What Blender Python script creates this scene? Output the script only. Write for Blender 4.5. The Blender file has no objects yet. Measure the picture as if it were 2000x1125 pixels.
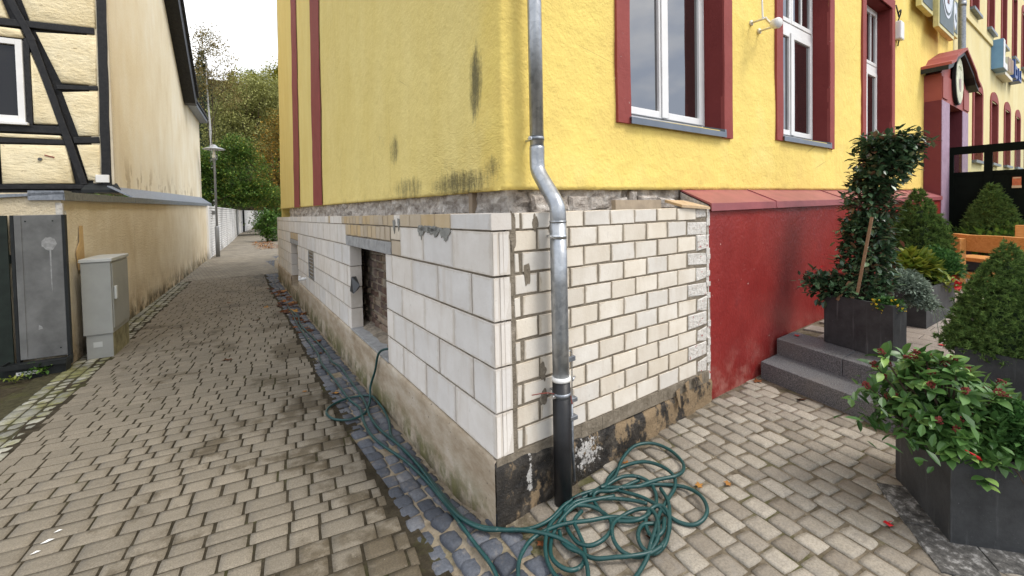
import bpy, math, random
import numpy as np
from mathutils import Vector, Matrix

S = bpy.context.scene
COL = S.collection
R = math.radians

# ------------------------------------------------------------------ camera
cam = bpy.data.cameras.new('camera')
camo = bpy.data.objects.new('camera', cam); COL.objects.link(camo)
cam.sensor_width = 36.0
cam.lens = 15.43
cam.shift_y = -0.0659
cam.clip_start = 0.02; cam.clip_end = 1500
r2 = Vector((0.8099210922, -0.5861968244, -0.0200276699))
u2 = Vector((0.0324589949, 0.0107016195, 0.9994157738))
fw = Vector((0.5856400243, 0.8100979931, -0.0276948271))
mw = Matrix((( r2.x, u2.x, -fw.x), (r2.y, u2.y, -fw.y), (r2.z, u2.z, -fw.z))).to_4x4()
mw.translation = Vector((-1.2895, -1.9725, 1.7403))
camo.matrix_world = mw
S.camera = camo

# ------------------------------------------------------------------ world, sun, exposure
SUN_DIR = Vector((0.38, -0.62, 1.0)).normalized()        # towards the sun (behind thin cloud)
el = math.asin(SUN_DIR.z); az = math.atan2(SUN_DIR.x, SUN_DIR.y)
W = bpy.data.worlds.new('World'); S.world = W; W.use_nodes = True
wn = W.node_tree.nodes; wl = W.node_tree.links; wn.clear()
wo = wn.new('ShaderNodeOutputWorld'); wb = wn.new('ShaderNodeBackground')
sky = wn.new('ShaderNodeTexSky'); sky.sky_type = 'NISHITA'; sky.sun_disc = False
sky.sun_elevation = el; sky.sun_rotation = az; sky.dust_density = 4.0; sky.air_density = 1.0; sky.ozone_density = 1.0
mx = wn.new('ShaderNodeMix'); mx.data_type = 'RGBA'; mx.inputs['Factor'].default_value = 0.8
# closed white cloud cover with soft grey-blue breaks
tcw = wn.new('ShaderNodeTexCoord'); nzw = wn.new('ShaderNodeTexNoise'); nzw.inputs['Scale'].default_value = 1.7; nzw.inputs['Detail'].default_value = 5; nzw.inputs['Roughness'].default_value = .6
rpw = wn.new('ShaderNodeValToRGB'); rpw.color_ramp.elements[0].position = .40; rpw.color_ramp.elements[0].color = (.50, .57, .70, 1); rpw.color_ramp.elements[1].position = .58; rpw.color_ramp.elements[1].color = (1, .995, .985, 1)
scw = wn.new('ShaderNodeVectorMath'); scw.operation = 'SCALE'; scw.inputs['Scale'].default_value = 13.6
mpw = wn.new('ShaderNodeMapping'); mpw.inputs['Location'].default_value = (2.3, .4, 1.1); mpw.inputs['Scale'].default_value = (1, 1, 2.2)
wl.new(tcw.outputs['Generated'], mpw.inputs[0]); wl.new(mpw.outputs[0], nzw.inputs['Vector']); wl.new(nzw.outputs[0], rpw.inputs[0]); wl.new(rpw.outputs[0], scw.inputs[0]); wl.new(scw.outputs[0], mx.inputs[7])
wl.new(sky.outputs[0], mx.inputs[6]); wl.new(mx.outputs[2], wb.inputs[0])
wb.inputs[1].default_value = 0.10
wl.new(wb.outputs[0], wo.inputs[0])
sl = bpy.data.lights.new('sun', 'SUN'); sl.energy = 1.5; sl.angle = R(18); sl.color = (1.0, 0.96, 0.9)
so = bpy.data.objects.new('sun', sl); COL.objects.link(so); so.location = (0, 0, 30)
so.rotation_euler = SUN_DIR.to_track_quat('Z', 'Y').to_euler()
S.view_settings.view_transform = 'Standard'; S.view_settings.look = 'None'
S.view_settings.gamma = 1.0; S.view_settings.use_curve_mapping = False
S.view_settings.exposure = 0.66
S.render.engine = 'CYCLES'
S.cycles.use_denoising = True
S.cycles.max_bounces = 7; S.cycles.diffuse_bounces = 4; S.cycles.transparent_max_bounces = 12

# ------------------------------------------------------------------ small helpers
rng = np.random.default_rng(7)
random.seed(7)
TH = 0.0526997
LD = Vector((math.sin(TH), math.cos(TH), 0)); LN = Vector((-math.cos(TH), math.sin(TH), 0))

def smooth(t):
    t = min(max(t, 0.0), 1.0); return t * t * (3 - 2 * t)

def h(x, y):
    w = smooth(max(-x / 0.35, (y - 0.05) / 0.5))
    b = 0.055 * min(max(x, 0.0), 2.2); a = -0.095 - 0.008 * min(max(y, 0.0), 14.0)
    return b * (1 - w) + a * w

def vnoise(x, y, z=0.0):
    from mathutils import noise
    return noise.noise(Vector((x, y, z)))

# ---- shader DSL
def srgb(r, g, b):
    f = lambda c: (c / 255) / 12.92 if c <= 10 else (((c / 255) + 0.055) / 1.055) ** 2.4
    return (f(r), f(g), f(b), 1)

class N:
    def __init__(s, name):
        s.m = bpy.data.materials.new(name); s.m.use_nodes = True
        s.t = s.m.node_tree; s.n = s.t.nodes; s.l = s.t.links
        s.n.clear(); s.out = s.n.new('ShaderNodeOutputMaterial')
        s.p = s.n.new('ShaderNodeBsdfPrincipled'); s.l.new(s.p.outputs[0], s.out.inputs[0])
        s.geo = s.n.new('ShaderNodeNewGeometry'); s.tc = s.n.new('ShaderNodeTexCoord'); s.oi = s.n.new('ShaderNodeObjectInfo')
        s.pos = s.geo.outputs['Position']; s.rnd = s.oi.outputs['Random']; s.isl = s.geo.outputs['Random Per Island']
        s.objc = s.tc.outputs['Object']
    def put(s, sock, v):
        if hasattr(v, 'is_output'): s.l.new(v, sock)
        elif isinstance(v, (int, float)):
            if sock.type == 'RGBA': sock.default_value = (v, v, v, 1)
            elif sock.type == 'VECTOR': sock.default_value = (v, v, v)
            else: sock.default_value = v
        else:
            sock.default_value = tuple(v) if len(v) == len(sock.default_value) else tuple(v)[:len(sock.default_value)]
    def math(s, op, a, b=0.0, c=0.0, clamp=False):
        n = s.n.new('ShaderNodeMath'); n.operation = op; n.use_clamp = clamp
        s.put(n.inputs[0], a); s.put(n.inputs[1], b)
        if op in ('MULTIPLY_ADD', 'COMPARE', 'SMOOTH_MIN'): s.put(n.inputs[2], c)
        return n.outputs[0]
    def vec(s, op, a, b=(0, 0, 0)):
        n = s.n.new('ShaderNodeVectorMath'); n.operation = op; s.put(n.inputs[0], a); s.put(n.inputs[1], b)
        return n.outputs['Value'] if op in ('DOT_PRODUCT', 'LENGTH', 'DISTANCE') else n.outputs[0]
    def map(s, v, sc=(1, 1, 1), rot=(0, 0, 0), loc=(0, 0, 0)):
        n = s.n.new('ShaderNodeMapping'); s.put(n.inputs[0], v); n.inputs[1].default_value = loc
        n.inputs[2].default_value = rot; n.inputs[3].default_value = sc; return n.outputs[0]
    def noise(s, v, sc, det=4, rough=0.55, dist=0.0):
        n = s.n.new('ShaderNodeTexNoise'); s.put(n.inputs['Vector'], v); n.inputs['Scale'].default_value = sc
        n.inputs['Detail'].default_value = det; n.inputs['Roughness'].default_value = rough; n.inputs['Distortion'].default_value = dist
        return n.outputs[0]
    def voro(s, v, sc, feat='F1', out=0):
        n = s.n.new('ShaderNodeTexVoronoi'); n.feature = feat; s.put(n.inputs['Vector'], v); n.inputs['Scale'].default_value = sc
        return n.outputs[out]
    def wave(s, v, sc, dist=3, det=2, kind='BANDS', d='X'):
        n = s.n.new('ShaderNodeTexWave'); n.wave_type = kind
        if kind == 'BANDS': n.bands_direction = d
        s.put(n.inputs['Vector'], v); n.inputs['Scale'].default_value = sc; n.inputs['Distortion'].default_value = dist; n.inputs['Detail'].default_value = det
        return n.outputs[1]
    def ramp(s, f, stops, interp='LINEAR'):
        n = s.n.new('ShaderNodeValToRGB'); s.put(n.inputs[0], f); e = n.color_ramp.elements; n.color_ramp.interpolation = interp
        while len(e) < len(stops): e.new(0.5)
        for i, (p, c) in enumerate(stops):
            e[i].position = p; e[i].color = c if not isinstance(c, (int, float)) else (c, c, c, 1)
        return n.outputs[0]
    def step(s, f, a, b):
        n = s.n.new('ShaderNodeMapRange'); s.put(n.inputs[0], f); n.inputs[1].default_value = a; n.inputs[2].default_value = b
        n.interpolation_type = 'SMOOTHSTEP'; return n.outputs[0]
    def mix(s, f, a, b, mode='MIX'):
        n = s.n.new('ShaderNodeMix'); n.data_type = 'RGBA'; n.blend_type = mode
        s.put(n.inputs[0], f); s.put(n.inputs[6], a); s.put(n.inputs[7], b); return n.outputs[2]
    def sep(s, v):
        n = s.n.new('ShaderNodeSeparateXYZ'); s.put(n.inputs[0], v); return n.outputs
    def comb(s, x, y, z):
        n = s.n.new('ShaderNodeCombineXYZ'); s.put(n.inputs[0], x); s.put(n.inputs[1], y); s.put(n.inputs[2], z); return n.outputs[0]
    def hsv(s, c, hue=0.5, sat=1.0, val=1.0):
        n = s.n.new('ShaderNodeHueSaturation'); s.put(n.inputs['Color'], c); s.put(n.inputs[0], hue); s.put(n.inputs[1], sat); s.put(n.inputs[2], val)
        return n.outputs[0]
    def bump(s, hgt, st=0.3, dist=0.01, nrm=None):
        n = s.n.new('ShaderNodeBump'); s.put(n.inputs['Height'], hgt); n.inputs['Strength'].default_value = st; n.inputs['Distance'].default_value = dist
        if nrm is not None: s.l.new(nrm, n.inputs['Normal'])
        return n.outputs[0]
    def fin(s, col, rough=0.8, nrm=None, metal=0.0, spec=0.3, **kw):
        s.put(s.p.inputs['Base Color'], col); s.put(s.p.inputs['Roughness'], rough); s.put(s.p.inputs['Metallic'], metal)
        s.put(s.p.inputs['Specular IOR Level'], spec)
        if nrm is not None: s.l.new(nrm, s.p.inputs['Normal'])
        for k, v in kw.items(): s.put(s.p.inputs[k.replace('_', ' ')], v)
        return s.m
    def lcoord(s):
        "coordinate along the alley wall"
        return s.vec('DOT_PRODUCT', s.pos, tuple(LD))
    def rvec(s):
        "object coordinates shifted per object"
        off = s.vec('SCALE', (17.3, 9.1, 5.7)); off.node.inputs['Scale'].default_value = 1
        s.l.new(s.rnd, off.node.inputs['Scale'])
        return s.vec('ADD', s.objc, off)
    def gauss(s, u, v, cu, cv, ru, rv):
        a = s.math('DIVIDE', s.math('SUBTRACT', u, cu), ru); b = s.math('DIVIDE', s.math('SUBTRACT', v, cv), rv)
        d = s.math('ADD', s.math('MULTIPLY', a, a), s.math('MULTIPLY', b, b))
        return s.math('SUBTRACT', 1.0, d, clamp=True)

# ---- mesh builder
def setp(o, label=None, cat=None, group=None, kind=None):
    if label: o['label'] = label
    if cat: o['category'] = cat
    if group: o['group'] = group
    if kind: o['kind'] = kind
    return o
LOC = {}
def empty(name, loc, label=None, cat=None, group=None, kind=None, parent=None):
    o = bpy.data.objects.new(name, None); COL.objects.link(o); o.location = loc; o.empty_display_size = 0.1
    LOC[o] = Vector(loc)
    return setp(o, label, cat, group, kind)
def base_of(p):
    v = Vector((0, 0, 0))
    while p is not None:
        v = v + LOC.get(p, Vector((0, 0, 0))); p = p.parent
    return v
def link(name, me, mat, parent=None, loc=None, **kw):
    "world coordinates in; the object sits in its parent's frame"
    o = bpy.data.objects.new(name, me); COL.objects.link(o)
    if mat is not None and len(me.materials) == 0: me.materials.append(mat)
    if parent is not None: o.parent = parent
    o.location = (Vector(loc) if loc is not None else Vector((0, 0, 0))) - base_of(parent)
    LOC[o] = o.location.copy()
    return setp(o, **kw)

class MB:
    def __init__(s): s.v = []; s.f = []
    def add(s, vs, fs):
        b = len(s.v); s.v += [tuple(v) for v in vs]; s.f += [tuple(i + b for i in f) for f in fs]; return s
    def box8(s, p, c=0.0):
        "p: 8 corners, 0-3 one face (ccw seen from outside opposite), 4-7 the other"
        return s.add(p, [(0, 3, 2, 1), (4, 5, 6, 7), (0, 1, 5, 4), (1, 2, 6, 5), (2, 3, 7, 6), (3, 0, 4, 7)])
    def box(s, fr, a0, a1, d0, d1, z0, z1):
        P = fr.pt
        return s.box8([P(a0, d0, z0), P(a1, d0, z0), P(a1, d1, z0), P(a0, d1, z0), P(a0, d0, z1), P(a1, d0, z1), P(a1, d1, z1), P(a0, d1, z1)])
    def bar(s, a, b, w, t=None, up=(0, 0, 1)):
        a = Vector(a); b = Vector(b); d = (b - a).normalized(); t = t or w
        u = Vector(up)
        if abs(u.dot(d)) > .95: u = Vector((1, 0, 0))
        x = d.cross(u).normalized() * w / 2; y = x.cross(d).normalized() * t / 2
        return s.box8([a - x - y, a + x - y, a + x + y, a - x + y, b - x - y, b + x - y, b + x + y, b - x + y])
    def tube(s, pts, r, n=8, caps=True):
        pts = [Vector(p) for p in pts]; rs = r if isinstance(r, (list, tuple)) else [r] * len(pts)
        rings = []; ref = None
        for i, p in enumerate(pts):
            d = (pts[min(i + 1, len(pts) - 1)] - pts[max(i - 1, 0)]).normalized()
            if ref is None:
                ref = d.cross(Vector((0, 0, 1)))
                if ref.length < 0.1: ref = d.cross(Vector((0, 1, 0)))
            ref = (ref - d * ref.dot(d)).normalized(); b = d.cross(ref)
            rings.append([p + (ref * math.cos(2 * math.pi * k / n) + b * math.sin(2 * math.pi * k / n)) * rs[i] for k in range(n)])
        vs = [v for rg in rings for v in rg]; fs = []
        for i in range(len(rings) - 1):
            for k in range(n):
                fs.append((i * n + k, i * n + (k + 1) % n, (i + 1) * n + (k + 1) % n, (i + 1) * n + k))
        if caps:
            fs.append(tuple(range(n - 1, -1, -1))); fs.append(tuple((len(rings) - 1) * n + k for k in range(n)))
        return s.add(vs, fs)
    def lathe(s, c, prof, n=24):
        "prof: (radius, z) from the bottom up"
        c = Vector(c); vs = []; fs = []
        for r, z in prof:
            for k in range(n):
                a = 2 * math.pi * k / n; vs.append(c + Vector((r * math.cos(a), r * math.sin(a), z)))
        for i in range(len(prof) - 1):
            for k in range(n):
                fs.append((i * n + k, i * n + (k + 1) % n, (i + 1) * n + (k + 1) % n, (i + 1) * n + k))
        fs.append(tuple(range(n - 1, -1, -1))); fs.append(tuple((len(prof) - 1) * n + k for k in range(n)))
        return s.add(vs, fs)
    def prism(s, poly, off):
        "poly: list of 3-D points, extruded by off"
        n = len(poly); poly = [Vector(p) for p in poly]; off = Vector(off)
        nr = Vector((0, 0, 0))
        for i in range(n): nr += poly[i].cross(poly[(i + 1) % n])
        if nr.dot(off) > 0: poly = poly[::-1]
        vs = poly + [p + off for p in poly]
        fs = [tuple(range(n)), tuple(range(2 * n - 1, n - 1, -1))]
        for i in range(n):
            j = (i + 1) % n; fs.append((i, i + n, j + n, j))
        return s.add(vs, fs)
    def mesh(s, name, smooth_=False, off=Vector((0, 0, 0))):
        me = bpy.data.meshes.new(name)
        me.from_pydata([(v[0] - off[0], v[1] - off[1], v[2] - off[2]) for v in s.v], [], s.f); me.update()
        if smooth_: me.polygons.foreach_set('use_smooth', [True] * len(me.polygons))
        return me
    def build(s, name, mat, parent=None, smooth_=False, bevel=0.0, at=None, **kw):
        off = Vector(at) if at is not None else base_of(parent)
        me = s.mesh(name, smooth_, off)
        o = link(name, me, mat, parent, off, **kw)
        if bevel:
            b = o.modifiers.new('bevel', 'BEVEL'); b.width = bevel; b.segments = 2; b.limit_method = 'ANGLE'; b.angle_limit = R(40); b.harden_normals = False
        return o

class Frame:
    "a vertical face: a runs along it, d out of it, z up"
    def __init__(s, org, along, out):
        s.o = Vector(org); s.a = Vector(along).normalized(); s.n = Vector(out).normalized()
        y = -s.n; s.ang = math.atan2(y.y, y.x) - math.pi / 2
    def pt(s, a, d, z): return s.o + s.a * a + s.n * d + Vector((0, 0, z))
FR = Frame((0, 0, 0), (1, 0, 0), (0, -1, 0))
FL = Frame((0, 0, 0), LD, LN)
WD = Vector((0.11415, 0.99346, 0)); WNN = Vector((0.99346, -0.11415, 0)); WP = Vector((-2.641, 5.82, 0))
FW_ = Frame(WP, WD, WNN)
FF = Frame(WP + WD * 3.8, -WNN, -WD)
FF0 = Frame(WP, -WNN, -WD)
XY = Frame((0, 0, 0), (1, 0, 0), (0, 1, 0))

_pc = {}
def piece_mesh(key, w, ht, dp, ch, var, jit, dome=0.0):
    "brick-like piece centred on its face: x along, -y out, z up; chamfered front"
    k = (key, round(w, 3), round(ht, 3), round(dp, 3), var)
    if k in _pc: return _pc[k]
    rr = random.Random(hash(k) % 99991 if False else (var * 7919 + int(w * 1000) * 31 + int(ht * 1000)))
    j = lambda: rr.uniform(-jit, jit)
    vs = []; fs = []
    def ring(y, ins, jj):
        b = len(vs)
        for sx, sz in ((-1, -1), (1, -1), (1, 1), (-1, 1)):
            vs.append((sx * (w / 2 - ins) + (j() if jj else 0), y, sz * (ht / 2 - ins) + (j() if jj else 0)))
        return b
    c0 = [(-w / 2 + j(), -ht / 2 + j()), (w / 2 + j(), -ht / 2 + j()), (w / 2 + j(), ht / 2 + j()), (-w / 2 + j(), ht / 2 + j())]
    for (x, z) in c0: vs.append((x, dp, z))
    for (x, z) in c0: vs.append((x, ch, z))
    for (x, z) in c0:
        sx = -1 if x < 0 else 1; sz = -1 if z < 0 else 1
        vs.append((x - sx * ch, 0 + j() * .3, z - sz * ch))
    for r_ in (0, 4):
        for i in range(4):
            i2 = (i + 1) % 4; fs.append((r_ + i, r_ + i2, r_ + 4 + i2, r_ + 4 + i))
    if dome:
        vs.append((j(), -dome, j()))
        for i in range(4): fs.append((8 + i, 8 + (i + 1) % 4, 12))
    else: fs.append((8, 9, 10, 11))
    me = bpy.data.meshes.new(key); me.from_pydata(vs, [], fs); me.update()
    _pc[k] = me; return me
def piece(name, fr, a, z, w, ht, dp, mat, parent, ch=0.003, d=0.0, jit=0.001, nv=3, ang=0.0, tilt=0.0, q=0.01, key=None):
    "one brick / block of its own; sizes are rounded to q so that alike pieces share a mesh"
    me = piece_mesh((key or name) + mat.name, max(round(w / q) * q, q), max(round(ht / q) * q, q) if q > .002 else ht, dp, ch, random.randrange(nv), jit)
    o = bpy.data.objects.new(name, me); COL.objects.link(o)
    if not me.materials: me.materials.append(mat)
    o.parent = parent; o.location = fr.pt(a, d, z) - base_of(parent)
    rw = max(round(w / q) * q, q)
    o.rotation_euler = (0, tilt, fr.ang + ang); o.scale = (w / rw, 1, ht / max(round(ht / q) * q, q) if q > .002 else 1)
    return o

_stone = {}
def stone_mesh(key, w, l, t, var, rough=0.12, mat=None, dome=0.12, n=4):
    "a sett seen from above: x wide, y long, rounded top with its own outline"
    k = (key, round(w, 3), round(l, 3), var, n)
    if k in _stone: return _stone[k]
    rr = random.Random(var * 131 + int(w * 1000) + 7 * int(l * 1000))
    vs = []; fs = []
    cx = [rr.uniform(-1, 1) * rough * w * .16 for _ in range(4)]; cy = [rr.uniform(-1, 1) * rough * l * .16 for _ in range(4)]
    ph = [rr.uniform(0, 6.28) for _ in range(4)]
    bil = lambda c, u, v: c[0] * (1 - u) * (1 - v) / 4 + c[1] * (1 + u) * (1 - v) / 4 + c[2] * (1 + u) * (1 + v) / 4 + c[3] * (1 - u) * (1 + v) / 4
    kr = min(.015 + .16 * rough, .10)
    for i in range(n + 1):
        for j in range(n + 1):
            u = i / n * 2 - 1; v = j / n * 2 - 1
            e = max(abs(u), abs(v)); cr = (u * v) ** 2
            x = u * w / 2 * (1 - kr * cr + rough * .07 * math.sin(v * 3 + ph[0] + u)) + bil(cx, u, v)
            y = v * l / 2 * (1 - kr * cr + rough * .07 * math.sin(u * 3 + ph[1] + v)) + bil(cy, u, v)
            z = -t * dome * e ** 4 + rr.uniform(-1, 1) * t * .10 * rough
            if e > .99: z -= t * (.02 + .30 * rough)
            vs.append((x, y, z))
    for i in range(n):
        for j in range(n):
            a = i * (n + 1) + j; fs.append((a, a + n + 1, a + n + 2, a + 1))
    rim = [j for j in range(n + 1)] + [i * (n + 1) + n for i in range(1, n + 1)] + [n * (n + 1) + j for j in range(n - 1, -1, -1)] + [i * (n + 1) for i in range(n - 1, 0, -1)]
    b = len(vs)
    for r_ in rim: vs.append((vs[r_][0] * 1.02, vs[r_][1] * 1.02, -t))
    for i in range(len(rim)):
        i2 = (i + 1) % len(rim); fs.append((rim[i], rim[i2], b + i2, b + i))
    me = bpy.data.meshes.new(key); me.from_pydata(vs, [], fs); me.update()
    me.polygons.foreach_set('use_smooth', [len(p.vertices) == 4 for p in me.polygons]) if n > 2 else None
    _stone[k] = me; return me

def np_mesh(name, V, T, smooth_=False):
    "triangles from arrays"
    me = bpy.data.meshes.new(name)
    V = np.asarray(V, np.float32); T = np.asarray(T, np.int32)
    me.vertices.add(len(V)); me.vertices.foreach_set('co', V.ravel())
    me.loops.add(T.size); me.loops.foreach_set('vertex_index', T.ravel())
    me.polygons.add(len(T)); k = T.shape[1]
    me.polygons.foreach_set('loop_start', np.arange(0, T.size, k, dtype=np.int32))
    me.polygons.foreach_set('use_smooth', np.full(len(T), smooth_, dtype=bool))
    me.update(calc_edges=True); return me

LEAF_V = np.array([(0, 0, 0), (-.24, .38, .05), (0, .42, -.03), (.24, .38, .05), (-.17, .75, .0), (.17, .75, .0), (0, 1, -.08)], float)
LEAF_T = np.array([(0, 2, 1), (0, 3, 2), (1, 2, 4), (2, 3, 5), (4, 2, 6), (2, 5, 6)])
QUAD_V = np.array([(0, 0, 0), (-.32, .5, .06), (.32, .5, .06), (0, 1, -.05)], float)
QUAD_T = np.array([(0, 2, 1), (1, 2, 3)])
NEED_V = np.array([(-.06, 0, 0), (.06, 0, 0), (0, 1, 0), (0, 0, -.06), (0, 0, .06), (0, 1, .0)], float)
NEED_T = np.array([(0, 1, 2), (3, 4, 5)])
def frames(dirs, roll=None):
    d = dirs / (np.linalg.norm(dirs, axis=1, keepdims=True) + 1e-9)
    up = np.tile(np.array([0, 0, 1.0]), (len(d), 1)); up[np.abs(d[:, 2]) > .97] = (1, 0, 0)
    x = np.cross(d, up); x /= np.linalg.norm(x, axis=1, keepdims=True) + 1e-9
    z = np.cross(x, d)
    if roll is not None:
        c, s_ = np.cos(roll)[:, None], np.sin(roll)[:, None]; x, z = x * c + z * s_, z * c - x * s_
    return x, d, z
def scatter(tv, tt, pos, dirs, sc, roll=None, wide=1.0):
    x, d, z = frames(dirs, roll)
    sc = np.asarray(sc).reshape(-1, 1, 1)
    V = (tv[None, :, 0:1] * x[:, None, :] * wide + tv[None, :, 1:2] * d[:, None, :] + tv[None, :, 2:3] * z[:, None, :]) * sc + pos[:, None, :]
    n, k = len(pos), len(tv)
    T = tt[None] + (np.arange(n) * k)[:, None, None]
    return V.reshape(-1, 3), T.reshape(-1, 3)
def leafobj(name, mat, parent, tv, tt, pos, dirs, sc, roll=None, wide=1.0, kind=None, **kw):
    V, T = scatter(tv, tt, np.asarray(pos, float), np.asarray(dirs, float), sc, roll, wide)
    off = np.array(base_of(parent))
    return link(name, np_mesh(name, V - off, T), mat, parent, Vector(off), kind=kind, **kw)
def rdir(n): 
    v = rng.normal(size=(n, 3)); return v / np.linalg.norm(v, axis=1, keepdims=True)
def catmull(pts, per=4):
    P = [Vector(p) for p in pts]; out = []
    for i in range(len(P) - 1):
        p0, p1, p2, p3 = P[max(i - 1, 0)], P[i], P[i + 1], P[min(i + 2, len(P) - 1)]
        for k in range(per):
            t = k / per
            out.append(0.5 * ((2 * p1) + (p2 - p0) * t + (2 * p0 - 5 * p1 + 4 * p2 - p3) * t * t + (3 * p1 - p0 - 3 * p2 + p3) * t ** 3))
    out.append(P[-1]); return out
# ------------------------------------------------------------------ materials
def simple(name, c, rough=0.6, var=0.12, sc=6.0, metal=0.0, bump=0.0, bsc=40.0, spec=0.3, bd=0.004, piece_var=0.0, island=False):
    n = N(name); co = n.rvec() if piece_var else n.pos
    f = n.noise(co, sc, 5, 0.6)
    dark = [x * (1 - var) for x in c[:3]] + [1]; lite = [min(x * (1 + var), .95) for x in c[:3]] + [1]
    col = n.ramp(f, [(0.3, dark), (0.7, lite)])
    if piece_var:
        r = n.isl if island else n.rnd
        col = n.hsv(col, 0.5, 1.0, n.math('MULTIPLY_ADD', r, 2 * piece_var, 1 - piece_var))
    nr = n.bump(n.noise(co, bsc, 4, 0.6), bump, bd) if bump else None
    return n.fin(col, rough, nr, metal, spec)

def m_yellow():
    n = N('yellow_render'); L = n.lcoord(); x, y, z = n.sep(n.pos)[:3]
    base = n.ramp(n.noise(n.pos, 1.3, 5, 0.6), [(0.3, (.79, .585, .175, 1)), (0.55, (.85, .655, .185, 1)), (0.75, (.88, .70, .24, 1))])
    # paler yellow makes up in colour for the alley face's weaker light
    alley = n.math('LESS_THAN', x, n.math('MULTIPLY_ADD', L, TH, 0.262))
    alley_lift = n.ramp(n.noise(n.map(n.pos, (1, 1, .35)), 2.2, 6, 0.65), [(0.35, (.81, .645, .225, 1)), (0.7, (.88, .725, .29, 1))])
    edge = n.step(n.math('ADD', L, n.math('MULTIPLY', n.noise(n.pos, 2.5, 5, .65), .9)), .75, 1.25)
    col = n.mix(n.math('MULTIPLY', n.math('MULTIPLY', alley, edge), 0.9), base, alley_lift)
    streak = n.noise(n.map(n.pos, (9, 9, .5)), 1.0, 4, 0.6)
    col = n.mix(n.math('MULTIPLY', n.step(streak, .55, .8), .22), col, (.50, .34, .09, 1))
    # algae patches on the alley face
    tot = None
    for (cu, cv, ru, rv, s) in ((.60, 2.60, .13, .36, 1.0), (2.36, 2.36, .22, .26, .8), (2.85, 2.5, .35, .2, .4), (.9, 1.93, .75, .14, .9), (2.0, 1.95, .6, .16, .7), (1.15, 2.06, .25, .15, .4), (.4, 2.0, .14, .12, .7)):
        g = n.math('MULTIPLY', n.gauss(L, z, cu, cv, ru, rv), s)
        tot = g if tot is None else n.math('MAXIMUM', tot, g)
    nz = n.math('ADD', n.math('MULTIPLY', n.noise(n.map(n.pos, (13, 13, 2.6), (0, .25, 0)), 1.5, 7, 0.7), .62), n.math('MULTIPLY', n.noise(n.pos, 42, 5, .75), .38))
    fac = n.math('MULTIPLY', n.step(n.math('ADD', n.math('MULTIPLY', tot, .5), nz), .66, 1.02), alley)
    col = n.mix(n.math('MULTIPLY', fac, .9), col, (.12, .108, .055, 1))
    # dirt line at the bottom edge, chips, fine cracks
    low = n.math('MULTIPLY', n.step(z, 2.05, 1.86), n.step(n.noise(n.pos, 7, 5), .48, .7))
    col = n.mix(n.math('MULTIPLY', low, .3), col, (.42, .32, .12, 1))
    cr = n.voro(n.pos, 1.1, 'DISTANCE_TO_EDGE')
    crack = n.math('MULTIPLY', n.step(cr, .004, .0008), n.step(n.noise(n.pos, .9, 2), .58, .66))
    col = n.mix(n.math('MULTIPLY', crack, .5), col, (.3, .22, .08, 1))
    # trowel arcs low on the alley face
    v = n.comb(n.math('SUBTRACT', L, .95), n.math('SUBTRACT', z, 2.35), 0.0)
    arcs = n.noise(n.map(v, (9, 26, 9), (0, 0, .5)), 1.0, 4, .6, 2.5)
    am = n.math('MULTIPLY', n.gauss(L, z, .95, 2.0, 1.3, .42), alley)
    hgt = n.math('ADD', n.math('MULTIPLY', n.noise(n.pos, 9, 6, .6), .55), n.math('MULTIPLY', n.noise(n.pos, 45, 4, .6), .16))
    hgt = n.math('ADD', hgt, n.math('MULTIPLY', n.math('MULTIPLY', arcs, am), .55))
    return n.fin(col, .85, n.bump(hgt, .9, .03), 0, .2)

def m_red(name, c1, c2, rough=.75, chips=True):
    n = N(name)
    col = n.ramp(n.noise(n.pos, 3, 6, .65), [(.3, c1), (.7, c2)])
    if chips:
        ch = n.step(n.noise(n.pos, 38, 3, .5), .735, .76)
        col = n.mix(n.math('MULTIPLY', ch, .8), col, (.55, .45, .40, 1))
    return n.fin(col, rough, n.bump(n.noise(n.pos, 22, 5, .6), .3, .012), 0, .25)

def m_redwall():
    n = N('red_plinth_paint'); z = n.sep(n.pos)[2]
    col = n.ramp(n.noise(n.pos, 2.2, 6, .65), [(.3, (.20, .018, .016, 1)), (.7, (.29, .033, .028, 1))])
    sm = n.step(n.noise(n.map(n.pos, (1, 1, .6)), 3.2, 5, .6), .56, .78)
    col = n.mix(n.math('MULTIPLY', sm, .45), col, (.10, .012, .012, 1))
    sc_ = n.step(n.noise(n.map(n.pos, (2, 2, 7), (0, .4, 0)), 3, 4, .6), .64, .70)
    col = n.mix(n.math('MULTIPLY', sc_, .22), col, (.42, .13, .11, 1))
    pale = n.math('MULTIPLY', n.step(z, .62, .12), n.step(n.noise(n.pos, 5, 5, .7), .42, .68))
    col = n.mix(n.math('MULTIPLY', pale, .5), col, (.46, .23, .19, 1))
    ch = n.step(n.noise(n.pos, 34, 2, .5), .745, .765)
    col = n.mix(ch, col, (.6, .45, .40, 1))
    return n.fin(col, n.math('MULTIPLY_ADD', sm, .2, .38), n.bump(n.math('ADD', n.noise(n.pos, 30, 4, .6), n.math('MULTIPLY', n.noise(n.pos, 4, 4, .6), 2.0)), .4, .012), 0, .4)

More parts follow.
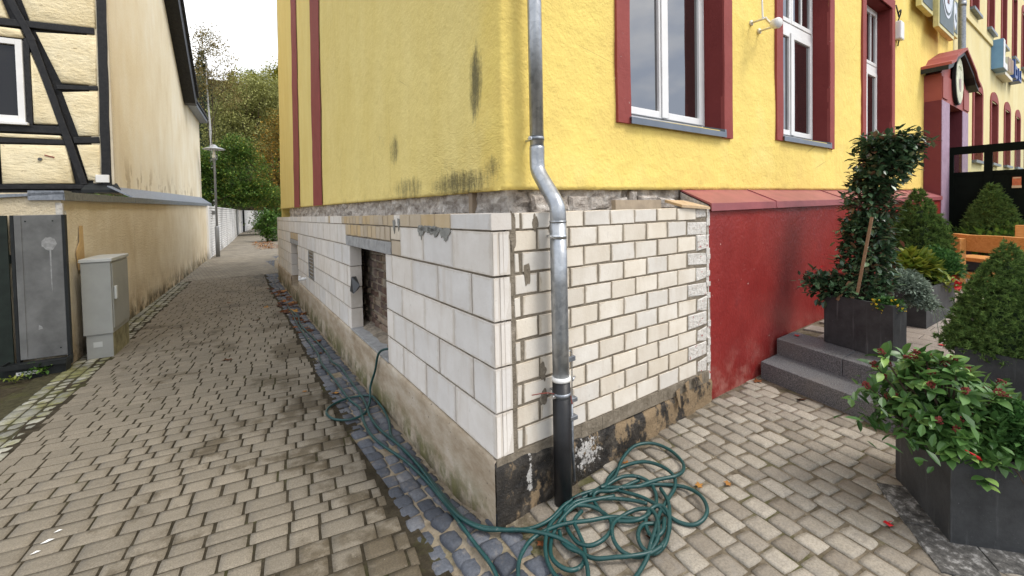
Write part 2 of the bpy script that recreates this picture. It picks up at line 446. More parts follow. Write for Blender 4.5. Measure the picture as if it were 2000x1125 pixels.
def m_block(name, c1, c2, streak=.55, rough=.9, edge=.55, tanmix=.3):
    n = N(name); co = n.rvec()
    col = n.ramp(n.noise(co, 5, 5, .6), [(.3, c1), (.7, c2)])
    col = n.hsv(col, .5, n.math('MULTIPLY_ADD', n.rnd, .5, .75), n.math('MULTIPLY_ADD', n.rnd, .13, .94))
    tn = n.step(n.math('FRACT', n.math('MULTIPLY', n.rnd, 13.7)), .70, .85)
    col = n.mix(n.math('MULTIPLY', tn, tanmix), col, (.60, .50, .36, 1))
    st = n.noise(n.map(co, (13, 13, 1.6)), .8, 4, .6)
    col = n.mix(n.math('MULTIPLY', n.step(st, .50, .78), streak), col, (.53, .45, .36, 1))
    gx, gy, gz = n.sep(n.tc.outputs['Generated'])[:3]
    e1 = n.math('MINIMUM', n.math('MINIMUM', gx, n.math('SUBTRACT', 1.0, gx)), n.math('MINIMUM', gz, n.math('SUBTRACT', 1.0, gz)))
    eg = n.step(n.math('SUBTRACT', e1, n.math('MULTIPLY', n.noise(co, 16, 5, .7), .22)), -.03, -.10)
    col = n.mix(n.math('MULTIPLY', eg, edge), col, (.40, .32, .22, 1))
    sp = n.step(n.noise(co, 75, 2, .5), .72, .78)
    col = n.mix(n.math('MULTIPLY', sp, .35), col, (.3, .26, .22, 1))
    sm = n.step(n.noise(co, 11, 6, .72), .62, .74)
    col = n.mix(n.math('MULTIPLY', sm, .5), col, (.42, .38, .32, 1))
    return n.fin(col, rough, n.bump(n.noise(co, 55, 5, .65), .35, .005), 0, .15)

def m_mortar():
    n = N('mortar')
    col = n.ramp(n.noise(n.pos, 12, 6, .7), [(.3, (.15, .125, .093, 1)), (.55, (.245, .208, .158, 1)), (.75, (.37, .325, .262, 1))])
    return n.fin(col, .95, n.bump(n.noise(n.pos, 60, 6, .7), .9, .012), 0, .1)

def m_concrete():
    n = N('plinth_concrete'); z = n.sep(n.pos)[2]
    col = n.ramp(n.noise(n.map(n.pos, (1, 1, 2.5)), 2.6, 7, .7), [(.28, (.27, .20, .125, 1)), (.5, (.42, .345, .255, 1)), (.72, (.54, .475, .385, 1))])
    pit = n.step(n.noise(n.pos, 42, 3, .5), .69, .73)
    col = n.mix(n.math('MULTIPLY', pit, .75), col, (.07, .06, .05, 1))
    moss = n.math('MULTIPLY', n.step(z, .20, -.08), n.step(n.noise(n.pos, 3.4, 6, .7), .42, .58))
    col = n.mix(n.math('MULTIPLY', moss, .85), col, (.115, .115, .035, 1))
    wet = n.math('MULTIPLY', n.step(z, .08, -.12), n.step(n.noise(n.map(n.pos, (1, 1, .3)), 4, 5, .7), .40, .6))
    col = n.mix(n.math('MULTIPLY', wet, .6), col, (.10, .085, .06, 1))
    hg = n.math('SUBTRACT', n.noise(n.pos, 24, 6, .7), n.math('MULTIPLY', pit, .6))
    return n.fin(col, .9, n.bump(hg, .6, .012), 0, .15)

def m_black():
    n = N('bitumen'); x, y, z = n.sep(n.pos)[:3]
    col = n.ramp(n.noise(n.pos, 9, 6, .7), [(.35, (.012, .0115, .011, 1)), (.55, (.045, .039, .033, 1)), (.75, (.15, .128, .10, 1))])
    right = n.step(x, .35, 1.3)
    tan = n.step(n.math('ADD', n.noise(n.map(n.pos, (1.5, 1, 1)), 4.2, 7, .72), n.math('MULTIPLY', right, .11)), .545, .63)
    col = n.mix(n.math('MULTIPLY', tan, .9), col, (.30, .215, .125, 1))
    g = n.math('MAXIMUM', n.gauss(x, z, .22, .2, .035, .16), n.gauss(x, z, .69, .18, .17, .17))
    wh = n.step(n.math('ADD', n.noise(n.pos, 26, 5, .75), n.math('MULTIPLY', g, .22)), .67, .72)
    wh = n.math('MULTIPLY', wh, n.step(g, 0.0, .2))
    col = n.mix(wh, col, (.52, .50, .47, 1))
    return n.fin(col, n.math('MULTIPLY_ADD', tan, .45, .42), n.bump(n.noise(n.pos, 17, 7, .7), .9, .03), 0, .35)

def m_rough_wall():
    n = N('old_rubble')
    v = n.voro(n.vec('ADD', n.pos, n.vec('MULTIPLY', n.noise(n.pos, 5, 4), (.2, .2, .2))), 7, 'F1', 1)
    col = n.ramp(n.noise(n.pos, 11, 7, .72), [(.3, (.20, .165, .135, 1)), (.48, (.52, .46, .40, 1)), (.68, (.76, .72, .66, 1))])
    col = n.mix(.45, col, n.ramp(n.sep(v)[0], [(0, .6), (1, 1.25)]), 'MULTIPLY')
    hg = n.math('ADD', n.noise(n.pos, 13, 7, .7), n.math('MULTIPLY', n.voro(n.pos, 9), .5))
    return n.fin(col, .95, n.bump(hg, 1.0, .05), 0, .1)

def m_paver(name, c, island, wet=.85):
    "concrete pavers: each its own tone, damp patches that run across the path"
    n = N(name); r = n.isl if island else n.rnd
    co = n.pos
    tone = n.ramp(r, [(0, [k * .87 for k in c[:3]] + [1]), (.5, c), (1, [min(k * 1.12, 1) for k in c[:3]] + [1])])
    gr = n.noise(co, 120, 4, .8)
    col = n.mix(.75, tone, n.ramp(gr, [(.3, .35), (.6, 1.0), (.75, 1.5)]), 'MULTIPLY')
    cl = n.step(n.noise(co, 9, 5, .65), .35, .7)
    col = n.mix(n.math('MULTIPLY', cl, .35), col, [k * .62 for k in c[:3]] + [1])
    px, py = n.sep(co)[:2]; edg = n.step(n.math('SUBTRACT', px, n.math('MULTIPLY_ADD', py, .07, -.42)), -.75, -.1)
    w = n.step(n.math('ADD', n.math('ADD', n.noise(co, 1.5, 6, .68), n.math('MULTIPLY', r, .08)), n.math('MULTIPLY', edg, .10)), .58, .69)
    col = n.mix(n.math('MULTIPLY', w, wet), col, n.mix(1.0, col, (.40, .36, .29, 1), 'MULTIPLY'))
    lt = n.step(n.noise(co, 85, 2, .5), .74, .79)
    col = n.mix(n.math('MULTIPLY', lt, .5), col, (.5, .46, .4, 1))
    rough = n.math('MULTIPLY_ADD', w, -.22, .86)
    return n.fin(col, rough, n.bump(n.noise(co, 120, 4, .75), .6, .006), 0, .25)

def m_sett(name, island):
    n = N(name); r = n.isl if island else n.rnd
    tone = n.ramp(r, [(0, (.225, .192, .15, 1)), (.35, (.30, .265, .215, 1)), (.7, (.35, .31, .25, 1)), (1, (.41, .365, .30, 1))])
    gr = n.noise(n.pos, 95, 5, .8)
    col = n.mix(.8, tone, n.ramp(gr, [(.3, .45), (.55, 1.0), (.75, 1.25)]), 'MULTIPLY')
    mot = n.noise(n.pos, 16, 5, .65)
    col = n.mix(n.math('MULTIPLY', n.step(mot, .5, .72), .5), col, (.22, .20, .175, 1))
    d = n.step(n.noise(n.pos, 1.6, 4, .6), .52, .68)
    col = n.mix(n.math('MULTIPLY', d, .38), col, (.19, .16, .125, 1))
    return n.fin(col, .85, n.bump(n.noise(n.pos, 55, 5, .7), .55, .008), 0, .2)

def m_cobble(name, island):
    n = N(name); r = n.isl if island else n.rnd
    tone = n.ramp(r, [(0, (.056, .062, .075, 1)), (.6, (.098, .106, .124, 1)), (1, (.145, .148, .158, 1))])
    gr = n.noise(n.pos, 70, 5, .8)
    col = n.mix(.8, tone, n.ramp(gr, [(.3, .5), (.55, 1.0), (.75, 1.5)]), 'MULTIPLY')
    du = n.step(n.noise(n.pos, 7, 6, .7), .52, .72)
    col = n.mix(n.math('MULTIPLY', du, .42), col, (.33, .28, .22, 1))
    return n.fin(col, .62, n.bump(n.noise(n.pos, 38, 5, .7), .6, .009), 0, .35)

def m_joint(name, c1, c2, c3, moss=.5):
    n = N(name)
    col = n.ramp(n.noise(n.pos, 14, 6, .7), [(.3, c1), (.5, c2), (.72, c3)])
    ms = n.step(n.noise(n.pos, 2.3, 5, .65), .53, .66)
    col = n.mix(n.math('MULTIPLY', ms, moss), col, (.075, .08, .022, 1))
    return n.fin(col, .95, n.bump(n.noise(n.pos, 90, 5, .7), .9, .008), 0, .1)

def m_gutter(name, island):
    n = N(name); r = n.isl if island else n.rnd
    tone = n.ramp(r, [(0, (.20, .195, .165, 1)), (.5, (.30, .29, .235, 1)), (1, (.40, .385, .32, 1))])
    gr = n.noise(n.pos, 60, 5, .7)
    col = n.mix(.55, tone, n.ramp(gr, [(.3, .5), (.55, 1.0), (.75, 1.4)]), 'MULTIPLY')
    y = n.sep(n.pos)[1]
    ms = n.step(n.math('ADD', n.noise(n.pos, 3, 6, .68), n.math('MULTIPLY', n.step(n.math('ABSOLUTE', n.math('SUBTRACT', y, 5.2)), 2.2, .3), .12)), .52, .66)
    col = n.mix(n.math('MULTIPLY', ms, .72), col, (.155, .15, .035, 1))
    return n.fin(col, .9, n.bump(n.noise(n.pos, 50, 5, .7), .5, .008), 0, .15)

def m_granite():
    n = N('granite')
    col = n.ramp(n.noise(n.pos, 130, 3, .8), [(.35, (.04, .04, .042, 1)), (.5, (.11, .11, .113, 1)), (.68, (.27, .27, .27, 1))])
    col = n.mix(n.math('MULTIPLY', n.step(n.noise(n.pos, 2.5, 5, .6), .45, .7), .35), col, (.20, .17, .14, 1))
    return n.fin(col, .6, n.bump(n.noise(n.pos, 140, 3, .7), .25, .003), 0, .4)

def m_ochre(name, c1, c2, bumpst, bsc, stain=True):
    n = N(name); z = n.sep(n.pos)[2]
    col = n.ramp(n.noise(n.map(n.pos, (1, 1, .7)), 1.5, 6, .65), [(.3, c1), (.7, c2)])
    if stain:
        s1 = n.math('MULTIPLY', n.step(z, .75, -.2), n.step(n.noise(n.map(n.pos, (1, 1, .7)), 2.4, 6, .7), .38, .62))
        col = n.mix(n.math('MULTIPLY', s1, .6), col, (.25, .155, .075, 1))
        s2 = n.math('MULTIPLY', n.step(z, .22, -.2), n.step(n.noise(n.pos, 4, 6, .7), .4, .58))
        col = n.mix(n.math('MULTIPLY', s2, .85), col, (.035, .033, .018, 1))
    dr = n.step(n.noise(n.map(n.pos, (7, 7, .45)), 1.0, 4, .6), .58, .78)
    col = n.mix(n.math('MULTIPLY', dr, .22), col, [k * .66 for k in c1[:3]] + [1])
    sc = n.step(n.noise(n.map(n.pos, (3, 3, 9), (0.3, 0, 0)), 3.5, 3, .5), .715, .735)
    col = n.mix(n.math('MULTIPLY', sc, .35), col, (.2, .13, .06, 1))
    hg = n.math('ADD', n.noise(n.pos, bsc, 6, .68), n.math('MULTIPLY', n.noise(n.pos, 4, 3), .5))
    return n.fin(col, .92, n.bump(hg, bumpst, .025), 0, .12)

def m_gable():
    n = N('gable_plaster'); z = n.sep(n.pos)[2]; a = n.vec('DOT_PRODUCT', n.pos, tuple(WD))
    col = n.ramp(n.noise(n.map(n.pos, (1, 1, .6)), .7, 6, .65), [(.3, (.70, .60, .42, 1)), (.5, (.78, .70, .53, 1)), (.72, (.84, .79, .66, 1))])
    dr = n.step(n.noise(n.map(n.pos, (2.4, 2.4, .22)), 1.0, 5, .65), .52, .75)
    col = n.mix(n.math('MULTIPLY', dr, .24), col, (.52, .41, .26, 1))
    pt = n.math('MULTIPLY', n.step(z, 3.15, 2.5), n.step(n.noise(n.map(n.pos, (1.6, 1.6, .8)), 1.6, 5, .6), .53, .55))
    col = n.mix(n.math('MULTIPLY', pt, .6), col, (.40, .31, .19, 1))
    return n.fin(col, .92, n.bump(n.noise(n.pos, 14, 5, .65), .35, .02), 0, .12)

def m_infill():
    n = N('infill_plaster')
    col = n.ramp(n.noise(n.pos, 1.6, 6, .65), [(.3, (.78, .65, .40, 1)), (.7, (.85, .75, .52, 1))])
    sc = n.step(n.noise(n.map(n.pos, (3, 3, 10), (.5, .3, .6)), 3, 3, .5), .69, .71)
    col = n.mix(n.math('MULTIPLY', sc, .6), col, (.25, .16, .07, 1))
    hg = n.math('ADD', n.noise(n.map(n.pos, (1, 1, 2.2)), 9, 6, .65), n.math('MULTIPLY', n.noise(n.pos, 3, 2), .8))
    return n.fin(col, .9, n.bump(hg, .7, .04), 0, .15)

def m_timber():
    n = N('black_timber')
    col = n.ramp(n.noise(n.map(n.objc, (1, 1, 1)), 14, 6, .7), [(.35, (.005, .005, .006, 1)), (.7, (.022, .021, .021, 1))])
    return n.fin(col, .5, n.bump(n.noise(n.map(n.pos, (3, 3, 1)), 16, 6, .7), .5, .012), 0, .35)

def m_zinc(name='galvanised_zinc', lo=(.31, .325, .34, 1), hi=(.44, .455, .47, 1), rough=.36):
    n = N(name)
    v = n.voro(n.pos, 38, 'F1', 1); g = n.noise(n.pos, 24, 5, .7)
    col = n.ramp(n.math('ADD', n.math('MULTIPLY', n.sep(v)[0], .35), n.math('MULTIPLY', g, .65)), [(.25, lo), (.7, hi)])
    return n.fin(col, n.math('MULTIPLY_ADD', g, .25, rough - .1), n.bump(n.noise(n.pos, 9, 3), .06, .01), .85, .5)

def m_glass(name, dark=(.012, .011, .011, 1), ior=2.3):
    n = N(name)
    n.fin(dark, .03, None, 0, .75)
    n.p.inputs['IOR'].default_value = ior
    return n.m
def m_clear(name):
    n = N(name); t = n.n.new('ShaderNodeBsdfTransparent'); g = n.n.new('ShaderNodeBsdfGlossy'); m = n.n.new('ShaderNodeMixShader'); f = n.n.new('ShaderNodeFresnel')
    f.inputs[0].default_value = 1.35; g.inputs['Roughness'].default_value = .02; t.inputs[0].default_value = (.9, .92, .9, 1)
    n.l.new(f.outputs[0], m.inputs[0]); n.l.new(t.outputs[0], m.inputs[1]); n.l.new(g.outputs[0], m.inputs[2]); n.l.new(m.outputs[0], n.out.inputs[0])
    return n.m

def m_leaf(name, stops, rough=.45, trans=.25, spec=.4, island=True, nsc=3.0, nlo=.55, nhi=1.35):
    n = N(name); r = n.isl if island else n.rnd
    col = n.ramp(r, stops)
    col = n.mix(.35 if nsc < 9 else .9, col, n.ramp(n.noise(n.pos, nsc, 3), [(.3, nlo), (.7, nhi)]), 'MULTIPLY')
    n.fin(col, rough, None, 0, spec)
    if trans:
        t = n.n.new('ShaderNodeBsdfTranslucent'); m = n.n.new('ShaderNodeMixShader'); m.inputs[0].default_value = trans
        n.l.new(col, t.inputs[0]); n.l.new(n.p.outputs[0], m.inputs[1]); n.l.new(t.outputs[0], m.inputs[2]); n.l.new(m.outputs[0], n.out.inputs[0])
    return n.m

def m_planter(name, c1, c2):
    n = N(name)
    col = n.ramp(n.noise(n.pos, 7, 6, .7), [(.3, c1), (.7, c2)])
    st = n.step(n.noise(n.map(n.pos, (22, 22, 1.3)), 1.0, 5, .65), .56, .76)
    col = n.mix(n.math('MULTIPLY', st, .5), col, (.19, .195, .19, 1))
    sp = n.step(n.noise(n.pos, 90, 2, .5), .72, .77)
    col = n.mix(n.math('MULTIPLY', sp, .4), col, (.2, .2, .2, 1))
    return n.fin(col, .62, n.bump(n.noise(n.pos, 60, 5, .65), .3, .005), 0, .35)

def m_wood(name, c1, c2, rough=.45):
    n = N(name)
    g = n.noise(n.map(n.objc, (14, 1.6, 14)), 2.0, 6, .65, 1.2)
    col = n.ramp(g, [(.3, c1), (.65, c2)])
    k = n.step(n.voro(n.objc, 3.2), .09, .03)
    col = n.mix(n.math('MULTIPLY', k, .7), col, (.10, .03, .008, 1))
    return n.fin(col, rough, n.bump(g, .3, .006), 0, .4)

def m_whitebrick():
    n = N('white_wall_paint'); z = n.sep(n.pos)[2]
    col = n.ramp(n.noise(n.pos, 1.2, 6, .65), [(.3, (.64, .62, .585, 1)), (.7, (.78, .765, .73, 1))])
    dk = n.step(n.noise(n.map(n.pos, (1, 1, .5)), .35, 4, .6), .5, .66)
    col = n.mix(n.math('MULTIPLY', dk, .55), col, (.26, .25, .24, 1))
    low = n.math('MULTIPLY', n.step(z, .3, -.25), n.step(n.noise(n.pos, 2, 5), .4, .6))
    col = n.mix(n.math('MULTIPLY', low, .5), col, (.16, .14, .10, 1))
    return n.fin(col, .9, n.bump(n.noise(n.pos, 20, 4), .3, .01), 0, .1)

def m_alley_far():
    n = N('far_pavers'); br = n.n.new('ShaderNodeTexBrick')
    n.l.new(n.map(n.pos, (1, 1, 1), (0, 0, -.06)), br.inputs['Vector'])
    br.inputs['Scale'].default_value = 1; br.inputs['Brick Width'].default_value = .21; br.inputs['Row Height'].default_value = .14; br.inputs['Mortar Size'].default_value = .008
    br.inputs['Color1'].default_value = (.20, .172, .132, 1); br.inputs['Color2'].default_value = (.28, .245, .19, 1); br.inputs['Mortar'].default_value = (.09, .075, .05, 1)
    col = n.mix(.5, br.outputs[0], n.ramp(n.noise(n.pos, .9, 6, .65), [(.3, .55), (.7, 1.35)]), 'MULTIPLY')
    return n.fin(col, .8, n.bump(br.outputs[1], .3, -.006), 0, .25)

Y_ = m_yellow()
RED = m_red('red_trim_paint', (.245, .052, .046, 1), (.31, .072, .062, 1))
RED_SHADE = m_red('red_reveal_shade', (.17, .028, .026, 1), (.205, .036, .033, 1), .7, False)  # trim red darkened: the shade of the recess is put into the colour
REDW = m_redwall()
REDCAP = simple('red_sheet_metal', (.30, .088, .094), .45, .16, 5, 0, .12, 10, .45)
BLOCK = m_block('sand_lime_block', (.66, .615, .56, 1), (.76, .725, .68, 1), .42, .9, .3, .12)
BRICK = m_block('sand_lime_brick', (.62, .56, .47, 1), (.75, .70, .62, 1), .4)
TAN = m_block('tan_brick', (.46, .35, .215, 1), (.56, .45, .31, 1), .45)
STUB = N('chipped_plaster_brick')
_c = STUB.ramp(STUB.noise(STUB.pos, 30, 6, .75), [(.33, (.44, .39, .33, 1)), (.45, (.68, .64, .58, 1)), (.66, (.76, .73, .68, 1))])
_c = STUB.mix(STUB.step(STUB.noise(STUB.pos, 24, 3, .6), .62, .68), _c, (.42, .12, .11, 1))
STUB = STUB.fin(_c, .95, STUB.bump(STUB.noise(STUB.pos, 34, 6, .7), 1.0, .02), 0, .1)
MORTAR = m_mortar(); CONC = m_concrete(); BLACK = m_black(); RUBBLE = m_rough_wall()
SMEAR = simple('grey_mortar_smear', (.27, .265, .24), .95, .25, 14, 0, .8, 60, .1, .01)
LINTEL = simple('concrete_lintel', (.34, .335, .325), .9, .25, 12, 0, .5, 60, .15, .006)
OLDB = m_block('old_dark_brick', (.075, .048, .040, 1), (.15, .105, .085, 1), .25)
OLDM = simple('old_lime_mortar', (.29, .245, .19), .95, .4, 9, 0, 1.0, 24, .1, .03)
ZINC = m_zinc(); ZINCD = m_zinc('weathered_zinc', (.20, .215, .235, 1), (.33, .35, .38, 1), .5)
BPIPE = simple('black_cast_pipe', (.012, .012, .013), .42, .4, 8, 0, .25, 60, .4)
STEEL = simple('bright_steel', (.55, .56, .57), .28, .1, 20, .9)
RUST = simple('rusty_wire', (.22, .055, .04), .7, .3, 30)
WHITEP = simple('white_plastic', (.76, .75, .72), .4, .05)
CREAMP = simple('cream_plastic', (.72, .66, .50), .4, .06)
WFRAME = simple('white_window_frame', (.80, .79, .77), .38, .05, 4, 0, .04, 20, .45)
GLASS = m_glass('window_glass')
CLEAR = m_clear('clear_glass')
SILLM = simple('grey_window_sill', (.16, .185, .22), .42, .12, 6, .35)
PAV = m_paver('alley_paver', (.258, .222, .168, 1), False)
PAVS = m_paver('alley_paver_field', (.258, .222, .168, 1), True)
SETT = m_sett('plaza_sett', False); SETTS = m_sett('plaza_sett_field', True)
COB = m_cobble('blue_cobble', False); COBS = m_cobble('blue_cobble_field', True)
GUT = m_gutter('gutter_sett', False); GUTS = m_gutter('gutter_sett_field', True)
J_AL = m_joint('alley_joint', (.022, .018, .011, 1), (.042, .034, .022, 1), (.075, .062, .042, 1), .35)
J_CO = m_joint('sand_joint', (.17, .135, .09, 1), (.27, .22, .155, 1), (.37, .31, .23, 1), .3)
J_PL = m_joint('plaza_joint', (.075, .06, .04, 1), (.15, .122, .085, 1), (.29, .245, .18, 1), .7)
J_GU = m_joint('gutter_joint', (.035, .03, .018, 1), (.06, .055, .03, 1), (.09, .08, .05, 1), .6)
SOIL = m_joint('soil', (.03, .025, .015, 1), (.055, .045, .028, 1), (.09, .075, .05, 1), .6)
TILE = m_paver('terrace_tile', (.40, .345, .295, 1), False, .3)
GRAN = m_granite()
OCHRE = m_ochre('ochre_roughcast', (.64, .525, .345, 1), (.78, .69, .52, 1), 1.0, 30)
GABLE = m_gable(); INFILL = m_infill(); TIMBER = m_timber()
PALEY = m_ochre('pale_yellow_render', (.74, .62, .31, 1), (.80, .71, .42, 1), .3, 14, False)
WBRICK = m_whitebrick(); FARP = m_alley_far()
CAB = simple('grey_cabinet', (.31, .315, .295), .5, .07, 5, 0, .06, 40, .35)
CABLID = simple('pale_grey_lid', (.47, .48, .46), .5, .06)
GREYM = simple('grey_sheet_metal', (.145, .145, .14), .5, .35, 3.5, .3, .1, 20)
DARKM = simple('dark_metal', (.018, .02, .02), .5, .3, 9, .2)
DKGREEN = simple('dark_green_board', (.012, .018, .014), .6, .35, 8, 0, .2, 30)
BLKGREEN = simple('black_screen_paint', (.004, .006, .004), .75, .3, 6, 0, 0, 40, .08)
GLASSD = m_glass('shaded_window_glass', (.02, .018, .016, 1), 1.35)
LILAC = simple('lilac_paint', (.36, .25, .33), .7, .15, 7, 0, .2, 30)
MAROON = m_red('maroon_paint', (.14, .027, .034, 1), (.17, .036, .043, 1), .7, False)
ROOFR = m_red('red_roof_sheet', (.30, .075, .062, 1), (.36, .095, .08, 1), .6, False)
PLANT = m_planter('anthracite_planter', (.024, .025, .026, 1), (.054, .056, .057, 1))
WOOD = m_wood('orange_timber', (.50, .20, .05, 1), (.70, .36, .12, 1))
STAKE = m_wood('stake_wood', (.15, .08, .04, 1), (.24, .135, .07, 1), .7)
PLANKM = m_wood('raw_plank', (.42, .28, .15, 1), (.58, .43, .27, 1), .7)
BARK = simple('bark', (.075, .055, .04), .9, .4, 8, 0, .8, 20, .1, .03)
BIRCH = N('birch_bark')
BIRCH = BIRCH.fin(BIRCH.mix(BIRCH.step(BIRCH.noise(BIRCH.map(BIRCH.pos, (1, 1, 3)), 2.4, 4, .6), .6, .68), (.52, .51, .48, 1), (.06, .05, .045, 1)), .8)
HOSE_M = N('hose_rubber')
_c = HOSE_M.ramp(HOSE_M.noise(HOSE_M.pos, 7, 5, .7), [(.3, (.006, .038, .037, 1)), (.7, (.012, .066, .062, 1))])
_c = HOSE_M.mix(HOSE_M.math('MULTIPLY', HOSE_M.step(HOSE_M.noise(HOSE_M.pos, 45, 4, .7), .60, .72), .45), _c, (.25, .26, .23, 1))
HOSE_M = HOSE_M.fin(_c, .38, None, 0, .45)
DRYL = m_leaf('dry_leaf', [(0, (.07, .028, .012, 1)), (.5, (.16, .055, .02, 1)), (.85, (.26, .10, .03, 1)), (1, (.42, .21, .05, 1))], .7, .1, .2, False)
DRYS = m_leaf('dry_leaf_litter', [(0, (.08, .03, .012, 1)), (.4, (.20, .07, .022, 1)), (.7, (.34, .14, .04, 1)), (1, (.45, .24, .06, 1))], .7, .1, .2, True)
G = lambda r, g, b: (r, g, b, 1)
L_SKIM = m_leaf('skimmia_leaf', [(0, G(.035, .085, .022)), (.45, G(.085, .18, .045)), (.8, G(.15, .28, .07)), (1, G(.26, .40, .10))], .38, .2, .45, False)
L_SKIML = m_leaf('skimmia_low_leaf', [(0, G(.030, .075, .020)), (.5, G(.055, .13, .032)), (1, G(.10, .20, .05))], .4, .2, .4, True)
L_PHOT = m_leaf('laurel_leaf', [(0, G(.022, .050, .024)), (.55, G(.060, .12, .055)), (.88, G(.11, .175, .085)), (1, G(.18, .07, .045))], .28, .15, .55, True)
L_PHOTP = m_leaf('laurel_leaf_piece', [(0, G(.022, .050, .024)), (.55, G(.08, .15, .068)), (.88, G(.16, .235, .12)), (1, G(.22, .085, .05))], .24, .15, .6, False)
L_SPRUCE = m_leaf('spruce_needle', nsc=26, nlo=.35, nhi=1.75, stops=[(0, G(.062, .118, .032)), (.6, G(.125, .205, .055)), (1, G(.22, .32, .085))], rough=.6, trans=.25, spec=.2)
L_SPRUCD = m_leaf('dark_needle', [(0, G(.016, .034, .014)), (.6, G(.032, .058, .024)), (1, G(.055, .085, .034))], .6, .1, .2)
L_GREY = m_leaf('silver_leaf', [(0, G(.11, .15, .11)), (.5, G(.20, .25, .19)), (1, G(.30, .35, .28))], .8, .15, .1)
L_FERN = m_leaf('feathery_leaf', [(0, G(.030, .085, .020)), (.6, G(.055, .14, .035)), (1, G(.10, .21, .055))], .6, .25, .2)
L_YG = m_leaf('yellow_green_leaf', [(0, G(.06, .11, .015)), (.5, G(.16, .21, .025)), (1, G(.32, .33, .05))], .42, .25, .4)
L_HORN = m_leaf('hornbeam_leaf', [(0, G(.055, .12, .024)), (.6, G(.11, .20, .036)), (.9, G(.23, .32, .055)), (1, G(.42, .38, .06))], .55, .3, .25)
L_OLIVE = m_leaf('olive_leaf', [(0, G(.20, .205, .075)), (.5, G(.33, .335, .12)), (1, G(.48, .48, .17))], .6, .3, .2)
L_YELO = m_leaf('yellowing_leaf', [(0, G(.16, .20, .03)), (.5, G(.29, .30, .04)), (1, G(.46, .40, .06))], .6, .3, .2)
L_ORAN = m_leaf('orange_leaf', [(0, G(.13, .13, .035)), (.45, G(.26, .20, .05)), (.78, G(.46, .26, .05)), (1, G(.60, .36, .06))], .6, .3, .2)
L_BIRCH = m_leaf('birch_leaf', [(0, G(.17, .14, .06)), (.5, G(.27, .22, .085)), (1, G(.38, .30, .11))], .6, .3, .2)
L_BUSH = m_leaf('bush_leaf', [(0, G(.04, .10, .015)), (.6, G(.09, .19, .03)), (1, G(.18, .28, .05))], .5, .3, .3)
BUDR = simple('red_bud', (.16, .028, .022), .7, .3, 60)
REDF = simple('red_petal', (.50, .012, .018), .5, .15)
YELF = simple('yellow_petal', (.80, .55, .02), .5, .1)
WHITEF = simple('white_petal', (.8, .78, .74), .6, .05)
# ------------------------------------------------------------------ ground
def sheet(name, xs, ys, zf, mat, parent=None, test=None, **kw):
    idx = {}; vs = []; fs = []
    for i, x in enumerate(xs):
        for j, y in enumerate(ys):
            idx[i, j] = len(vs); vs.append((x, y, zf(x, y)))
    for i in range(len(xs) - 1):
        for j in range(len(ys) - 1):
            if test and not test((xs[i] + xs[i + 1]) / 2, (ys[j] + ys[j + 1]) / 2): continue
            fs.append((idx[i, j], idx[i + 1, j], idx[i + 1, j + 1], idx[i, j + 1]))
    m = MB(); m.v = vs; m.f = fs
    return m.build(name, mat, parent, True, **kw)
fr = lambda a, b, st: [a + st * i for i in range(int(round((b - a) / st)) + 1)]
xs = [-400, -150, -60, -25, -12, -8] + fr(-6, 6, .12)[0:] + [8, 12, 20, 40, 90, 200, 400]
ys = [-400, -150, -60, -25, -10, -6] + fr(-4, 3, .1) + fr(3.5, 24, .5) + [30, 40, 50, 60, 75, 90, 150, 400]
sheet('ground', xs, ys, lambda x, y: h(x, y) - .030, SOIL, kind='structure')

GIN = lambda y: -2.868 + .1042 * y                     # inner edge of the left gutter
def EDGE(y):                                            # edge between pavers and blue cobbles
    if y < .1: return -.375
    pts = [(.1, -.375), (1.5, -.31), (2.7, -.265), (5.75, -.05), (10.4, .2), (13.5, .42), (16.4, .68), (19, 1.05), (21, 1.55), (22.5, 2.3)]
    for (a, b), (c, d) in zip(pts, pts[1:]):
        if y <= c: return b + (d - b) * (y - a) / (c - a)
    return 2.3 + (y - 22.5) * .6
def Lpt(Y, d, z):
    "a point on the alley face; the far end is rounded"
    if Y <= 12: return LD * Y + LN * d + Vector((0, 0, z))
    Rr = 9.0; f = (Y - 12) / Rr; c = LD * 12 - LN * Rr
    n = Vector((LN.x * math.cos(f) + LD.x * math.sin(f), LN.y * math.cos(f) + LD.y * math.sin(f), 0))
    return c + n * (Rr + d) + Vector((0, 0, z))
def wallx(y): return math.tan(TH) * y if y <= 12 else Lpt(y, 0, 0).x

def lay_field(name, parent, stones, n_parts, mats, eye, kind_name):
    "stones: (x, y, z, w, l, t, angle, var, rough, dome, n). nearest n_parts are objects, the rest one mesh"
    st = sorted(stones, key=lambda s_: (s_[0] - eye[0]) ** 2 + (s_[1] - eye[1]) ** 2)
    pb = base_of(parent)
    for q in st[:n_parts]:
        me = stone_mesh(kind_name, q[3], q[4], q[5], q[7], q[8], None, q[9], q[10])
        if not me.materials: me.materials.append(mats[0])
        o = bpy.data.objects.new(kind_name, me); COL.objects.link(o); o.parent = parent
        o.location = Vector(q[:3]) - pb; tl = .004 if kind_name == 'paver' else .012; o.rotation_euler = (random.uniform(-tl, tl), random.uniform(-tl, tl), q[6])
    m = MB()
    for q in st[n_parts:]:
        me = stone_mesh(kind_name + '_far', q[3], q[4], q[5], q[7], q[8], None, q[9], 2)
        c, s_ = math.cos(q[6]), math.sin(q[6])
        m.add([(q[0] + v.co.x * c - v.co.y * s_, q[1] + v.co.x * s_ + v.co.y * c, q[2] + v.co.z) for v in me.vertices], [tuple(p.vertices) for p in me.polygons])
    if m.v: m.build(kind_name + '_field', mats[1], parent, False, kind='stuff')

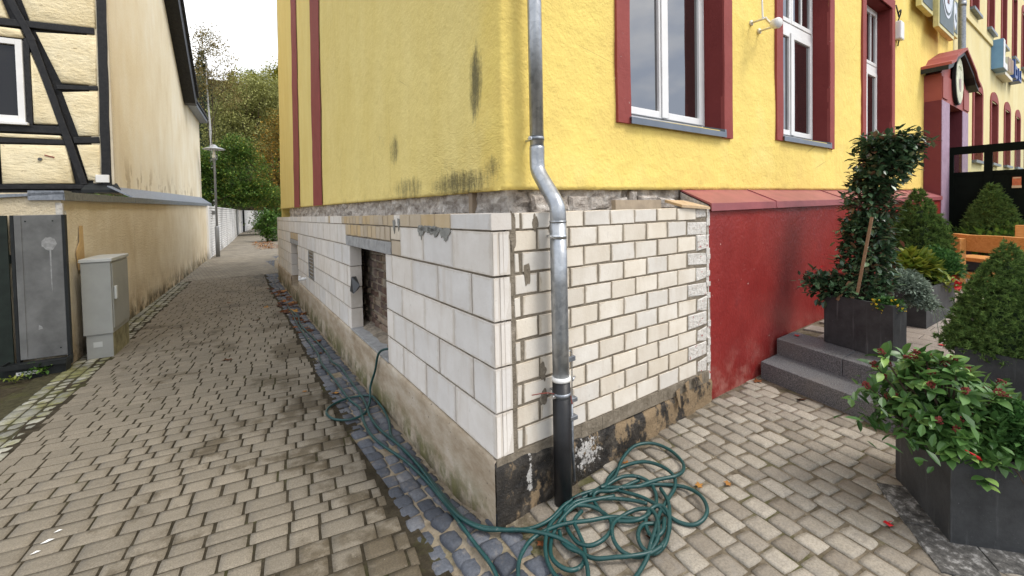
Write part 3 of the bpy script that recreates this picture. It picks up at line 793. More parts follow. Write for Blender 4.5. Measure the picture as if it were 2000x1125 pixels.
# alley pavers, laid in rows across the path
alley = sheet('alley_paving', fr(-4.6, 1.4, .1), fr(-1.6, 1.2, .05) + fr(1.4, 14.4, .2), lambda x, y: h(x, y) - .005, J_AL, None,
              lambda x, y: GIN(y) - .1 < x < EDGE(y) + .05, kind='structure')
st = []
ang = -.17; ca, sa = math.cos(ang), math.sin(ang)
b = -2.2
widths = [.105, .14, .14, .105, .165]
while b < 14.6:
    wrow = random.choice(widths); a = -6.0 + random.random() * .2
    while a < 2.6:
        l = random.choice([.125, .165, .165, .205, .245])
        xc = (a + l / 2) * ca - (b + wrow / 2) * sa; yc = (a + l / 2) * sa + (b + wrow / 2) * ca
        if -1.5 < yc < 14.2:
            lo = GIN(yc); hi = EDGE(yc) - .01
            aa, bb = xc - l / 2, xc + l / 2
            aa, bb = max(aa, lo), min(bb, hi)
            if bb - aa > .045:
                nx = (aa + bb) / 2; ll = round((bb - aa) / .02) * .02
                st.append((nx, yc, h(nx, yc) + random.uniform(-.0015, .0015), ll - random.choice([.008, .009, .011, .015]), wrow - .0095, .05, ang + random.uniform(-.006, .006), random.randrange(4), .03, .008, 4))
        a += l
    b += wrow
lay_field('alley', alley, [s_ for s_ in st if not (s_[0] < -3.2)], 300, (PAV, PAVS), (-.95, 1.3), 'paver')
sheet('far_alley_paving', fr(-4, 14, .5), fr(14, 90, .5), lambda x, y: h(x, y) - .003, FARP, None, lambda x, y: x < EDGE(y) + .3 + max(0, (y - 22) * .02), kind='structure')

# blue cobbles along the wall
cob = sheet('cobble_strip', fr(-.6, 2.6, .05), fr(-1.6, 1.2, .05) + fr(1.3, 22.4, .1), lambda x, y: h(x, y) - .017 + .005 * vnoise(x * 9, y * 9), J_CO, None,
            lambda x, y: EDGE(y) - .02 < x < max(wallx(y) if y > 0 else 0.0, EDGE(y) + .42) + .04 and not (y < 0 and x > .09), kind='structure')
st = []; y = -1.55
while y < 21.5:
    x0 = EDGE(y) + .012; x1 = (wallx(y) - .03) if 0 < y < 13 else x0 + (.45 if y < 0 else .37)
    if y > 12: x1 = max(x0 + .3, min(x1, x0 + .4))
    k = 4 if y < -.02 else 3; ws = [random.uniform(.8, 1.2) for _ in range(k)]; tot = sum(ws); x = x0; rl = random.uniform(.115, .145)
    for w_ in ws:
        w = (x1 - x0) * w_ / tot
        if random.random() < .97:
            px = x + w / 2 + random.uniform(-.006, .006); py = y + rl / 2 + random.uniform(-.018, .018)
            st.append((px, py, h(px, py) + random.uniform(-.006, .003), w - random.uniform(.003, .014), rl - random.uniform(.002, .012), .05, random.uniform(-.10, .10), random.randrange(9), .42, .06, 5))
        x += w
    y += rl
lay_field('cobbles', cob, st, 290, (COB, COBS), (-.2, .2), 'cobblestone')

# mossy gutter stones on the left
gut = sheet('gutter_strip', fr(-3.6, 0, .06), fr(1.0, 21, .25), lambda x, y: h(x, y) - .008, J_GU, None, lambda x, y: GIN(y) - .55 < x < GIN(y) + .03, kind='structure')
st = []
for row in range(3):
    y = 1.2 + .06 * row
    while y < 20.5:
        l = random.choice([.15, .17, .19, .13]); wd = .118
        px = GIN(y + l / 2) - .064 - row * .124
        st.append((px, y + l / 2, h(px, y) + random.uniform(-.006, .002), wd - .010, l - .010, .04, -.104 + random.uniform(-.02, .02), random.randrange(6), .22, .06, 3))
        y += l
lay_field('gutter', gut, st, 220, (GUT, GUTS), (-2.6, 3.5), 'gutter_stone')

# plaza setts: rows square to the facade
STEPX = lambda y, off=0.0: 2.955 + .305 * y + off         # front of the lowest step
plaza = sheet('plaza_paving', fr(.04, 6, .06), fr(-4, .12, .1), lambda x, y: h(x, y) - .010 + .004 * vnoise(x * 7, y * 7), J_PL, None,
              lambda x, y: x < STEPX(y) + .1 or y < -3.2, kind='structure')
st = []
dr = Vector((-.187, -.982, 0)); dx = Vector((.982, -.187, 0)); ang2 = math.atan2(dx.y, dx.x)
r_ = -12
b = -.62
while b < 4.2:
    wrow = random.uniform(.112, .124); a = -1.6 + random.random() * .2
    while a < 4.2:
        l = random.uniform(.128, .168); c = dx * (b + wrow / 2) + dr * (a + l / 2)
        if -4 < c.y < -.035 and c.x > .145 and (c.x < STEPX(c.y) - .06 or c.y < -3.3) and c.y > -3.9:
            st.append((c.x, c.y, h(c.x, c.y) + random.uniform(-.005, .003), wrow - random.uniform(.005, .013), l - random.uniform(.008, .020), .05, ang2 + random.uniform(-.03, .03), random.randrange(9), .15, .02, 5))
        a += l
    b += wrow
lay_field('plaza', plaza, st, 300, (SETT, SETTS), (1.0, -.6), 'sett')
DSLAB = N('dark_mottled_stone')
_c = DSLAB.ramp(DSLAB.noise(DSLAB.pos, 22, 6, .75), [(.35, (.035, .034, .032, 1)), (.52, (.10, .095, .088, 1)), (.66, (.34, .33, .315, 1))])
DSLAB = DSLAB.fin(_c, .8, DSLAB.bump(DSLAB.noise(DSLAB.pos, 30, 5, .7), .5, .01), 0, .25)
_a = Vector((1.60, -1.515, 0)); _d1 = (Vector((2.02, -1.215, 0)) - _a).normalized(); _d2 = Vector((_d1.y, -_d1.x, 0))
for (q0, q1, w0) in ((-.20, .10, 0), (.105, .42, 0)):                     # along the left foot
    m = MB(); P = [_a + _d1 * q0 - _d2 * .13, _a + _d1 * q1 - _d2 * .13, _a + _d1 * q1 + _d2 * .1, _a + _d1 * q0 + _d2 * .1]
    m.prism([Vector((p.x, p.y, h(p.x, p.y) - .02)) for p in P], Vector((0, 0, .026))); m.build('kerb_stone', DSLAB, plaza, bevel=.003)
for (q0, q1) in ((.105, .34), (.345, .62), (.625, .95)):                   # along the front foot
    m = MB(); P = [_a + _d2 * q0 - _d1 * .13, _a + _d2 * q1 - _d1 * .13, _a + _d2 * q1 + _d1 * .1, _a + _d2 * q0 + _d1 * .1]
    m.prism([Vector((p.x, p.y, h(p.x, p.y) - .02)) for p in P], Vector((0, 0, .026))); m.build('kerb_stone', DSLAB, plaza, bevel=.003)
m = MB()
for i in range(420):
    if random.random() < .5: p = Vector((random.uniform(.0, 2.3), -random.random() ** 2 * .10 - .016, 0))
    else:
        yy = random.uniform(-.1, 5); p = Vector((wallx(max(yy, 0)) - .022 - random.random() ** 2 * .06, yy, 0))
    s_ = .0015 + .006 * random.random() ** 3; z0 = h(p.x, p.y) - .012; k = 5
    m.add([p + Vector((s_ * math.cos(6.28 * q / k) * random.uniform(.6, 1.2), s_ * math.sin(6.28 * q / k) * random.uniform(.6, 1.2), z0)) for q in range(k)] + [p + Vector((0, 0, z0 + s_ * 1.5))], [(q, (q + 1) % k, k) for q in range(k)])
m.build('mortar_rubble', J_CO, None, kind='stuff')

# steps and terrace
TZ = .42
steps = empty('stone_steps', (2.6, -1.2, .1), 'two low dark granite steps rising to the terrace against the red wall', 'steps')
def slab(off0, off1, y0, y1, z0, z1):
    m = MB(); P = lambda y, o, z: Vector((STEPX(y, o), y, z))
    return m.box8([P(y0, off0, z0), P(y0, off1, z0), P(y1, off1, z0), P(y1, off0, z0), P(y0, off0, z1), P(y0, off1, z1), P(y1, off1, z1), P(y1, off0, z1)])
for (y0, y1) in ((-.03, -.95), (-.953, -1.95), (-1.953, -3.2)):
    slab(0, .36, y0, y1, .0, .268).build('step_slab', GRAN, steps, bevel=.006)
for (y0, y1) in ((-.03, -.62), (-.623, -1.55), (-1.553, -3.2)):
    slab(.325, .72, y0, y1, .05, TZ).build('step_slab', GRAN, steps, bevel=.006)
terr = sheet('terrace', fr(2.2, 16, .2), fr(-5.2, .2, .2), lambda x, y: TZ - .02, J_PL, None, lambda x, y: x > STEPX(y, .75), kind='structure')
k = 0
xx = 3.0
rows = 0
while xx < 9.6:
    yy = -.04 - (rows % 2) * .2
    while yy > -3.4:
        if xx > STEPX(yy - .2, .72) + .02:
            piece_o = piece_mesh('tile', .205, .405, .03, .004, random.randrange(3), .001)
            o = bpy.data.objects.new('tile', piece_o); COL.objects.link(o)
            if not piece_o.materials: piece_o.materials.append(TILE)
            o.parent = terr; o.location = (xx + .105, yy - .205, TZ); o.rotation_euler = (-math.pi / 2, 0, 0)
            k += 1
        yy -= .412
    xx += .212; rows += 1

# ------------------------------------------------------------------ yellow house
house = empty('yellow_house', (0, 0, 0), 'yellow rendered corner house with red window surrounds on unfinished white block base', 'house')
ZS = -.008                                           # the block courses fall slightly up the alley
def zL(Y, z): return z + ZS * Y
O1 = (1.92, 3.33); O2 = (8.03, 9.18)
def Lframe(Y):
    p = Lpt(Y, 0, 0); q = Lpt(Y + .01, 0, 0); d = (q - p).normalized()
    return Frame(p - d * Y, d, Vector((-d.y, d.x, 0)))
def Lbox(m, Y0, Y1, d0, d1, z0, z1):
    n = max(1, int((Y1 - Y0) / (.3 if Y1 > 12 else 99)) + 1)
    for i in range(n):
        a, b = Y0 + (Y1 - Y0) * i / n, Y0 + (Y1 - Y0) * (i + 1) / n
        m.box8([Lpt(a, d0, zL(a, z0)), Lpt(b, d0, zL(b, z0)), Lpt(b, d1, zL(b, z0)), Lpt(a, d1, zL(a, z0)),
                Lpt(a, d0, zL(a, z1)), Lpt(b, d0, zL(b, z1)), Lpt(b, d1, zL(b, z1)), Lpt(a, d1, zL(a, z1))])
def Lpiece(name, Y0, Y1, z0, z1, mat, gap=.005, bed=.010, dp=.13, d=0.0, jit=.0012, ch=.003):
    w = Y1 - Y0 - gap; hh = z1 - z0 - bed
    if w < .015: return None
    c = (Y0 + Y1) / 2; f = Lframe(c)
    o = piece(name, f, c, zL(c, (z0 + z1) / 2), w, hh, dp, mat, house, ch=ch, d=d + random.uniform(-.0015, .0015), jit=jit)
    o.rotation_euler.y = math.atan(ZS) * 1.0
    return o
def minus(segs, a, b):
    out = []
    for s0, s1 in segs:
        if b <= s0 or a >= s1: out.append((s0, s1)); continue
        if s0 < a: out.append((s0, a))
        if s1 > b: out.append((b, s1))
    return out
YEND = 24.0
def joints(off, end, l=.5): 
    j = [0.0] if off > 0 else []
    y = off
    while y < end: j.append(y); y += l
    j.append(end); return j
VENT = (6.0, 6.58)
for i in range(5):
    z0 = .37 + .25 * i; z1 = z0 + .25
    js = joints(.246 if i in (1, 3) else 0.0, YEND)
    segs = list(zip(js, js[1:]))
    if i <= 3: segs = minus(segs, *O1)
    if i <= 2: segs = minus(segs, *O2)
    if i in (1, 2): segs = minus(segs, *VENT)
    if i == 3: segs = minus(segs, 7.93, 9.30)
    if i == 4: segs = minus(segs, 1.5, 3.51)
    for a, b in segs:
        if b - a > .5 and random.random() < .5: segs2 = [(a, b)]
        o = Lpiece('block', a, b, z0, z1, BLOCK, gap=.005 if random.random() < .72 else .020, bed=random.uniform(.010, .014) if a < 3 else .010, dp=.115 if a < .01 else .132)
        if a < .01 and o:                                # tongue-and-groove end of the corner block, seen on the front
            m = MB()
            for (x0, x1, dd) in ((.004, .030, .004), (.047, .068, .005), (.073, .110, .003)):
                m.box(FR, x0, x1, 0, dd, z0 + .007, z1 - .007)
            m.build('block_rib', BLOCK, house)
# thin band above: cut blocks, tan heads
for a, b, mt in ([(0, .52, BLOCK), (.52, .77, TAN), (.77, 1.03, TAN), (1.03, 1.27, TAN), (1.27, 1.5, TAN), (1.5, 1.66, BLOCK), (1.66, 1.83, TAN)]):
    Lpiece('block' if mt is BLOCK else 'brick', a, b, 1.62, 1.72, mt, gap=.007, bed=.006)
y = 1.83
while y < 3.62: Lpiece('brick', y, y + .146, 1.62, 1.72, TAN, gap=.019, bed=.010, jit=.004); y += .146
while y < YEND:
    l = random.choice([.12, .25, .25, .37, .5]) if y < 5 else random.choice([.37, .5]); Lpiece('block', y, min(y + l, YEND), 1.62, 1.72, BLOCK if random.random() < .9 else TAN, bed=.005); y += l
y = 1.78
while y < 3.42: Lpiece('brick', y, y + .146, 1.485, 1.62, TAN, gap=.019, bed=.014, jit=.004); y += .146
Lpiece('brick', 1.50, 1.755, 1.50, 1.62, BRICK, gap=.01); Lpiece('brick', 1.50, 1.745, 1.37, 1.50, TAN, gap=.014)
y = 7.95
while y < 9.25: Lpiece('brick', y, y + .146, 1.225, 1.37, TAN, gap=.01); y += .146
m = MB(); Lbox(m, 1.765, 3.505, -.15, .003, 1.368, 1.478); m.build('lintel', LINTEL, house, bevel=.004)
m = MB(); Lbox(m, 7.93, 9.30, -.15, .003, 1.125, 1.218); m.build('lintel', LINTEL, house, bevel=.004)
# mortar core behind the blocks
m = MB()
for a, b, z0, z1 in ((.03, O1[0] - .03, .36, 1.62), (O1[1] + .03, O2[0] - .03, .36, 1.62), (O2[1] + .03, YEND, .36, 1.62), (O1[0] - .03, O1[1] + .03, 1.38, 1.62), (O2[0] - .03, O2[1] + .03, 1.13, 1.62), (.03, YEND, 1.62, 1.712)):
    Lbox(m, a, b, -.115, -.009, z0, z1)
m.build('mortar_bed', MORTAR, house)
# smeared mortar near the corner
m = MB()
for (cy_, z0, ln, dz) in ((.60, 1.60, .17, .07), (.78, 1.605, .22, .05), (1.02, 1.60, .13, .075), (1.52, 1.66, .05, .09), (1.64, 1.65, .06, .10), (.9, 1.612, .35, .03)):
    k = 16; top = [(cy_ - ln / 2 + ln * i / k, z0 + .012 + random.uniform(0, .018)) for i in range(k + 1)]
    bot = [(cy_ - ln / 2 + ln * i / k, z0 - dz * random.uniform(.3, 1.0) * math.sin(math.pi * (i + .5) / (k + 1))) for i in range(k + 1)]
    m = MB(); m.prism([Lpt(a, .0028, zL(a, z)) for a, z in top] + [Lpt(a, .0028, zL(a, z)) for a, z in bot[::-1]], LN * .004); m.build('mortar_smear', SMEAR, house)

# concrete plinth along the alley
def Lgrid(name, Ys, zs, dfun, mat, parent, zfun=None, **kw):
    vs = []; fs = []
    for Y in Ys:
        for z in zs:
            zz = zfun(Y, z) if zfun else zL(Y, z); vs.append(Lpt(Y, dfun(Y, z), zz))
    n = len(zs)
    for i in range(len(Ys) - 1):
        for j in range(n - 1): fs.append((i * n + j, i * n + j + 1, (i + 1) * n + j + 1, (i + 1) * n + j))
    m = MB(); m.v = vs; m.f = fs; return m.build(name, mat, parent, True, **kw)
zs_ = [-.35, -.2, -.1, 0, .08, .16, .24, .31, .352, .366, .368]
def pd(Y, z):
    base = .012 + .006 * vnoise(Y * 2.3, z * 5, 1) + .004 * vnoise(Y * 11, z * 11, 4)
    return -.06 if z == .368 else (base - .012 if z == .366 else base)
Lgrid('plinth', fr(0, 8.0, .05) + [8.03], zs_, pd, CONC, house)
Lgrid('plinth', [9.18] + fr(9.25, YEND, .15), zs_, pd, CONC, house)
m = MB(); Lbox(m, 8.03, 9.18, -.4, .012, -.4, .14); Lbox(m, 9.165, 9.18, -.4, .0, .1, .366); Lbox(m, 8.03, 8.04, -.4, 0, .1, .366); m.build('plinth_sill', CONC, house)
# openings: dark core, old masonry, sill slab
m = MB(); Lbox(m, O1[0] - .6, O1[1] + .9, -.62, -.5, .2, 1.7); Lbox(m, O2[0] - .5, O2[1] + 1.2, -.7, -.6, 0, 1.5); Lbox(m, O2[0], O2[1], -.42, -.36, 0, 1.2)
m.build('old_wall', OLDM, house)
m = MB(); Lbox(m, O1[0] - .05, O1[1] + .9, -.5, -.262, .2, 1.7); m.build('old_mortar', OLDM, house)
zz = .40; row = 0
while zz < 1.42:
    yy = O1[0] - .04 - (row % 2) * .12; hh = random.uniform(.078, .098)
    while yy < O1[1] + .75:
        l = random.uniform(.13, .25)
        if random.random() < .94:
            o = Lpiece('old_brick', yy, yy + l, zz, zz + hh, OLDB, gap=random.uniform(.02, .045), bed=random.uniform(.016, .03), dp=.06, d=-.242 + random.uniform(-.008, .018), jit=.009, ch=.009)
        yy += l
    zz += hh; row += 1
m = MB()
k = 24; poly = []
for i in range(k + 1):
    yy = O1[0] - .0 + (O1[1] - O1[0] + .3) * i / k; poly.append((yy, .405 + .03 * abs(vnoise(yy * 5, 2.2, .3))))
vs = []
for yy, z in poly:
    for dd, f in ((-.27, 1.3), (-.21, 1.0), (-.15, .6), (-.10, .1)): vs.append(Lpt(yy, dd + .02 * vnoise(yy * 7, dd * 9), zL(yy, .385 + (z - .385) * f + .012 * vnoise(yy * 15, dd * 30))))
m.v = vs; m.f = [(i * 4 + j, i * 4 + j + 1, i * 4 + j + 5, i * 4 + j + 4) for i in range(k) for j in range(3)]
m.build('rubble_fill', OLDM, house, True)
m = MB(); Lbox(m, O1[0] - .01, O1[1] + .01, -.34, .008, .372, .392); m.build('sill_slab', LINTEL, house, bevel=.003)
# vent grille
m = MB(); Lbox(m, VENT[0] + .005, VENT[1] - .005, -.09, -.08, .625, 1.115); v_ = m.build('vent_grille', DARKM, house)
m = MB()
for a, b, z0, z1 in ((6.005, 6.04, .625, 1.115), (6.54, 6.575, .625, 1.115), (6.04, 6.54, .625, .65), (6.04, 6.54, 1.09, 1.115)): Lbox(m, a, b, -.07, .004, z0, z1)
m.build('frame', ZINC, v_)
for i in range(7):
    z = .665 + i * .062; m = MB(); a, b = 6.04, 6.54
    m.box8([Lpt(a, -.07, zL(a, z + .028)), Lpt(b, -.07, zL(b, z + .028)), Lpt(b, .0, zL(b, z)), Lpt(a, .0, zL(a, z)), Lpt(a, -.07, zL(a, z + .034)), Lpt(b, -.07, zL(b, z + .034)), Lpt(b, 0, zL(b, z + .006)), Lpt(a, 0, zL(a, z + .006))])
    m.build('louvre', ZINC, v_)

# small bricks on the front
X0 = .6925; XE = 2.10
for r_ in range(11):
    z0 = .37 + .125 * r_; z1 = z0 + .125 if r_ < 10 else 1.72
    odd = (10 - r_) % 2 == 0
    js = [.140] + [x for x in [X0 + .25 * k - (0 if odd else .125) for k in range(-3, 8)] if .17 < x < 2.05]
    js = [j for j in js] + [XE]
    for a, b in zip(js, js[1:]):
        near = a < .75
        mt = STUB if b >= XE - .001 else BRICK
        g = random.uniform(.010, .015) if a > .3 else random.uniform(.014, .03)
        bd = .011 if a > .3 else .015
        w = b - a - g
        if w < .02: continue
        o = piece('brick', FR, (a + b) / 2 + random.uniform(-.002, .002), (z0 + z1) / 2 + random.uniform(-.001, .001), w, z1 - z0 - (bd if r_ < 10 else .008), .1, mt, house,
                  ch=.0032 if mt is BRICK else .010, d=random.uniform(-.002, .002), jit=.0038 if mt is BRICK else .011, ang=random.uniform(-.006, .006), tilt=random.uniform(-.006, .006))
m = MB(); m.box(FR, .10, XE + .02, -.12, -.0055, .30, 1.712); m.build('mortar_bed', MORTAR, house)
# mortar strip beside the corner block and slopped under the first course
m = MB()
zz = .33
while zz < 1.70:
    hh = random.uniform(.02, .05); a = .113 + random.uniform(-.004, .003); b = .139 + random.uniform(-.006, .012)
    m.box(FR, a, b, -.02, random.uniform(-.004, .003), zz, min(zz + hh, 1.71)); zz += hh
x = .0
while x < 2.1:
    l = random.uniform(.03, .09); tz = .371 + random.uniform(-.003, .003)
    m.box(FR, x, min(x + l, 2.11), -.03, random.uniform(.002, .005), .28, tz); x += l
m.build('mortar_joint', MORTAR, house, bevel=.002)
# wet mortar splashes
m = MB()
for (cx_, cz_, rx, rz) in ((.30, 1.655, .022, .05), (.46, 1.61, .05, .065), (.445, 1.53, .025, .09), (.235, 1.375, .018, .08), (.14, 1.62, .02, .12), (.335, .62, .03, .05), (.34, .78, .025, .06)):
    k = 26; rq = [1 + .55 * vnoise(cx_ * 40 + 1.2 * math.cos(6.283 * i / k), cz_ * 30 + 1.2 * math.sin(6.283 * i / k), 3) + random.uniform(-.08, .08) for i in range(k)]; m = MB(); m.prism([FR.pt(cx_ + rx * math.cos(2 * math.pi * i / k) * rq[i], .0022, cz_ + rz * math.sin(2 * math.pi * i / k) * rq[i]) for i in range(k)], Vector((0, .003, 0))); m.build('mortar_smear', MORTAR, house)
# black bitumen plinth on the front
xsb = [-.012] + fr(.01, 2.13, .03); vs = []; fs = []
zz = [-.15, -.05, .02, .06, .10, .14, .18, .22, .26, .30, .335]
for x in xsb:
    top = .353 - .085 * smooth(x / 1.15) + .035 * smooth((x - 1.3) / .8) + .008 * vnoise(x * 14, .5)
    for j, z in enumerate(zz):
        t = (z - zz[0]) / (zz[-1] - zz[0]); zr = zz[0] + (top - zz[0]) * t
        vs.append(FR.pt(x, .012 + .010 * vnoise(x * 4, zr * 7, 3) + .008 * vnoise(x * 17, zr * 17, 7) - (.02 if j == len(zz) - 1 else 0), zr))
n = len(zz)
for i in range(len(xsb) - 1):
    for j in range(n - 1): fs.append((i * n + j, (i + 1) * n + j, (i + 1) * n + j + 1, i * n + j + 1))
m = MB(); m.v = vs; m.f = fs; m.build('bitumen_plinth', BLACK, house, True)
# flap of loose bitumen sheet
for (xa, za, hh) in ((1.62, .33, .14), (1.74, .36, .10), (1.86, .37, .08), (1.92, .37, .06)):
    m = MB(); m.prism([FR.pt(xa, .02, za), FR.pt(xa + .05, .018, za + .01), FR.pt(xa + .045, .03, za - hh), FR.pt(xa + .015, .036, za - hh * .8)], Vector((0, -.004, 0))); m.build('bitumen_flap', BLACK, house)

# rubble band between block base and render
vs = []; fs = []; zz = fr(1.60, 1.90, .03)
path = [(Y, None) for Y in fr(.3, 14, .06)][::-1]
P_ = [Lpt(Y, -.30, 0) for Y in fr(.31, 11.9, .06)][::-1] + [Vector((x, .30, 0)) for x in fr(.34, 2.2, .05)]
nn = len(zz)
for i, p in enumerate(P_):
    nrm = LN if i < len(P_) - 38 else Vector((0, -1, 0))
    for z in zz:
        vs.append(p + nrm * (.045 * vnoise(p.x * 6 + p.y * 6, z * 9, 2) + .02 * vnoise(p.x * 21 + p.y * 21, z * 24, 5)) + Vector((0, 0, z)))
for i in range(len(P_) - 1):
    for j in range(nn - 1): fs.append((i * nn + j, (i + 1) * nn + j, (i + 1) * nn + j + 1, i * nn + j + 1))
m = MB(); m.v = vs; m.f = fs; m.build('rubble_wall', RUBBLE, house, False)
x = .5
while x < 2.0:
    l = random.uniform(.10, .24); hh = random.uniform(.09, .16)
    o = piece('rubble_stone', FR, x + l / 2, 1.70 + hh / 2 + random.uniform(-.02, .02), l, hh, .1, RUBBLE, house, ch=.02, d=-.255 + random.uniform(-.03, .01), jit=.018, nv=5)
    x += l + random.uniform(.0, .04)
m = MB(); Lbox(m, .2, 11.9, -.24, -.116, 1.66, 1.70); m.box(FR, .14, 2.1, -.24, -.121, 1.64, 1.69); m.build('rubble_fill', RUBBLE, house)

# yellow render: one sheet that turns the corner
WINS = [(1.45, 2.81, 2.42, 4.78), (4.06, 5.41, 2.46, 4.80), (6.80, 8.05, 2.50, 4.83)]
ZB = 1.855; ZT = 9.0
XEND = 12.62
s_list = []                                          # (point, normal, kind, coordinate)
rc = .05
for Y in [14.0 - .2 * i for i in range(40)] + [6.0 - .06 * i for i in range(96)]:
    if Y > .33: s_list.append(('L', Y))
corner = Vector((.264, .25, 0))
for i in range(7): s_list.append(('C', i / 6))
Xs = sorted(set([round(v, 3) for v in fr(.36, 3.0, .06) + fr(3.0, XEND, .12) + [XEND] + [w for q in WINS for w in q[:2]]]))
Xs = [x for i, x in enumerate(Xs) if True]
zl = sorted(set([round(v, 3) for v in [ZB] + fr(ZB + .03, 3.2, .05) + fr(3.3, 9.0, .2) + [ZT] + [w for q in WINS for w in q[2:]]]))
for x in Xs: s_list.append(('R', x))
def ypt(k, c, z):
    lift = .012 * vnoise(c * 1.3, z * 1.3, 9) + .005 * vnoise(c * 5, z * 5, 2)
    if k == 'L':
        amp = 1 + 1.4 * smooth((1.6 - c) / 1.2) * smooth((2.6 - z) / .6)
        Yw = c * (1 - .011 * (z - ZB)); return Lpt2(Yw, -.25) + LN * lift * amp + Vector((0, 0, z + .0012 * c))
    if k == 'R': return Vector((c, .25 - lift, z + .008 * c))
    a0 = math.atan2(LN.y, LN.x); a0 = a0 if a0 > 0 else a0 + 2 * math.pi; a1 = 1.5 * math.pi
    a = a0 + (a1 - a0) * c; cc = corner + Vector((.05, .05, 0)) * 1.0
    return cc + Vector((math.cos(a), math.sin(a), 0)) * (.05 + lift) + Vector((0, 0, z))
def Lpt2(Y, d): return LD * Y + LN * d
vs = []; fs = []; nz = len(zl)
for k, c in s_list:
    for j, z in enumerate(zl):
        zz_ = z + (.006 * vnoise(c * 9, 3.3, 1) if j == 0 else 0); vs.append(ypt(k, c, zz_))
inw = lambda x0, x1, z0, z1: any(q[0] - .001 <= x0 and x1 <= q[1] + .001 and q[2] - .001 <= z0 and z1 <= q[3] + .001 for q in WINS)
for i in range(len(s_list) - 1):
    for j in range(nz - 1):
        if s_list[i][0] == 'R' and s_list[i + 1][0] == 'R' and inw(s_list[i][1], s_list[i + 1][1], zl[j], zl[j + 1]): continue
        fs.append((i * nz + j, (i + 1) * nz + j, (i + 1) * nz + j + 1, i * nz + j + 1))
b0 = len(vs)                                         # underside of the render
for i, (k, c) in enumerate(s_list): vs.append(ypt(k, c, ZB) + (LN if k == 'L' else Vector((0, -1, 0))) * -.05)
for i in range(len(s_list) - 1): fs.append((i * nz, b0 + i, b0 + i + 1, (i + 1) * nz))
m = MB(); m.v = vs; m.f = fs; m.build('rendered_wall', Y_, house, True)
m = MB(); m.box(FR, .3, XEND, -.75, -.70, 1.7, 9.0); m.build('room_wall', OLDB, house)
p0 = Lpt2(14, -.25); m = MB(); m.prism([p0, p0 - LN * 5, p0 - LN * 5 + Vector((0, 0, 9)), Lpt2(14 * .92, -.25) + Vector((0, 0, 9))], LD * -.1); m.build('end_wall', Y_, house)
m = MB(); m.prism([Lpt2(13.0, -.25) + Vector((0, 0, 9)), Vector((.3, .3, 9)), Vector((XEND, .3, 9)), Vector((XEND, 9, 9)), Vector((4, 13, 9))], Vector((0, 0, .2))); m.build('roof', DARKM, house)
# red stripes painted on the alley face
for (y0, y1) in ((9.38, 10.38), (6.42, 7.42)):
    vs = []; fs = []; zz = fr(ZB + .004, 8.9, .25)
    for z in zz:
        for Y in (y0, y1):
            e = .012 * vnoise(z * 3, Y); c = Y + e; lift = .012 * vnoise(c * 1.3, z * 1.3, 9) + .005 * vnoise(c * 5, z * 5, 2)
            vs.append(Lpt2(c * (1 - .011 * (z - ZB)), -.25) + LN * (lift + .016) + Vector((0, 0, z + .0012 * c)))
    for i in range(len(zz) - 1): fs.append((2 * i, 2 * i + 2, 2 * i + 3, 2 * i + 1))
    m = MB(); m.v = vs; m.f = fs; m.build('painted_stripe', RED, house)

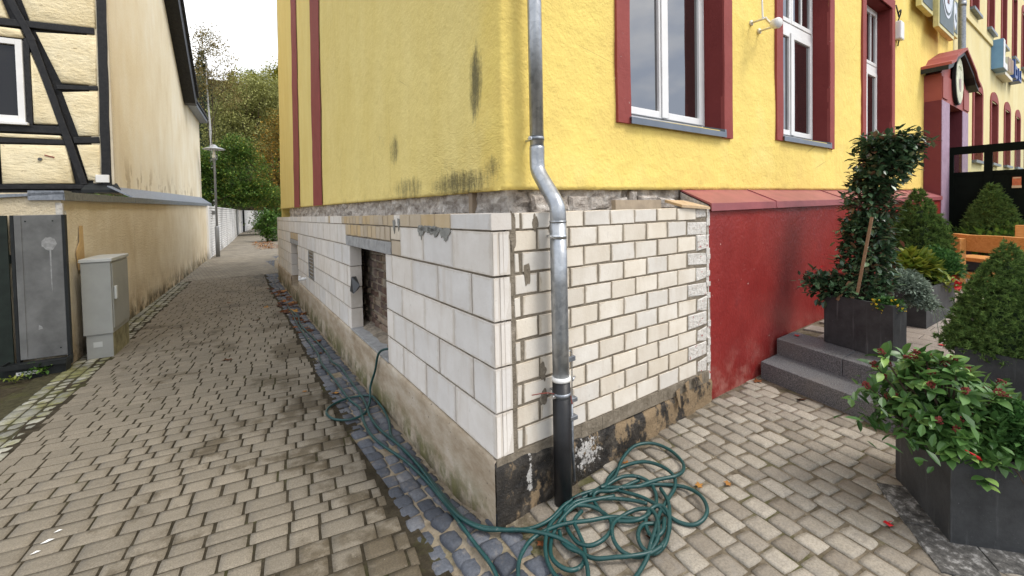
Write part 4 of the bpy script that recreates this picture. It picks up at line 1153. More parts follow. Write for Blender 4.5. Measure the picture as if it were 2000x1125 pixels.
# windows with red surrounds
def window(q, bw=.155, split=True, tz=3.80):
    x0, x1, z0, z1 = q; up = .008 * x0
    z0 += up; z1 += up; tz += up
    m = MB(); yb = -.425                           # frame plane, measured outwards
    # surround: bands on the face
    w = None
    for (a, b, c, d) in ((x0 - bw, x0, z0 - .06, z1 + bw), (x1, x1 + bw, z0 - .06, z1 + bw), (x0, x1, z1, z1 + bw)):
        n_ = 14; poly = []
        vert = (d - c) > (b - a)
        L_ = (d - c) if vert else (b - a)
        left = []; right = []
        for i in range(n_ + 1):
            t = i / n_
            if vert:
                z = c + L_ * t; left.append((a + .010 * vnoise(z * 2.3, a * 3), z)); right.append((b - .004 + .008 * vnoise(z * 2.3, b * 3), z))
            else:
                x = a + L_ * t; left.append((x, c)); right.append((x, d + .008 * vnoise(x * 2.3, d)))
        poly = left + right[::-1]
        m.prism([FR.pt(x, -.262, z) for x, z in poly], Vector((0, -.036, 0)))
    w = m.build('window', RED, house)
    m = MB()
    m.prism([FR.pt(x0, -.245, z0), FR.pt(x0, -.245, z1), FR.pt(x0 + .0, yb - .06, z1), FR.pt(x0, yb - .06, z0)], Vector((-.02, 0, 0)))
    m.prism([FR.pt(x1, -.245, z0), FR.pt(x1, yb - .06, z0), FR.pt(x1, yb - .06, z1), FR.pt(x1, -.245, z1)], Vector((.02, 0, 0)))
    m.prism([FR.pt(x0, -.245, z1), FR.pt(x1, -.245, z1), FR.pt(x1, yb - .06, z1), FR.pt(x0, yb - .06, z1)], Vector((0, 0, .02)))
    m.build('reveal', RED_SHADE, w)
    xm = (x0 + x1) / 2
    m = MB()
    f = .052
    def ring(m, a, b, c, d, t, y0, y1):
        m.box(FR, a, a + t, y0, y1, c, d); m.box(FR, b - t, b, y0, y1, c, d); m.box(FR, a + t, b - t, y0, y1, c, c + t); m.box(FR, a + t, b - t, y0, y1, d - t, d)
    ring(m, x0 + .002, x1 - .002, z0 + .02, z1 - .002, f, yb - .05, yb)
    m.box(FR, x0 + f, x1 - f, yb - .05, yb + .004, tz, tz + .10)
    m.box(FR, xm - .035, xm + .035, yb - .05, yb + .002, tz + .1, z1 - f)
    m.build('frame', WFRAME, w, bevel=.004)
    for a, b in ((x0 + f + .004, xm - .006), (xm + .006, x1 - f - .004)):
        m = MB(); ring(m, a, b, z0 + .02 + f + .004, tz - .006, .062, yb - .035, yb + .016); s_ = m.build('sash', WFRAME, w, bevel=.005)
        m = MB(); m.box(FR, a + .06, b - .06, yb - .016, yb - .008, z0 + .02 + f + .06, tz - .06); m.build('glass', GLASS, w)
        m = MB(); ring(m, a, b, tz + .106, z1 - f - .004, .05, yb - .035, yb + .012); m.box(FR, (a + b) / 2 - .013, (a + b) / 2 + .013, yb - .03, yb + .008, tz + .15, z1 - f - .05)
        m.build('top_light', WFRAME, w, bevel=.004)
        m = MB(); m.box(FR, a + .048, b - .048, yb - .016, yb - .008, tz + .15, z1 - f - .05); m.build('glass', GLASS, w)
    m = MB(); m.box(FR, xm - .045, xm + .045, yb + .018, yb + .03, z0 + .08, tz - .01); m.build('cover_strip', WFRAME, w, bevel=.008)
    # sill: folded sheet with upturned ends
    m = MB(); a, b = x0 - .02, x1 + .0
    pr = [(yb + .002, z0 + .035), (-.205, z0 - .012), (-.205, z0 - .062), (-.213, z0 - .062), (-.213, z0 - .02), (yb + .002, z0 + .025)]
    m.prism([FR.pt(a, d, z) for d, z in pr], Vector((b - a, 0, 0)))
    m.prism([FR.pt(b - .03, yb, z0 + .025), FR.pt(b - .03, -.205, z0 - .05), FR.pt(b - .03, -.208, z0 + .012), FR.pt(b - .03, yb, z0 + .075)], Vector((.03, 0, 0)))
    m.build('sill', SILLM, w)
for q in WINS: window(q)

# red sheet-metal ledge and red wall
XL0, XL1 = 2.135, 10.12
prof = [(-.262, 1.862), (.022, 1.735), (.026, 1.672), (.018, 1.672), (.012, 1.722), (-.262, 1.848)]
edges = [XL0, 3.30, 5.15, 7.0, 8.85, XL1]
for a, b in zip(edges, edges[1:]):
    m = MB(); A = [FR.pt(a, d, z + .0065 * a) for d, z in prof]; B = [FR.pt(b - .004, d, z + .0065 * b) for d, z in prof]; n_ = len(prof)
    m.add(A + B, [tuple(range(n_ - 1, -1, -1)), tuple(range(n_, 2 * n_))] + [(i, (i + 1) % n_, n_ + (i + 1) % n_, n_ + i) for i in range(n_)])
    o = m.build('ledge_sheet', REDCAP, house)
    m = MB(); m.add([FR.pt(b - .012, d, z + .0065 * b + .002) for d, z in prof[:3]] + [FR.pt(b - .012, d + .004, z + .0065 * b + .008) for d, z in prof[:3]] + [FR.pt(b + .004, d, z + .0065 * b + .002) for d, z in prof[:3]] + [FR.pt(b + .004, d + .004, z + .0065 * b + .008) for d, z in prof[:3]],
        [(0, 1, 4, 3), (1, 2, 5, 4), (9, 10, 7, 6), (10, 11, 8, 7), (3, 4, 10, 9), (4, 5, 11, 10)]); m.build('seam', REDCAP, o)
xsr = fr(2.135, 10.1, .1); zz = [-.1, .1, .2, .4, .7, 1.0, 1.3, 1.5, 1.66, 1.74]; vs = []; fs = []
for x in xsr:
    for z in zz: vs.append(FR.pt(x, -.004 + .004 * vnoise(x * 1.5, z * 2), z))
for i in range(len(xsr) - 1):
    for j in range(len(zz) - 1):
        n_ = len(zz); fs.append((i * n_ + j, (i + 1) * n_ + j, (i + 1) * n_ + j + 1, i * n_ + j + 1))
m = MB(); m.v = vs; m.f = fs; m.build('red_base_wall', REDW, house, True)
m = MB(); m.prism([FR.pt(2.135, -.004, -.1), FR.pt(2.135, -.26, -.1), FR.pt(2.135, -.26, 1.85), FR.pt(2.135, -.004, 1.73)], Vector((.012, 0, 0))); m.build('red_base_end', RUBBLE, house)
x = .0; m = MB(); zz_ = .1
while zz_ < 1.68:
    hh = random.uniform(.03, .08); m.box(FR, 2.098 + random.uniform(-.01, .012), 2.142 + random.uniform(-.003, .006), -.06, random.uniform(-.008, .003), zz_, zz_ + hh); zz_ += hh
m.build('ragged_edge', STUB, house)

# porch round the side door
PX0, PX1 = 10.15, 12.62
m = MB(); m.box(FR, PX0, PX1, -.249, .0, 3.62, 4.12); porch = m.build('porch', ROOFR, house)
for (a, b) in ((PX0, 10.80), (12.0, PX1)):
    m = MB(); m.box(FR, a, b, -.249, -.003, TZ, 3.619); pl = m.build('pilaster', MAROON, porch)
    m = MB(); m.box(FR, a + .01, b - .01, -.0029, .006, TZ, 3.618); m.build('pilaster_face', LILAC, porch)
m = MB(); m.box(FR, 10.80, 12.0, -.245, -.2, TZ, 3.62); m.build('doorway', DARKM, porch)
for (a, b) in ((PX0 + .02, PX0 + .42), (PX1 - .55, PX1 - .02)):
    m = MB(); m.box(FR, a, b, .0005, .018, 3.66, 4.06); m.build('panel', ROOFR, porch)
apex = (11.32, 4.72)
gab = [(PX0 + .02, 4.12), (PX1 - .02, 4.12), apex]
m = MB(); m.prism([FR.pt(x, -.02, z) for x, z in gab], Vector((0, .2, 0))); m.build('pediment', ROOFR, porch)
L_ = [(9.92, 4.20), (10.28, 4.30), (10.45, 4.42), apex]; R_ = [(12.85, 4.20), (12.52, 4.30), (12.33, 4.42), apex]
for S_, sg in ((L_, 1), (R_, -1)):
    for (t0, t1, dd, mt, nm) in ((0, .05, .17, ROOFR, 'roof_slope'), (-.085, -.002, .13, DARKM, 'soffit')):
        m = MB()
        for (xa, za), (xb, zb) in zip(S_, S_[1:]):
            m.box8([FR.pt(xa, -.249, za + t0), FR.pt(xb, -.249, zb + t0), FR.pt(xb, dd, zb + t0), FR.pt(xa, dd, za + t0), FR.pt(xa, -.249, za + t1), FR.pt(xb, -.249, zb + t1), FR.pt(xb, dd, zb + t1), FR.pt(xa, dd, za + t1)])
        m.build(nm, mt, porch)
pc = Vector((11.32, 0, 4.13))
m = MB(); k = 28; m.prism([pc + Vector((.36 * math.cos(2 * math.pi * i / k), -.01, .48 * math.sin(2 * math.pi * i / k))) for i in range(k)], Vector((0, -.05, 0))); pq = m.build('plaque', DARKM, porch)
m = MB(); m.prism([pc + Vector((.33 * math.cos(2 * math.pi * i / k), -.06, .45 * math.sin(2 * math.pi * i / k))) for i in range(k)], Vector((0, -.008, 0))); m.build('plaque_face', simple('pale_plaque', (.62, .62, .45), .6, .3, 8), porch)
m = MB(); m.prism([pc + Vector((x, -.069, z)) for x, z in ((-.09, .02), (.09, .06), (.10, -.10), (.02, -.22), (-.06, -.16))], Vector((0, -.004, 0))); m.build('plaque_emblem', simple('faded_emblem', (.36, .28, .27), .7), porch)
m = MB()
for i in range(5): m.prism([pc + Vector((-.14 + i * .06, -.069, .22 + .05 * (i % 2))), pc + Vector((-.11 + i * .06, -.069, .22 + .05 * (i % 2))), pc + Vector((-.10 + i * .06, -.069, .27 + .04 * (i % 2))), pc + Vector((-.13 + i * .06, -.069, .28))], Vector((0, -.003, 0)))
m.build('plaque_emblem', simple('faded_green_emblem', (.25, .27, .14), .7), porch)

# ------------------------------------------------------------------ pale neighbour along the street
nb = empty('neighbour_house', (14, .3, 0), 'pale yellow house with two rows of arched dark red windows', 'house')
NX0, NX1 = 12.63, 46.0
low = [(14.95 + 2.62 * i, 1.42) for i in range(11)]; upw = [(14.55 + 2.42 * i, 1.15) for i in range(12)]
def zN(x): return .016 * (x - 13)
m = MB(); cuts = []
for x, w in low: cuts.append((x + .16, x + w - .16, 2.72, 4.52))
for x, w in upw: cuts.append((x + .14, x + w - .14, 6.52, 8.62))
xs_ = sorted(set([NX0, NX1] + [c for q in cuts for c in q[:2]])); zs__ = [0, 2.72, 4.52, 6.52, 8.62, 11]
for a, b in zip(xs_, xs_[1:]):
    for c, d in zip(zs__, zs__[1:]):
        if any(q[0] - .001 <= a and b <= q[1] + .001 and q[2] - .001 <= c and d <= q[3] + .001 for q in cuts): continue
        m.add([FR.pt(a, -.26, c + zN(a) * (c > 0)), FR.pt(b, -.26, c + zN(b) * (c > 0)), FR.pt(b, -.26, d + zN(b)), FR.pt(a, -.26, d + zN(a))], [(0, 1, 2, 3)])
m.build('facade', PALEY, nb)
m = MB(); m.box(FR, NX0, NX1, -.65, -.6, 0, 11.5); m.build('room_wall', DARKM, nb)
m = MB()
for a, b in zip(fr(NX0, NX1 - 2, 2), fr(NX0 + 2, NX1, 2)): m.box8([FR.pt(a, -.27, 6.10 + zN(a)), FR.pt(b, -.27, 6.10 + zN(b)), FR.pt(b, -.22, 6.10 + zN(b)), FR.pt(a, -.22, 6.10 + zN(a)), FR.pt(a, -.27, 6.24 + zN(a)), FR.pt(b, -.27, 6.24 + zN(b)), FR.pt(b, -.22, 6.24 + zN(b)), FR.pt(a, -.22, 6.24 + zN(a))])
m.build('string_course', PALEY, nb)
def nwin(x, w, z0, z1, t):
    u = zN(x); z0 += u; z1 += u; k = 9
    outer = [(x, z0), (x, z1)] + [(x + w / 2 - w / 2 * math.cos(math.pi * i / k), z1 + .30 * math.sin(math.pi * i / k)) for i in range(1, k)] + [(x + w, z1), (x + w, z0)]
    inner = [(x + t, z0), (x + t, z1 - .02)] + [(x + w / 2 - (w / 2 - t) * math.cos(math.pi * i / k), z1 - .02 + .04 * math.sin(math.pi * i / k)) for i in range(1, k)] + [(x + w - t, z1 - .02), (x + w - t, z0)]
    m = MB(); vs = []; fs = []; n_ = len(outer)
    for p in outer: vs.append(FR.pt(p[0], -.235, p[1]))
    for p in inner: vs.append(FR.pt(p[0], -.235, p[1]))
    for p in inner: vs.append(FR.pt(p[0], -.50, p[1]))
    for p in outer: vs.append(FR.pt(p[0], -.262, p[1]))
    for i in range(n_ - 1):
        fs += [(i, i + 1, n_ + i + 1, n_ + i), (n_ + i, n_ + i + 1, 2 * n_ + i + 1, 2 * n_ + i), (3 * n_ + i, 3 * n_ + i + 1, i + 1, i)]
    m.v = vs; m.f = fs; o = m.build('window', RED, nb)
    m = MB(); m.box(FR, x + t, x + w - t, -.50, -.47, z0, z1); m.build('glass', GLASS, o)
    m = MB(); m.box(FR, x + w / 2 - .03, x + w / 2 + .03, -.47, -.455, z0, z1); m.box(FR, x + t, x + w - t, -.47, -.452, z0 + (z1 - z0) * .7, z0 + (z1 - z0) * .74); m.build('glazing_bar', MAROON, o)
    m = MB(); m.box(FR, x + .02, x + w - .02, -.47, -.17, z0 - .07, z0); m.build('sill', SILLM, o)
for x, w in low: nwin(x, w, 2.72, 4.55, .17)
for x, w in upw: nwin(x, w, 6.52, 8.65, .15)
# ------------------------------------------------------------------ downpipe at the corner
dp = empty('downpipe', (.40, -.1, 0), 'galvanised downpipe with a swan-neck bend into a black standpipe at the corner', 'downpipe')
up_ = Vector((.435, .135, 0)); lo_ = Vector((.392, -.095, 0))
MB().tube([up_ + Vector((0, 0, z)) for z in (9, 5, 3, 2.0)], .043, 20).build('upper_pipe', ZINC, dp, True)
pts = catmull([up_ + Vector((0, 0, 2.12)), up_ + Vector((0, 0, 2.0)), up_.lerp(lo_, .12) + Vector((0, 0, 1.945)), up_.lerp(lo_, .5) + Vector((0, 0, 1.86)), up_.lerp(lo_, .88) + Vector((0, 0, 1.775)), lo_ + Vector((0, 0, 1.72)), lo_ + Vector((0, 0, 1.62))], 5)
MB().tube(pts, .046, 20).build('bend', ZINC, dp, True)
MB().tube([lo_ + Vector((.001 * i, 0, z)) for i, z in enumerate((1.66, 1.3, 1.0, .74))], .0485, 20).build('lower_pipe', ZINC, dp, True)
MB().tube([lo_ + Vector((0, 0, z)) for z in (1.655, 1.665)], .0500, 20).build('pipe_seam', ZINC, dp, True)
def clamp(c, r, hh, mat, nm='clamp'):
    m = MB(); m.tube([c + Vector((0, 0, -hh / 2)), c + Vector((0, 0, hh / 2))], r, 20); o = m.build(nm, mat, dp, True)
    m = MB(); m.bar(c + Vector((-r - .018, -.004, 0)), c + Vector((-r + .004, -.004, 0)), .012, hh * .9); m.tube([c + Vector((-r - .012, -.02, 0)), c + Vector((-r - .012, .012, 0))], .006, 8); m.build('screw', STEEL, o)
    m = MB(); m.bar(c + Vector((0, r - .003, 0)), c + Vector((0, r + .11, 0)), .012, .012); m.build('bracket', STEEL, o)
clamp(up_ + Vector((0, 0, 2.165)), .046, .022, ZINCD); clamp(lo_ + Vector((0, 0, 1.575)), .0515, .022, STEEL)
bx = lo_ + Vector((.004, 0, 0))
MB().tube([bx + Vector((0, 0, z)) for z in (.742, .752, .768)], [.0555, .056, .054], 20).build('collar', WHITEP, dp, True)
MB().tube([bx + Vector((0, 0, z)) for z in (-.03, .3, .745)], .0525, 22).build('standpipe', BPIPE, dp, True)
clamp(bx + Vector((0, 0, .665)), .0555, .024, ZINCD)
m = MB(); m.tube([bx + Vector((.02, -.056, .665)), bx + Vector((.022, -.064, .62))], .003, 6); m.build('bolt', RUST, dp)
m = MB(); m.tube(catmull([bx + Vector((-.05, .0, .675)), bx + Vector((-.09, .03, .682)), bx + Vector((-.16, .075, .672))], 3), .0028, 6); m.build('rusty_strap', RUST, dp)
ew = empty('earth_wire', (.50, -.07, 0), 'thin grey earthing rod and wire clamped beside the black standpipe', 'wire')
MB().tube([(.505, -.075, .10), (.508, -.06, .30), (.512, -.055, .585)], .0095, 8).build('rod', ZINCD, ew, True)
MB().tube(catmull([(.515, -.055, .56), (.522, -.05, .68), (.528, -.045, .74), (.525, -.05, .86), (.50, -.06, .885), (.47, -.07, .88)], 4), .004, 6).build('wire', STEEL, ew, True)
for z in (.475, .585): MB().box(FR, .487, .545, .04, .075, z - .013, z + .013).build('clamp', ZINCD, ew, bevel=.004)
MB().box(FR, .465, .545, .045, .062, .815, .845).build('bracket', ZINCD, ew, bevel=.003)
MB().tube([(.517, -.06, .70), (.545, -.05, .715)], .007, 8).build('connector', STEEL, ew, True)

pk = MB(); pk.prism([FR.pt(1.73, .015, 1.722), FR.pt(2.10, .03, 1.70), FR.pt(2.08, -.10, 1.735), FR.pt(1.98, -.13, 1.758), FR.pt(1.78, -.17, 1.765)], Vector((0, 0, .02)))
pk.build('wood_offcut', PLANKM, None, at=(1.9, .05, 1.72), label='raw wood offcut lying on top of the white brick base by the red ledge', cat='plank')
pk = MB(); pk.box(FR, 1.18, 1.72, -.20, -.16, 1.70, 1.785); pk.build('batten', simple('old_batten', (.36, .29, .21), .8, .2, 10, 0, .3, 30), None, at=(1.45, .18, 1.70), label='old grey-brown batten lying behind the top course of the white bricks', cat='batten')

# plastic sheet hanging in the opening
m = MB(); c = Lpt(3.22, -.03, 0)
P_ = [(3.30, -.03, .90), (3.24, .01, .985), (3.10, -.05, .90), (3.15, .01, .80), (3.24, .03, .82), (3.31, -.01, .87), (3.20, -.06, .84), (3.13, -.02, 1.0)]
pts = [Lpt(a, d, z) for a, d, z in P_]
m.add(pts, [(0, 1, 5), (1, 2, 3), (1, 3, 4), (1, 4, 5), (0, 5, 6), (5, 4, 6), (4, 3, 6), (3, 2, 6), (1, 7, 2), (0, 7, 1)])
foil = simple('black_foil', (.03, .032, .035), .3, .3, 12, 0, .4, 25, .5)
m.build('plastic_sheet', foil, None, at=Lpt(3.12, 0, .76), label='crumpled black plastic sheet hanging at the edge of the basement opening', cat='plastic sheet')
m = MB(); c = Lpt(6.95, 0, .50); m.tube([c + LN * -.02, c + LN * .13], .03, 10); m.tube([c + LN * .10 + Vector((0, 0, -.0)), c + LN * .115 + LD * -.02 + Vector((0, 0, .055))], .022, 8)
m.build('pipe_stub', WHITEP, None, True, at=c, label='short white plastic pipe stub poking out of the block wall below the vent', cat='pipe')

# spotlight, junction box, sign, letters on the facades
sp = empty('spotlight', (3.42, .25, 3.56), 'small white wall spotlight on a stalk between the first two windows', 'lamp')
for (x, z) in ((3.36, 3.575), (3.53, 3.53)):
    m = MB(); m.tube([(x, .25, z), (x, .23, z)], .028, 14); m.tube([(x, .235, z), (x, .09, z)], .011, 8); m.build('wall_rose', CREAMP, sp, True)
m = MB(); m.bar((3.34, .10, 3.575), (3.55, .10, 3.53), .018, .018); m.build('arm', CREAMP, sp)
m = MB(); m.bar((3.30, .10, 3.55), (3.285, .10, 3.78), .010, .016); m.bar((3.30, .10, 3.565), (3.36, .10, 3.575), .010, .010); m.build('aerial', WHITEP, sp)
m = MB(); m.bar((3.53, .10, 3.53), (3.40, .06, 3.505), .014, .014); c = Vector((3.40, .06, 3.505)); m.tube([c, c + Vector((-.01, -.02, -.002)), c + Vector((-.03, -.07, -.012)), c + Vector((-.035, -.085, -.015))], [.022, .046, .052, .044], 14); m.build('lamp_head', WHITEP, sp, True)
jb = empty('junction_box', (8.33, .25, 4.55), 'narrow white box on the yellow wall right of the third window', 'box')
m = MB(); m.box(FR, 8.24, 8.44, -.25, -.16, 4.42, 4.72); m.build('case', WHITEP, jb, bevel=.02)
m = MB(); m.tube(catmull([(8.34, .23, 4.72), (8.36, .2, 4.84), (8.30, .18, 4.90), (8.26, .2, 4.84), (8.33, .21, 4.80), (8.30, .24, 5.0)], 4), .010, 6); m.build('cable', DARKM, jb, True)
m = MB(); m.tube([(8.34, .21, 4.42), (8.36, .23, 4.33)], .01, 6); m.build('cable', DARKM, jb, True)
SIGNG = simple('sign_green', (.055, .085, .085), .45, .2, 6); SIGNC = simple('sign_cream_edge', (.62, .56, .26), .5, .15, 9); SIGNW = simple('sign_white', (.62, .66, .72), .45, .12, 7); SIGNB = simple('sign_brown', (.16, .06, .06), .6, .4, 30)
sg = empty('tavern_sign', (10.6, .2, 5.1), 'three-part green and cream hanging sign with a painted figure on the yellow wall', 'sign')
for (a, b, z0, z1, d) in ((9.20, 10.02, 5.18, 6.35, -.10), (10.05, 11.35, 4.98, 6.75, -.03), (11.42, 12.15, 5.20, 6.0, -.10)):
    m = MB(); m.box(FR, a, b, d - .08, d, z0, z1); o = m.build('board', SIGNC, sg, bevel=.006)
    m = MB(); m.box(FR, a + .07, b - .07, d, d + .008, z0 + .07, z1 - .07); m.build('panel', SIGNG, o)
    c = Vector(((a + b) / 2, -(d + .010), (z0 + z1) / 2 + (.12 if b - a > 1 else 0))); k = 26
    rx, rz = (.50, .72) if b - a > 1 else (.17, .30)
    for s_, mt, e in ((1, SIGNW if b - a > 1 else SIGNC, 0), (.92, SIGNG if b - a > 1 else SIGNW, .004), (.86, SIGNW, .008)):
        m = MB(); m.prism([c + Vector((rx * s_ * math.cos(2 * math.pi * i / k), -e, rz * s_ * math.sin(2 * math.pi * i / k))) for i in range(k)], Vector((0, -.003, 0))); m.build('oval', mt, o)
    if b - a > 1:
        m = MB(); pl_ = [(-.07, -.44), (.06, -.44), (.09, -.1), (.16, .02), (.08, .10), (.10, .22), (.04, .36), (-.06, .36), (-.09, .2), (-.16, .06), (-.09, -.06)]
        m.prism([c + Vector((x, -.0125, z)) for x, z in pl_], Vector((0, -.004, 0)))
        for (x, z) in ((.24, .2), (.30, .28), (.28, .02), (.26, .12)): m.prism([c + Vector((x - .03, -.0125, z)), c + Vector((x + .03, -.0125, z)), c + Vector((x + .02, -.0125, z + .07))], Vector((0, -.004, 0)))
        m.build('figure', SIGNB, o)
    else:
        m = MB(); m.prism([c + Vector((x, -.0125, z)) for x, z in ((-.05, -.02), (.05, -.14), (.09, -.10), (.02, .05))], Vector((0, -.004, 0))); m.build('emblem', SIGNG, o)
nd = empty('neighbour_downpipe', (12.78, .15, 0), 'grey downpipe running up the joint between the yellow and pale houses', 'downpipe')
MB().tube([(12.78, .13, z) for z in (.4, 3, 6, 10)], .065, 14).build('pipe', ZINCD, nd, True)
MB().tube([(12.78, .13, 6.05), (12.78, .13, 6.15)], .072, 14).build('clamp', ZINCD, nd, True)
BLUS = simple('sign_side_blue', (.17, .33, .52), .4, .06); BLUD = simple('sign_deep_blue', (.03, .08, .28), .4, .1); BRNF = simple('sign_face_brown', (.33, .20, .17), .5, .1)
ls = empty('letter_sign', (17.8, .2, 5.4), 'blue and brown raised letters mounted on the pale house below its string course', 'sign')
def letter(mat_side, mat_face, boxes):
    m = MB()
    for a, b, z0, z1 in boxes: m.box(FR, a, b, -.26, -.02, z0, z1)
    o = m.build('letter', mat_side, ls)
    m = MB()
    for a, b, z0, z1 in boxes: m.box(FR, a + .01, b - .01, -.0195, -.012, z0 + .01, z1 - .01)
    m.build('letter_face', mat_face, o)
letter(BLUS, WHITEP, [(17.7, 18.0, 5.52, 6.35), (18.002, 18.45, 5.52, 5.72)])
for i in range(4): letter(CREAMP, BRNF, [(18.65 + .32 * i, 18.8 + .32 * i, 5.58 + .02 * i, 6.0 + .02 * i)])
m = MB(); m.box(FR, 18.5, 20.0, -.26, -.06, 5.46, 5.56); m.build('letter_rail', CREAMP, ls)
letter(BLUD, BLUD, [(20.1, 20.25, 5.6, 6.2), (20.252, 20.6, 5.6, 5.72), (20.252, 20.6, 5.9, 6.02), (20.602, 20.72, 5.65, 5.98)])
for x in (21.0, 21.5): letter(BLUD, BLUD, [(x, x + .14, 5.64, 6.05)])
letter(BLUD, BLUD, [(21.142, 21.498, 5.64, 5.74)])

# ------------------------------------------------------------------ black glazed screen beside the porch
sc = empty('glazed_screen', (10.9, -1.4, TZ), 'black terrace screen with glass strip above a solid lower panel by the porch', 'screen')
FS = Frame((10.9, .06, 0), (0, -1, 0), (-1, 0, 0))
m = MB()
m.box(FS, 0, 3.2, -.05, .0, 2.62, 2.77); sc_r = m.build('rail', BLKGREEN, sc)
m = MB(); m.box(FS, 0, 3.2, -.045, -.004, 2.20, 2.27); m.build('rail', BLKGREEN, sc)
for a in (.0, .52, 1.16, 1.8, 2.44, 3.08): m = MB(); m.box(FS, a, a + .11, -.05, .004, TZ, 2.62); m.build('post', BLKGREEN, sc)
for a in (.11, .63, 1.27, 1.91, 2.55):
    b = {.11: .52, .63: 1.16, 1.27: 1.8, 1.91: 2.44, 2.55: 3.08}[a]
    m = MB(); m.box(FS, a, b, -.03, -.022, 2.27, 2.62); m.build('pane', CLEAR, sc)
    m = MB(); m.box(FS, a, b, -.035, -.012, TZ + .04, 2.2); m.build('lower_panel', BLKGREEN, sc)
nt = empty('notice', (10.88, -.86, 1.92), 'small orange paper notice stuck on the black screen', 'notice')
m = MB(); m.box(FS, .88, .99, .0045, .007, 1.93, 2.13); m.build('paper', simple('orange_paper', (.50, .14, .06), .6, .25, 26), nt)
m = MB(); m.box(FS, .875, .995, .0075, .009, 1.93, 1.975); m.box(FS, .89, .98, .0075, .009, 2.105, 2.125); m.build('strip', simple('cream_paper', (.62, .45, .28), .6), nt)

# ------------------------------------------------------------------ rustic benches
def bench(org, along, n, ln, ztop, label, posts):
    f = Frame(org, along, n); b = empty('rustic_bench', (org[0], org[1], TZ), label, 'bench', 'orange timber benches on the terrace')
    m = MB(); k = 10; top = [(ln * i / k, ztop + .012 * vnoise(i * .8, ztop * 3)) for i in range(k + 1)]
    m.prism([f.pt(a, 0, z) for a, z in top] + [f.pt(ln, 0, ztop - .27), f.pt(0, 0, ztop - .25)], f.n * -.075); m.build('backrest', WOOD, b, bevel=.008)
    m = MB(); m.box(f, 0, ln, -.52, -.06, ztop - .42, ztop - .36); m.build('seat', WOOD, b, bevel=.008)
    for a in posts:
        m = MB(); m.box(f, a, a + .13, .002, .10, TZ, ztop - .06); m.build('post', WOOD, b, bevel=.01)
        m = MB(); m.box(f, a + .02, a + .12, -.5, -.4, TZ, ztop - .421); m.build('leg', WOOD, b, bevel=.01)
    m = MB(); m.box(f, 0.1, ln - .1, -.05, .0, TZ + .1, TZ + .2); m.build('stretcher', WOOD, b, bevel=.008)
    return b
bench((8.55, -.28, 0), (-.60, -.80, 0), (-.80, .60, 0), 2.2, 1.20, 'orange timber bench with a thick plank back seen from behind between the conifers', (.28, 1.6))
bench((9.35, -1.00, 0), (-.10, -.99, 0), (-.99, .10, 0), 1.8, 1.31, 'taller orange timber bench behind the first at the right edge of the picture', (.5, 1.4))

# ------------------------------------------------------------------ planters
def planter(org, along, ln, dpth, z0, ht, label, taper=.0):
    f = Frame(org, along, (-Vector(along).normalized().y, Vector(along).normalized().x, 0))
    p = empty('planter', (org[0], org[1], z0), label, 'planter', 'anthracite planters on the terrace')
    t = .022; m = MB()
    m.box(f, 0, ln, -t, 0, z0, z0 + ht); m.box(f, 0, ln, -dpth, -dpth + t, z0, z0 + ht); m.box(f, 0, t, -dpth + t, -t, z0, z0 + ht); m.box(f, ln - t, ln, -dpth + t, -t, z0, z0 + ht)
    m.build('box', PLANT, p, bevel=.006)
    m = MB(); m.box(f, t, ln - t, -dpth + t, -t, z0 + .02, z0 + ht - .035); m.build('soil', SOIL, p)
    return p, f
A1 = Vector((3.50, -.35, 0)); B1 = Vector((3.31, -.90, 0))
def pl(a, b, dpth, z0, ht, label):
    "front edge a-b, body behind it (away from the camera)"
    d = (b - a).normalized(); out = Vector((d.y, -d.x, 0))
    if out.dot(Vector((-1.29, -1.97, 0)) - a) < 0: out = -out
    f = Frame(a, d, out); L_ = (b - a).length
    p = empty('planter', (a.x, a.y, z0), label, 'planter', 'anthracite planters')
    t = .022; m = MB()
    m.box(f, 0, L_, -t, 0, z0, z0 + ht); m.box(f, 0, L_, -dpth, -dpth + t, z0, z0 + ht); m.box(f, 0, t, -dpth + t, -t, z0, z0 + ht); m.box(f, L_ - t, L_, -dpth + t, -t, z0, z0 + ht)
    m.build('box', PLANT, p)
    m = MB(); m.box(f, t + .001, L_ - t - .001, -dpth + t + .001, -t - .001, z0 + .01, z0 + ht - .04); m.build('soil', SOIL, p)
    return p, f
pl(A1, B1, .16, TZ + .003, .455, 'dark square planter on the top step holding the tall staked laurel')
pl(Vector((4.74, -.83, 0)), Vector((5.86, -.865, 0)), .62, TZ + .003, .40, 'long dark planter behind the first with spruce and silver foliage')
C0 = Vector((1.60, -1.515, 0)); C1 = Vector((2.02, -1.215, 0)); C2 = Vector((2.45, -2.36, 0))
_d = (C0 - C1).normalized(); _e = Vector((-_d.y, _d.x, 0)); _e = _e if _e.y < 0 else -_e
p3f = Frame(C0, _e, _d)                                   # long side runs to the right of the picture
p3 = empty('planter', tuple(C0) , 'large weathered dark planter on the setts at the front right corner', 'planter', 'anthracite planters'); LOC[p3] = C0.copy()
z0 = .085; z1 = .525; W3 = (C0 - C1).length; L3 = .78; t = .025
m = MB()
m.box(p3f, 0, L3, -t, 0, z0, z1); m.box(p3f, 0, L3, -W3, -W3 + t, z0, z1); m.box(p3f, 0, t, -W3 + t, -t, z0, z1); m.box(p3f, L3 - t, L3, -W3 + t, -t, z0, z1)
m.build('box', PLANT, p3)
m = MB(); m.box(p3f, t + .001, L3 - t - .001, -W3 + t + .001, -t - .001, z0 + .02, z1 - .03); m.build('soil', SOIL, p3)
m = MB()
for (a, d) in ((.05, -.05), (L3 - .12, -.05), (.05, -W3 + .05), (L3 - .12, -W3 + .05)): m.box(p3f, a, a + .07, d - .03, d + .03, .04, z0 - .0005)
m.build('foot', DARKM, p3)
